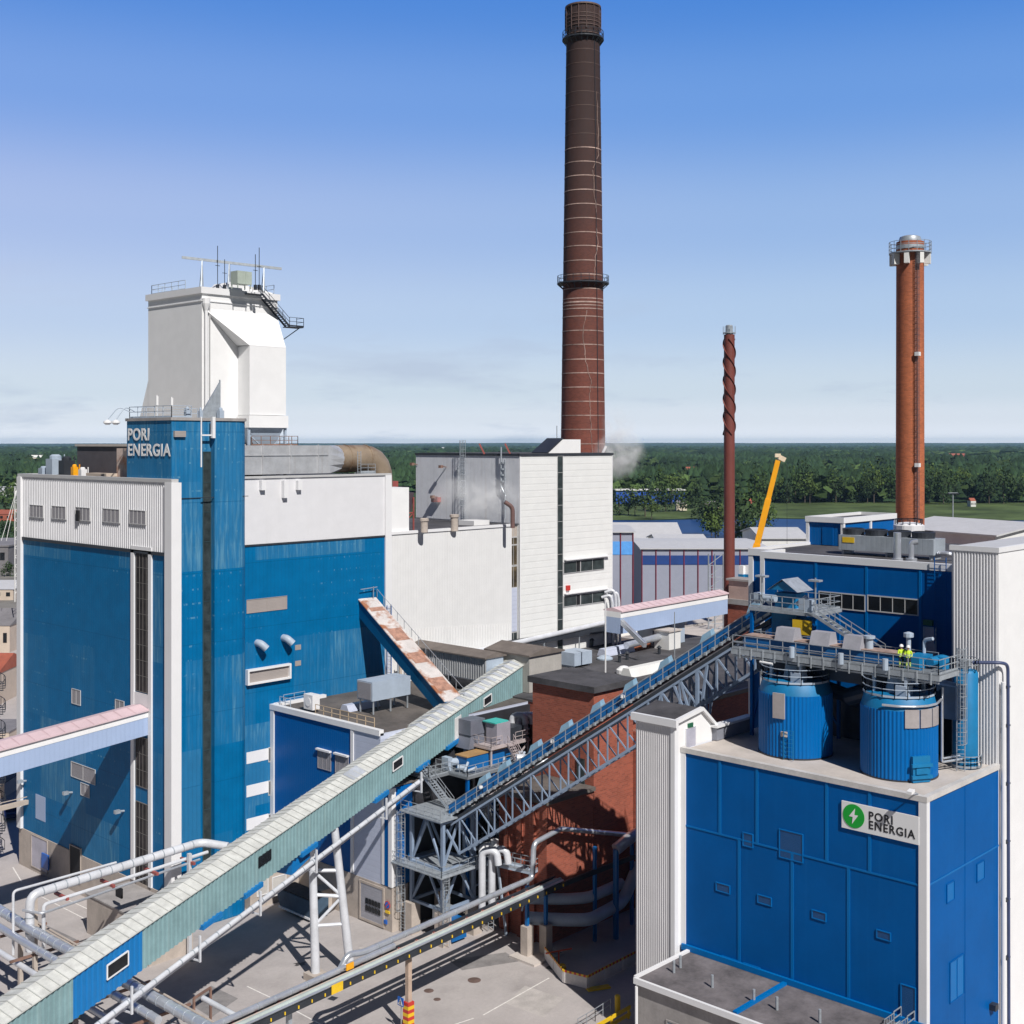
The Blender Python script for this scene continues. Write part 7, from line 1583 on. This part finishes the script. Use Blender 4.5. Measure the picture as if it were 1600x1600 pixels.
# left edge: cage stair tower and yard clutter
t = thing('round_cage_stair','dark spiral stair beside the left corner of the boiler house','stair',(67,148.5,0))
m = MB(); c = V(66.4,148.6,0)
for i in range(110):
    a = i*.42; u = V(math.cos(a),math.sin(a),0); z_ = 1+i*.19; m.obox(c+u*.65+V(0,0,z_),u*.6,V(-u.y,u.x,0)*.14,V(0,0,.03)); m.bar(c+u*1.25+V(0,0,z_),c+u*1.25+V(0,0,z_+1.05),.05)
    a2 = (i+1)*.42; u2 = V(math.cos(a2),math.sin(a2),0); m.bar(c+u*1.25+V(0,0,z_+1.05),c+u2*1.25+V(0,0,z_+1.24),.06)
m.bar(c,c+V(0,0,22.5),.22); m.build('spiral', DARK, t)
t = thing('lattice_mast','pale lattice mast with guy wires at the left edge','mast',at(27,840,300).xy.to_3d()); m = MB(); q = at(27,840,300); q2 = at(27,762,300)
for dx in (-.6,.6): m.bar(V(q.x+dx,q.y,12),V(q2.x+dx,q2.y,q2.z),.18)
for i in range(12): z_ = 14+2.2*i; m.bar(V(q.x-.6,q.y,z_),V(q.x+.6,q.y,z_+1.1),.1); m.bar(V(q.x+.6,q.y,z_+1.1),V(q.x-.6,q.y,z_+2.2),.1)
m.bar(V(q2.x,q2.y,q2.z),at(2,845,290),.08); m.bar(V(q2.x,q2.y,q2.z),at(10,845,290),.08); m.build('lattice', WH, t)
for i,(px,py,w,h,dep,mw,mr,lb) in enumerate(((6,1165,50,32,9,TAN,ROOFG,'small beige workshop just left of the boiler house foot'),(0,1238,40,24,6,TAN,BITU,'dark low shed beside the spiral stair at left'))): house(px,py,w,h,dep,mw,mr,lb,gable=False,name='shed',win_n=2)
def car(p, ang, colm, lb, g=None):
    t = thing('parked_car',lb,'car',p,g); c_,s_ = math.cos(ang),math.sin(ang); T = lambda x,y,z: p+V(x*c_-y*s_,x*s_+y*c_,z)
    prof = [(-2.15,.35),(-2.2,.75),(-1.9,.92),(-1.3,.98),(-.8,1.42),(.7,1.45),(1.35,.98),(2.0,.85),(2.15,.6),(2.1,.35)]
    m = MB(); n = len(prof); m.grid([T(x,y,z) for y in (-.85,.85) for x,z in prof],[tuple(range(n)),tuple(range(2*n-1,n-1,-1))]+[(i,n+i,n+(i+1)%n,(i+1)%n) for i in range(n)]); m.build('body',colm,t)
    m = MB(); m.grid([T(x,y,z) for y in (-.87,.87) for x,z in ((-1.1,1.0),(-.72,1.36),(.6,1.38),(1.15,1.0))],[(0,1,2,3),(7,6,5,4)]); m.face([T(.78,-.75,1.41),T(.78,.75,1.41),T(1.32,.75,1.02),T(1.32,-.75,1.02)]); m.build('windows',GLASS,t)
    for x in (-1.35,1.35):
        for y in (-.8,.8): MB().tube(T(x,y-.1,.33),T(x,y+.1,.33),.33,12).build('wheel',DARK,t)
car(onZ(16,1276,0), 1.2, mat('dark_blue_car_paint',(.01,.02,.08),.25), 'dark blue car parked at the left edge near the boiler house')
car(onZ(8,1306,0)+V(-2,2,0), 1.2, mat('silver_car_paint',(.4,.42,.45),.25,metal=.4), 'silver car parked at the left edge beside the dark blue one')
m = MB(); a = at(-20,1268,142); b = onX(42,1253,67.8); m.bar(a,b,.5,.5); m.bar(a+V(0,0,.6),b+V(0,0,.6),.08); solo(m,'pipe_beam',TAN,'short pale pipe beam reaching the left corner of the boiler house','beam',b)

# ================================================================== PEOPLE
def person(p, face, lb, arm=0.4):
    t = thing('person', lb, 'person', p); c_,s_ = math.cos(face),math.sin(face)
    Q = {'pel':(0,0,.95,.15,.12),'ch':(0,.02,1.3,.17,.13),'nk':(0,.03,1.5,.065,.065),'hd':(0,.05,1.66,.10,.115),'ht':(0,.05,1.76,.08,.09),
         'ls':(-.19,.02,1.43,.075,.075),'le':(-.27,.02,1.15,.055,.055),'lh':(-.22,.22,1.02,.04,.04),'rs':(.19,.02,1.43,.075,.075),'re':(.26,.05,1.16,.055,.055),'rh':(.16,.27,1.15,.04,.04),
         'lp':(-.1,0,.88,.11,.11),'lk':(-.12,.03,.5,.075,.075),'la':(-.13,-.02,.1,.055,.055),'lt':(-.13,.14,.04,.045,.04),'rp':(.1,0,.88,.11,.11),'rk':(.12,.05,.5,.075,.075),'ra':(.13,.0,.1,.055,.055),'rt':(.14,.16,.04,.045,.04)}
    E = ['pel ch','ch nk','nk hd','hd ht','ch ls','ls le','le lh','ch rs','rs re','re rh','pel lp','lp lk','lk la','la lt','pel rp','rp rk','rk ra','ra rt']
    K = list(Q); me = bpy.data.meshes.new('body'); me.from_pydata([(Q[k][0]*c_-Q[k][1]*s_,Q[k][0]*s_+Q[k][1]*c_,Q[k][2]) for k in K],[tuple(K.index(a) for a in e.split()) for e in E],[])
    o = bpy.data.objects.new('body',me); COL.objects.link(o); o.modifiers.new('s','SKIN'); o.modifiers.new('d','SUBSURF').levels = 2
    for i,k in enumerate(K): me.skin_vertices[0].data[i].radius = Q[k][3:5]; me.skin_vertices[0].data[i].use_root = (k == 'pel')
    bpy.context.view_layer.update(); me2 = bpy.data.meshes.new_from_object(o.evaluated_get(bpy.context.evaluated_depsgraph_get())); o.modifiers.clear(); o.data = me2; me2.materials.clear()
    for mm in (HIVIS, NAVY, SKIN, mat('reflective_band',(.5,.5,.5),.4)): me2.materials.append(mm)
    for f in me2.polygons:
        z_ = f.center.z; r_ = math.hypot(f.center.x,f.center.y)
        f.material_index = 2 if z_ > 1.5 else (1 if (.58 < z_ < .95 and r_ < .25) or z_ < .2 else 0); f.use_smooth = True
        if .36 < z_ < .42 or 1.12 < z_ < 1.18: f.material_index = 3
    o.parent = t; q = p+V(-.05*s_,.05*c_,0)
    MB().lathe(q+V(0,0,1.70),[(.165,0),(.15,.06),(.11,.14),(.04,.18)],16).build('helmet', HELM, t, smooth=True)
person(V(88.55,43.7,WZ), 2.4, 'worker in yellow hi-vis and white helmet on the tank walkway, nearer the blue trough')
person(V(88.5,43.1,WZ), 2.0, 'second hi-vis worker, right of the other on the tank walkway by the railing')

# ================================================================== AIR AND STEAM
def volume(name, dens, col, lo, hi, noisy=None, aniso=0.0, shape='box', cat=None, label=None):
    m = bpy.data.materials.new(name); m.use_nodes = True; n = m.node_tree.nodes; l = m.node_tree.links; n.remove(n['Principled BSDF'])
    v = n.new('ShaderNodeVolumePrincipled'); v.inputs['Color'].default_value = (*col, 1); v.inputs['Density'].default_value = dens; v.inputs['Anisotropy'].default_value = -.4 if noisy else aniso
    l.new(v.outputs[0], n['Material Output'].inputs['Volume'])
    if noisy:
        tc = n.new('ShaderNodeTexCoord'); nz = n.new('ShaderNodeTexNoise'); nz.inputs['Scale'].default_value = noisy[0]; nz.inputs['Detail'].default_value = 5; nz.inputs['Roughness'].default_value = .6; nz.inputs['Distortion'].default_value = .6; l.new(tc.outputs['Object'], nz.inputs[0])
        mr = n.new('ShaderNodeMapRange'); mr.inputs[1].default_value = noisy[1]; mr.inputs[2].default_value = noisy[2]; mr.inputs[4].default_value = dens; l.new(nz.outputs[0], mr.inputs[0])
        # fade towards the edge of the puff
        vl = n.new('ShaderNodeVectorMath'); vl.operation = 'LENGTH'; mp_ = n.new('ShaderNodeMapping'); l.new(tc.outputs['Generated'], mp_.inputs[0]); mp_.inputs['Location'].default_value = (-1,-1,-1); mp_.inputs['Scale'].default_value = (2,2,2); l.new(mp_.outputs[0], vl.inputs[0])
        fr = n.new('ShaderNodeMapRange'); fr.inputs[1].default_value = 1.0; fr.inputs[2].default_value = .25; l.new(vl.outputs['Value'], fr.inputs[0])
        mu = n.new('ShaderNodeMath'); mu.operation = 'MULTIPLY'; l.new(mr.outputs[0], mu.inputs[0]); l.new(fr.outputs[0], mu.inputs[1]); l.new(mu.outputs[0], v.inputs['Density'])
    mb = MB()
    lo, hi = V(*lo), V(*hi); c = (lo+hi)/2; h = (hi-lo)/2
    if shape == 'box': mb.box(lo.x,hi.x,lo.y,hi.y,lo.z,hi.z)
    else:
        vs = []; 
        mb.lathe(c,[(max(.01,math.sin(math.pi*i/10))*1,-math.cos(math.pi*i/10)*h.z) for i in range(11)],20); mb.v = [((x-c.x)*h.x+c.x,(y-c.y)*h.y+c.y,z) for x,y,z in mb.v]
    return solo(mb, name, m, label, cat, tuple(c) if shape != 'box' else (0,0,0), kind='stuff')
volume('haze', 3.2e-5, (.45,.72,1.0), (-21000,-21000,-1.05), (21000,21000,125), cat='haze', label='thin pale blue air haze over the whole country')
STEAMC = (.99,.995,1.0)
c = onX(745,785,122.5); volume('steam', .7, STEAMC, (c.x-2.6,c.y-9.5,39.5), (c.x+2.2,c.y+9.5,45.8), (.28,.42,.75), .2, 'ell', 'steam', 'white steam drifting along the stained wall of the white tower block')
c = at(968,700,200); volume('steam', .75, STEAMC, (c.x-4.5,c.y-4.5,c.z-5.5), (c.x+4.5,c.y+4.5,c.z+3.5), (.3,.42,.75), .2, 'ell', 'steam', 'small puff of steam just right of the big chimney base')
c = at(966,672,200); volume('steam', .6, STEAMC, (c.x-3,c.y-3,c.z-4), (c.x+3,c.y+3,c.z+4.5), (.3,.45,.8), .2, 'ell', 'steam', 'faint wisp of steam rising above the puff by the big chimney')
m = MB(); q = at(941,703,199); m.pipe([V(q.x,q.y,40),V(q.x,q.y,q.z-.6),q+V(.5,-.4,.6)],.22,8,.5); solo(m,'steam_pipe',TRIM,'bent pale steam pipe at the foot of the big chimney','pipe',q)
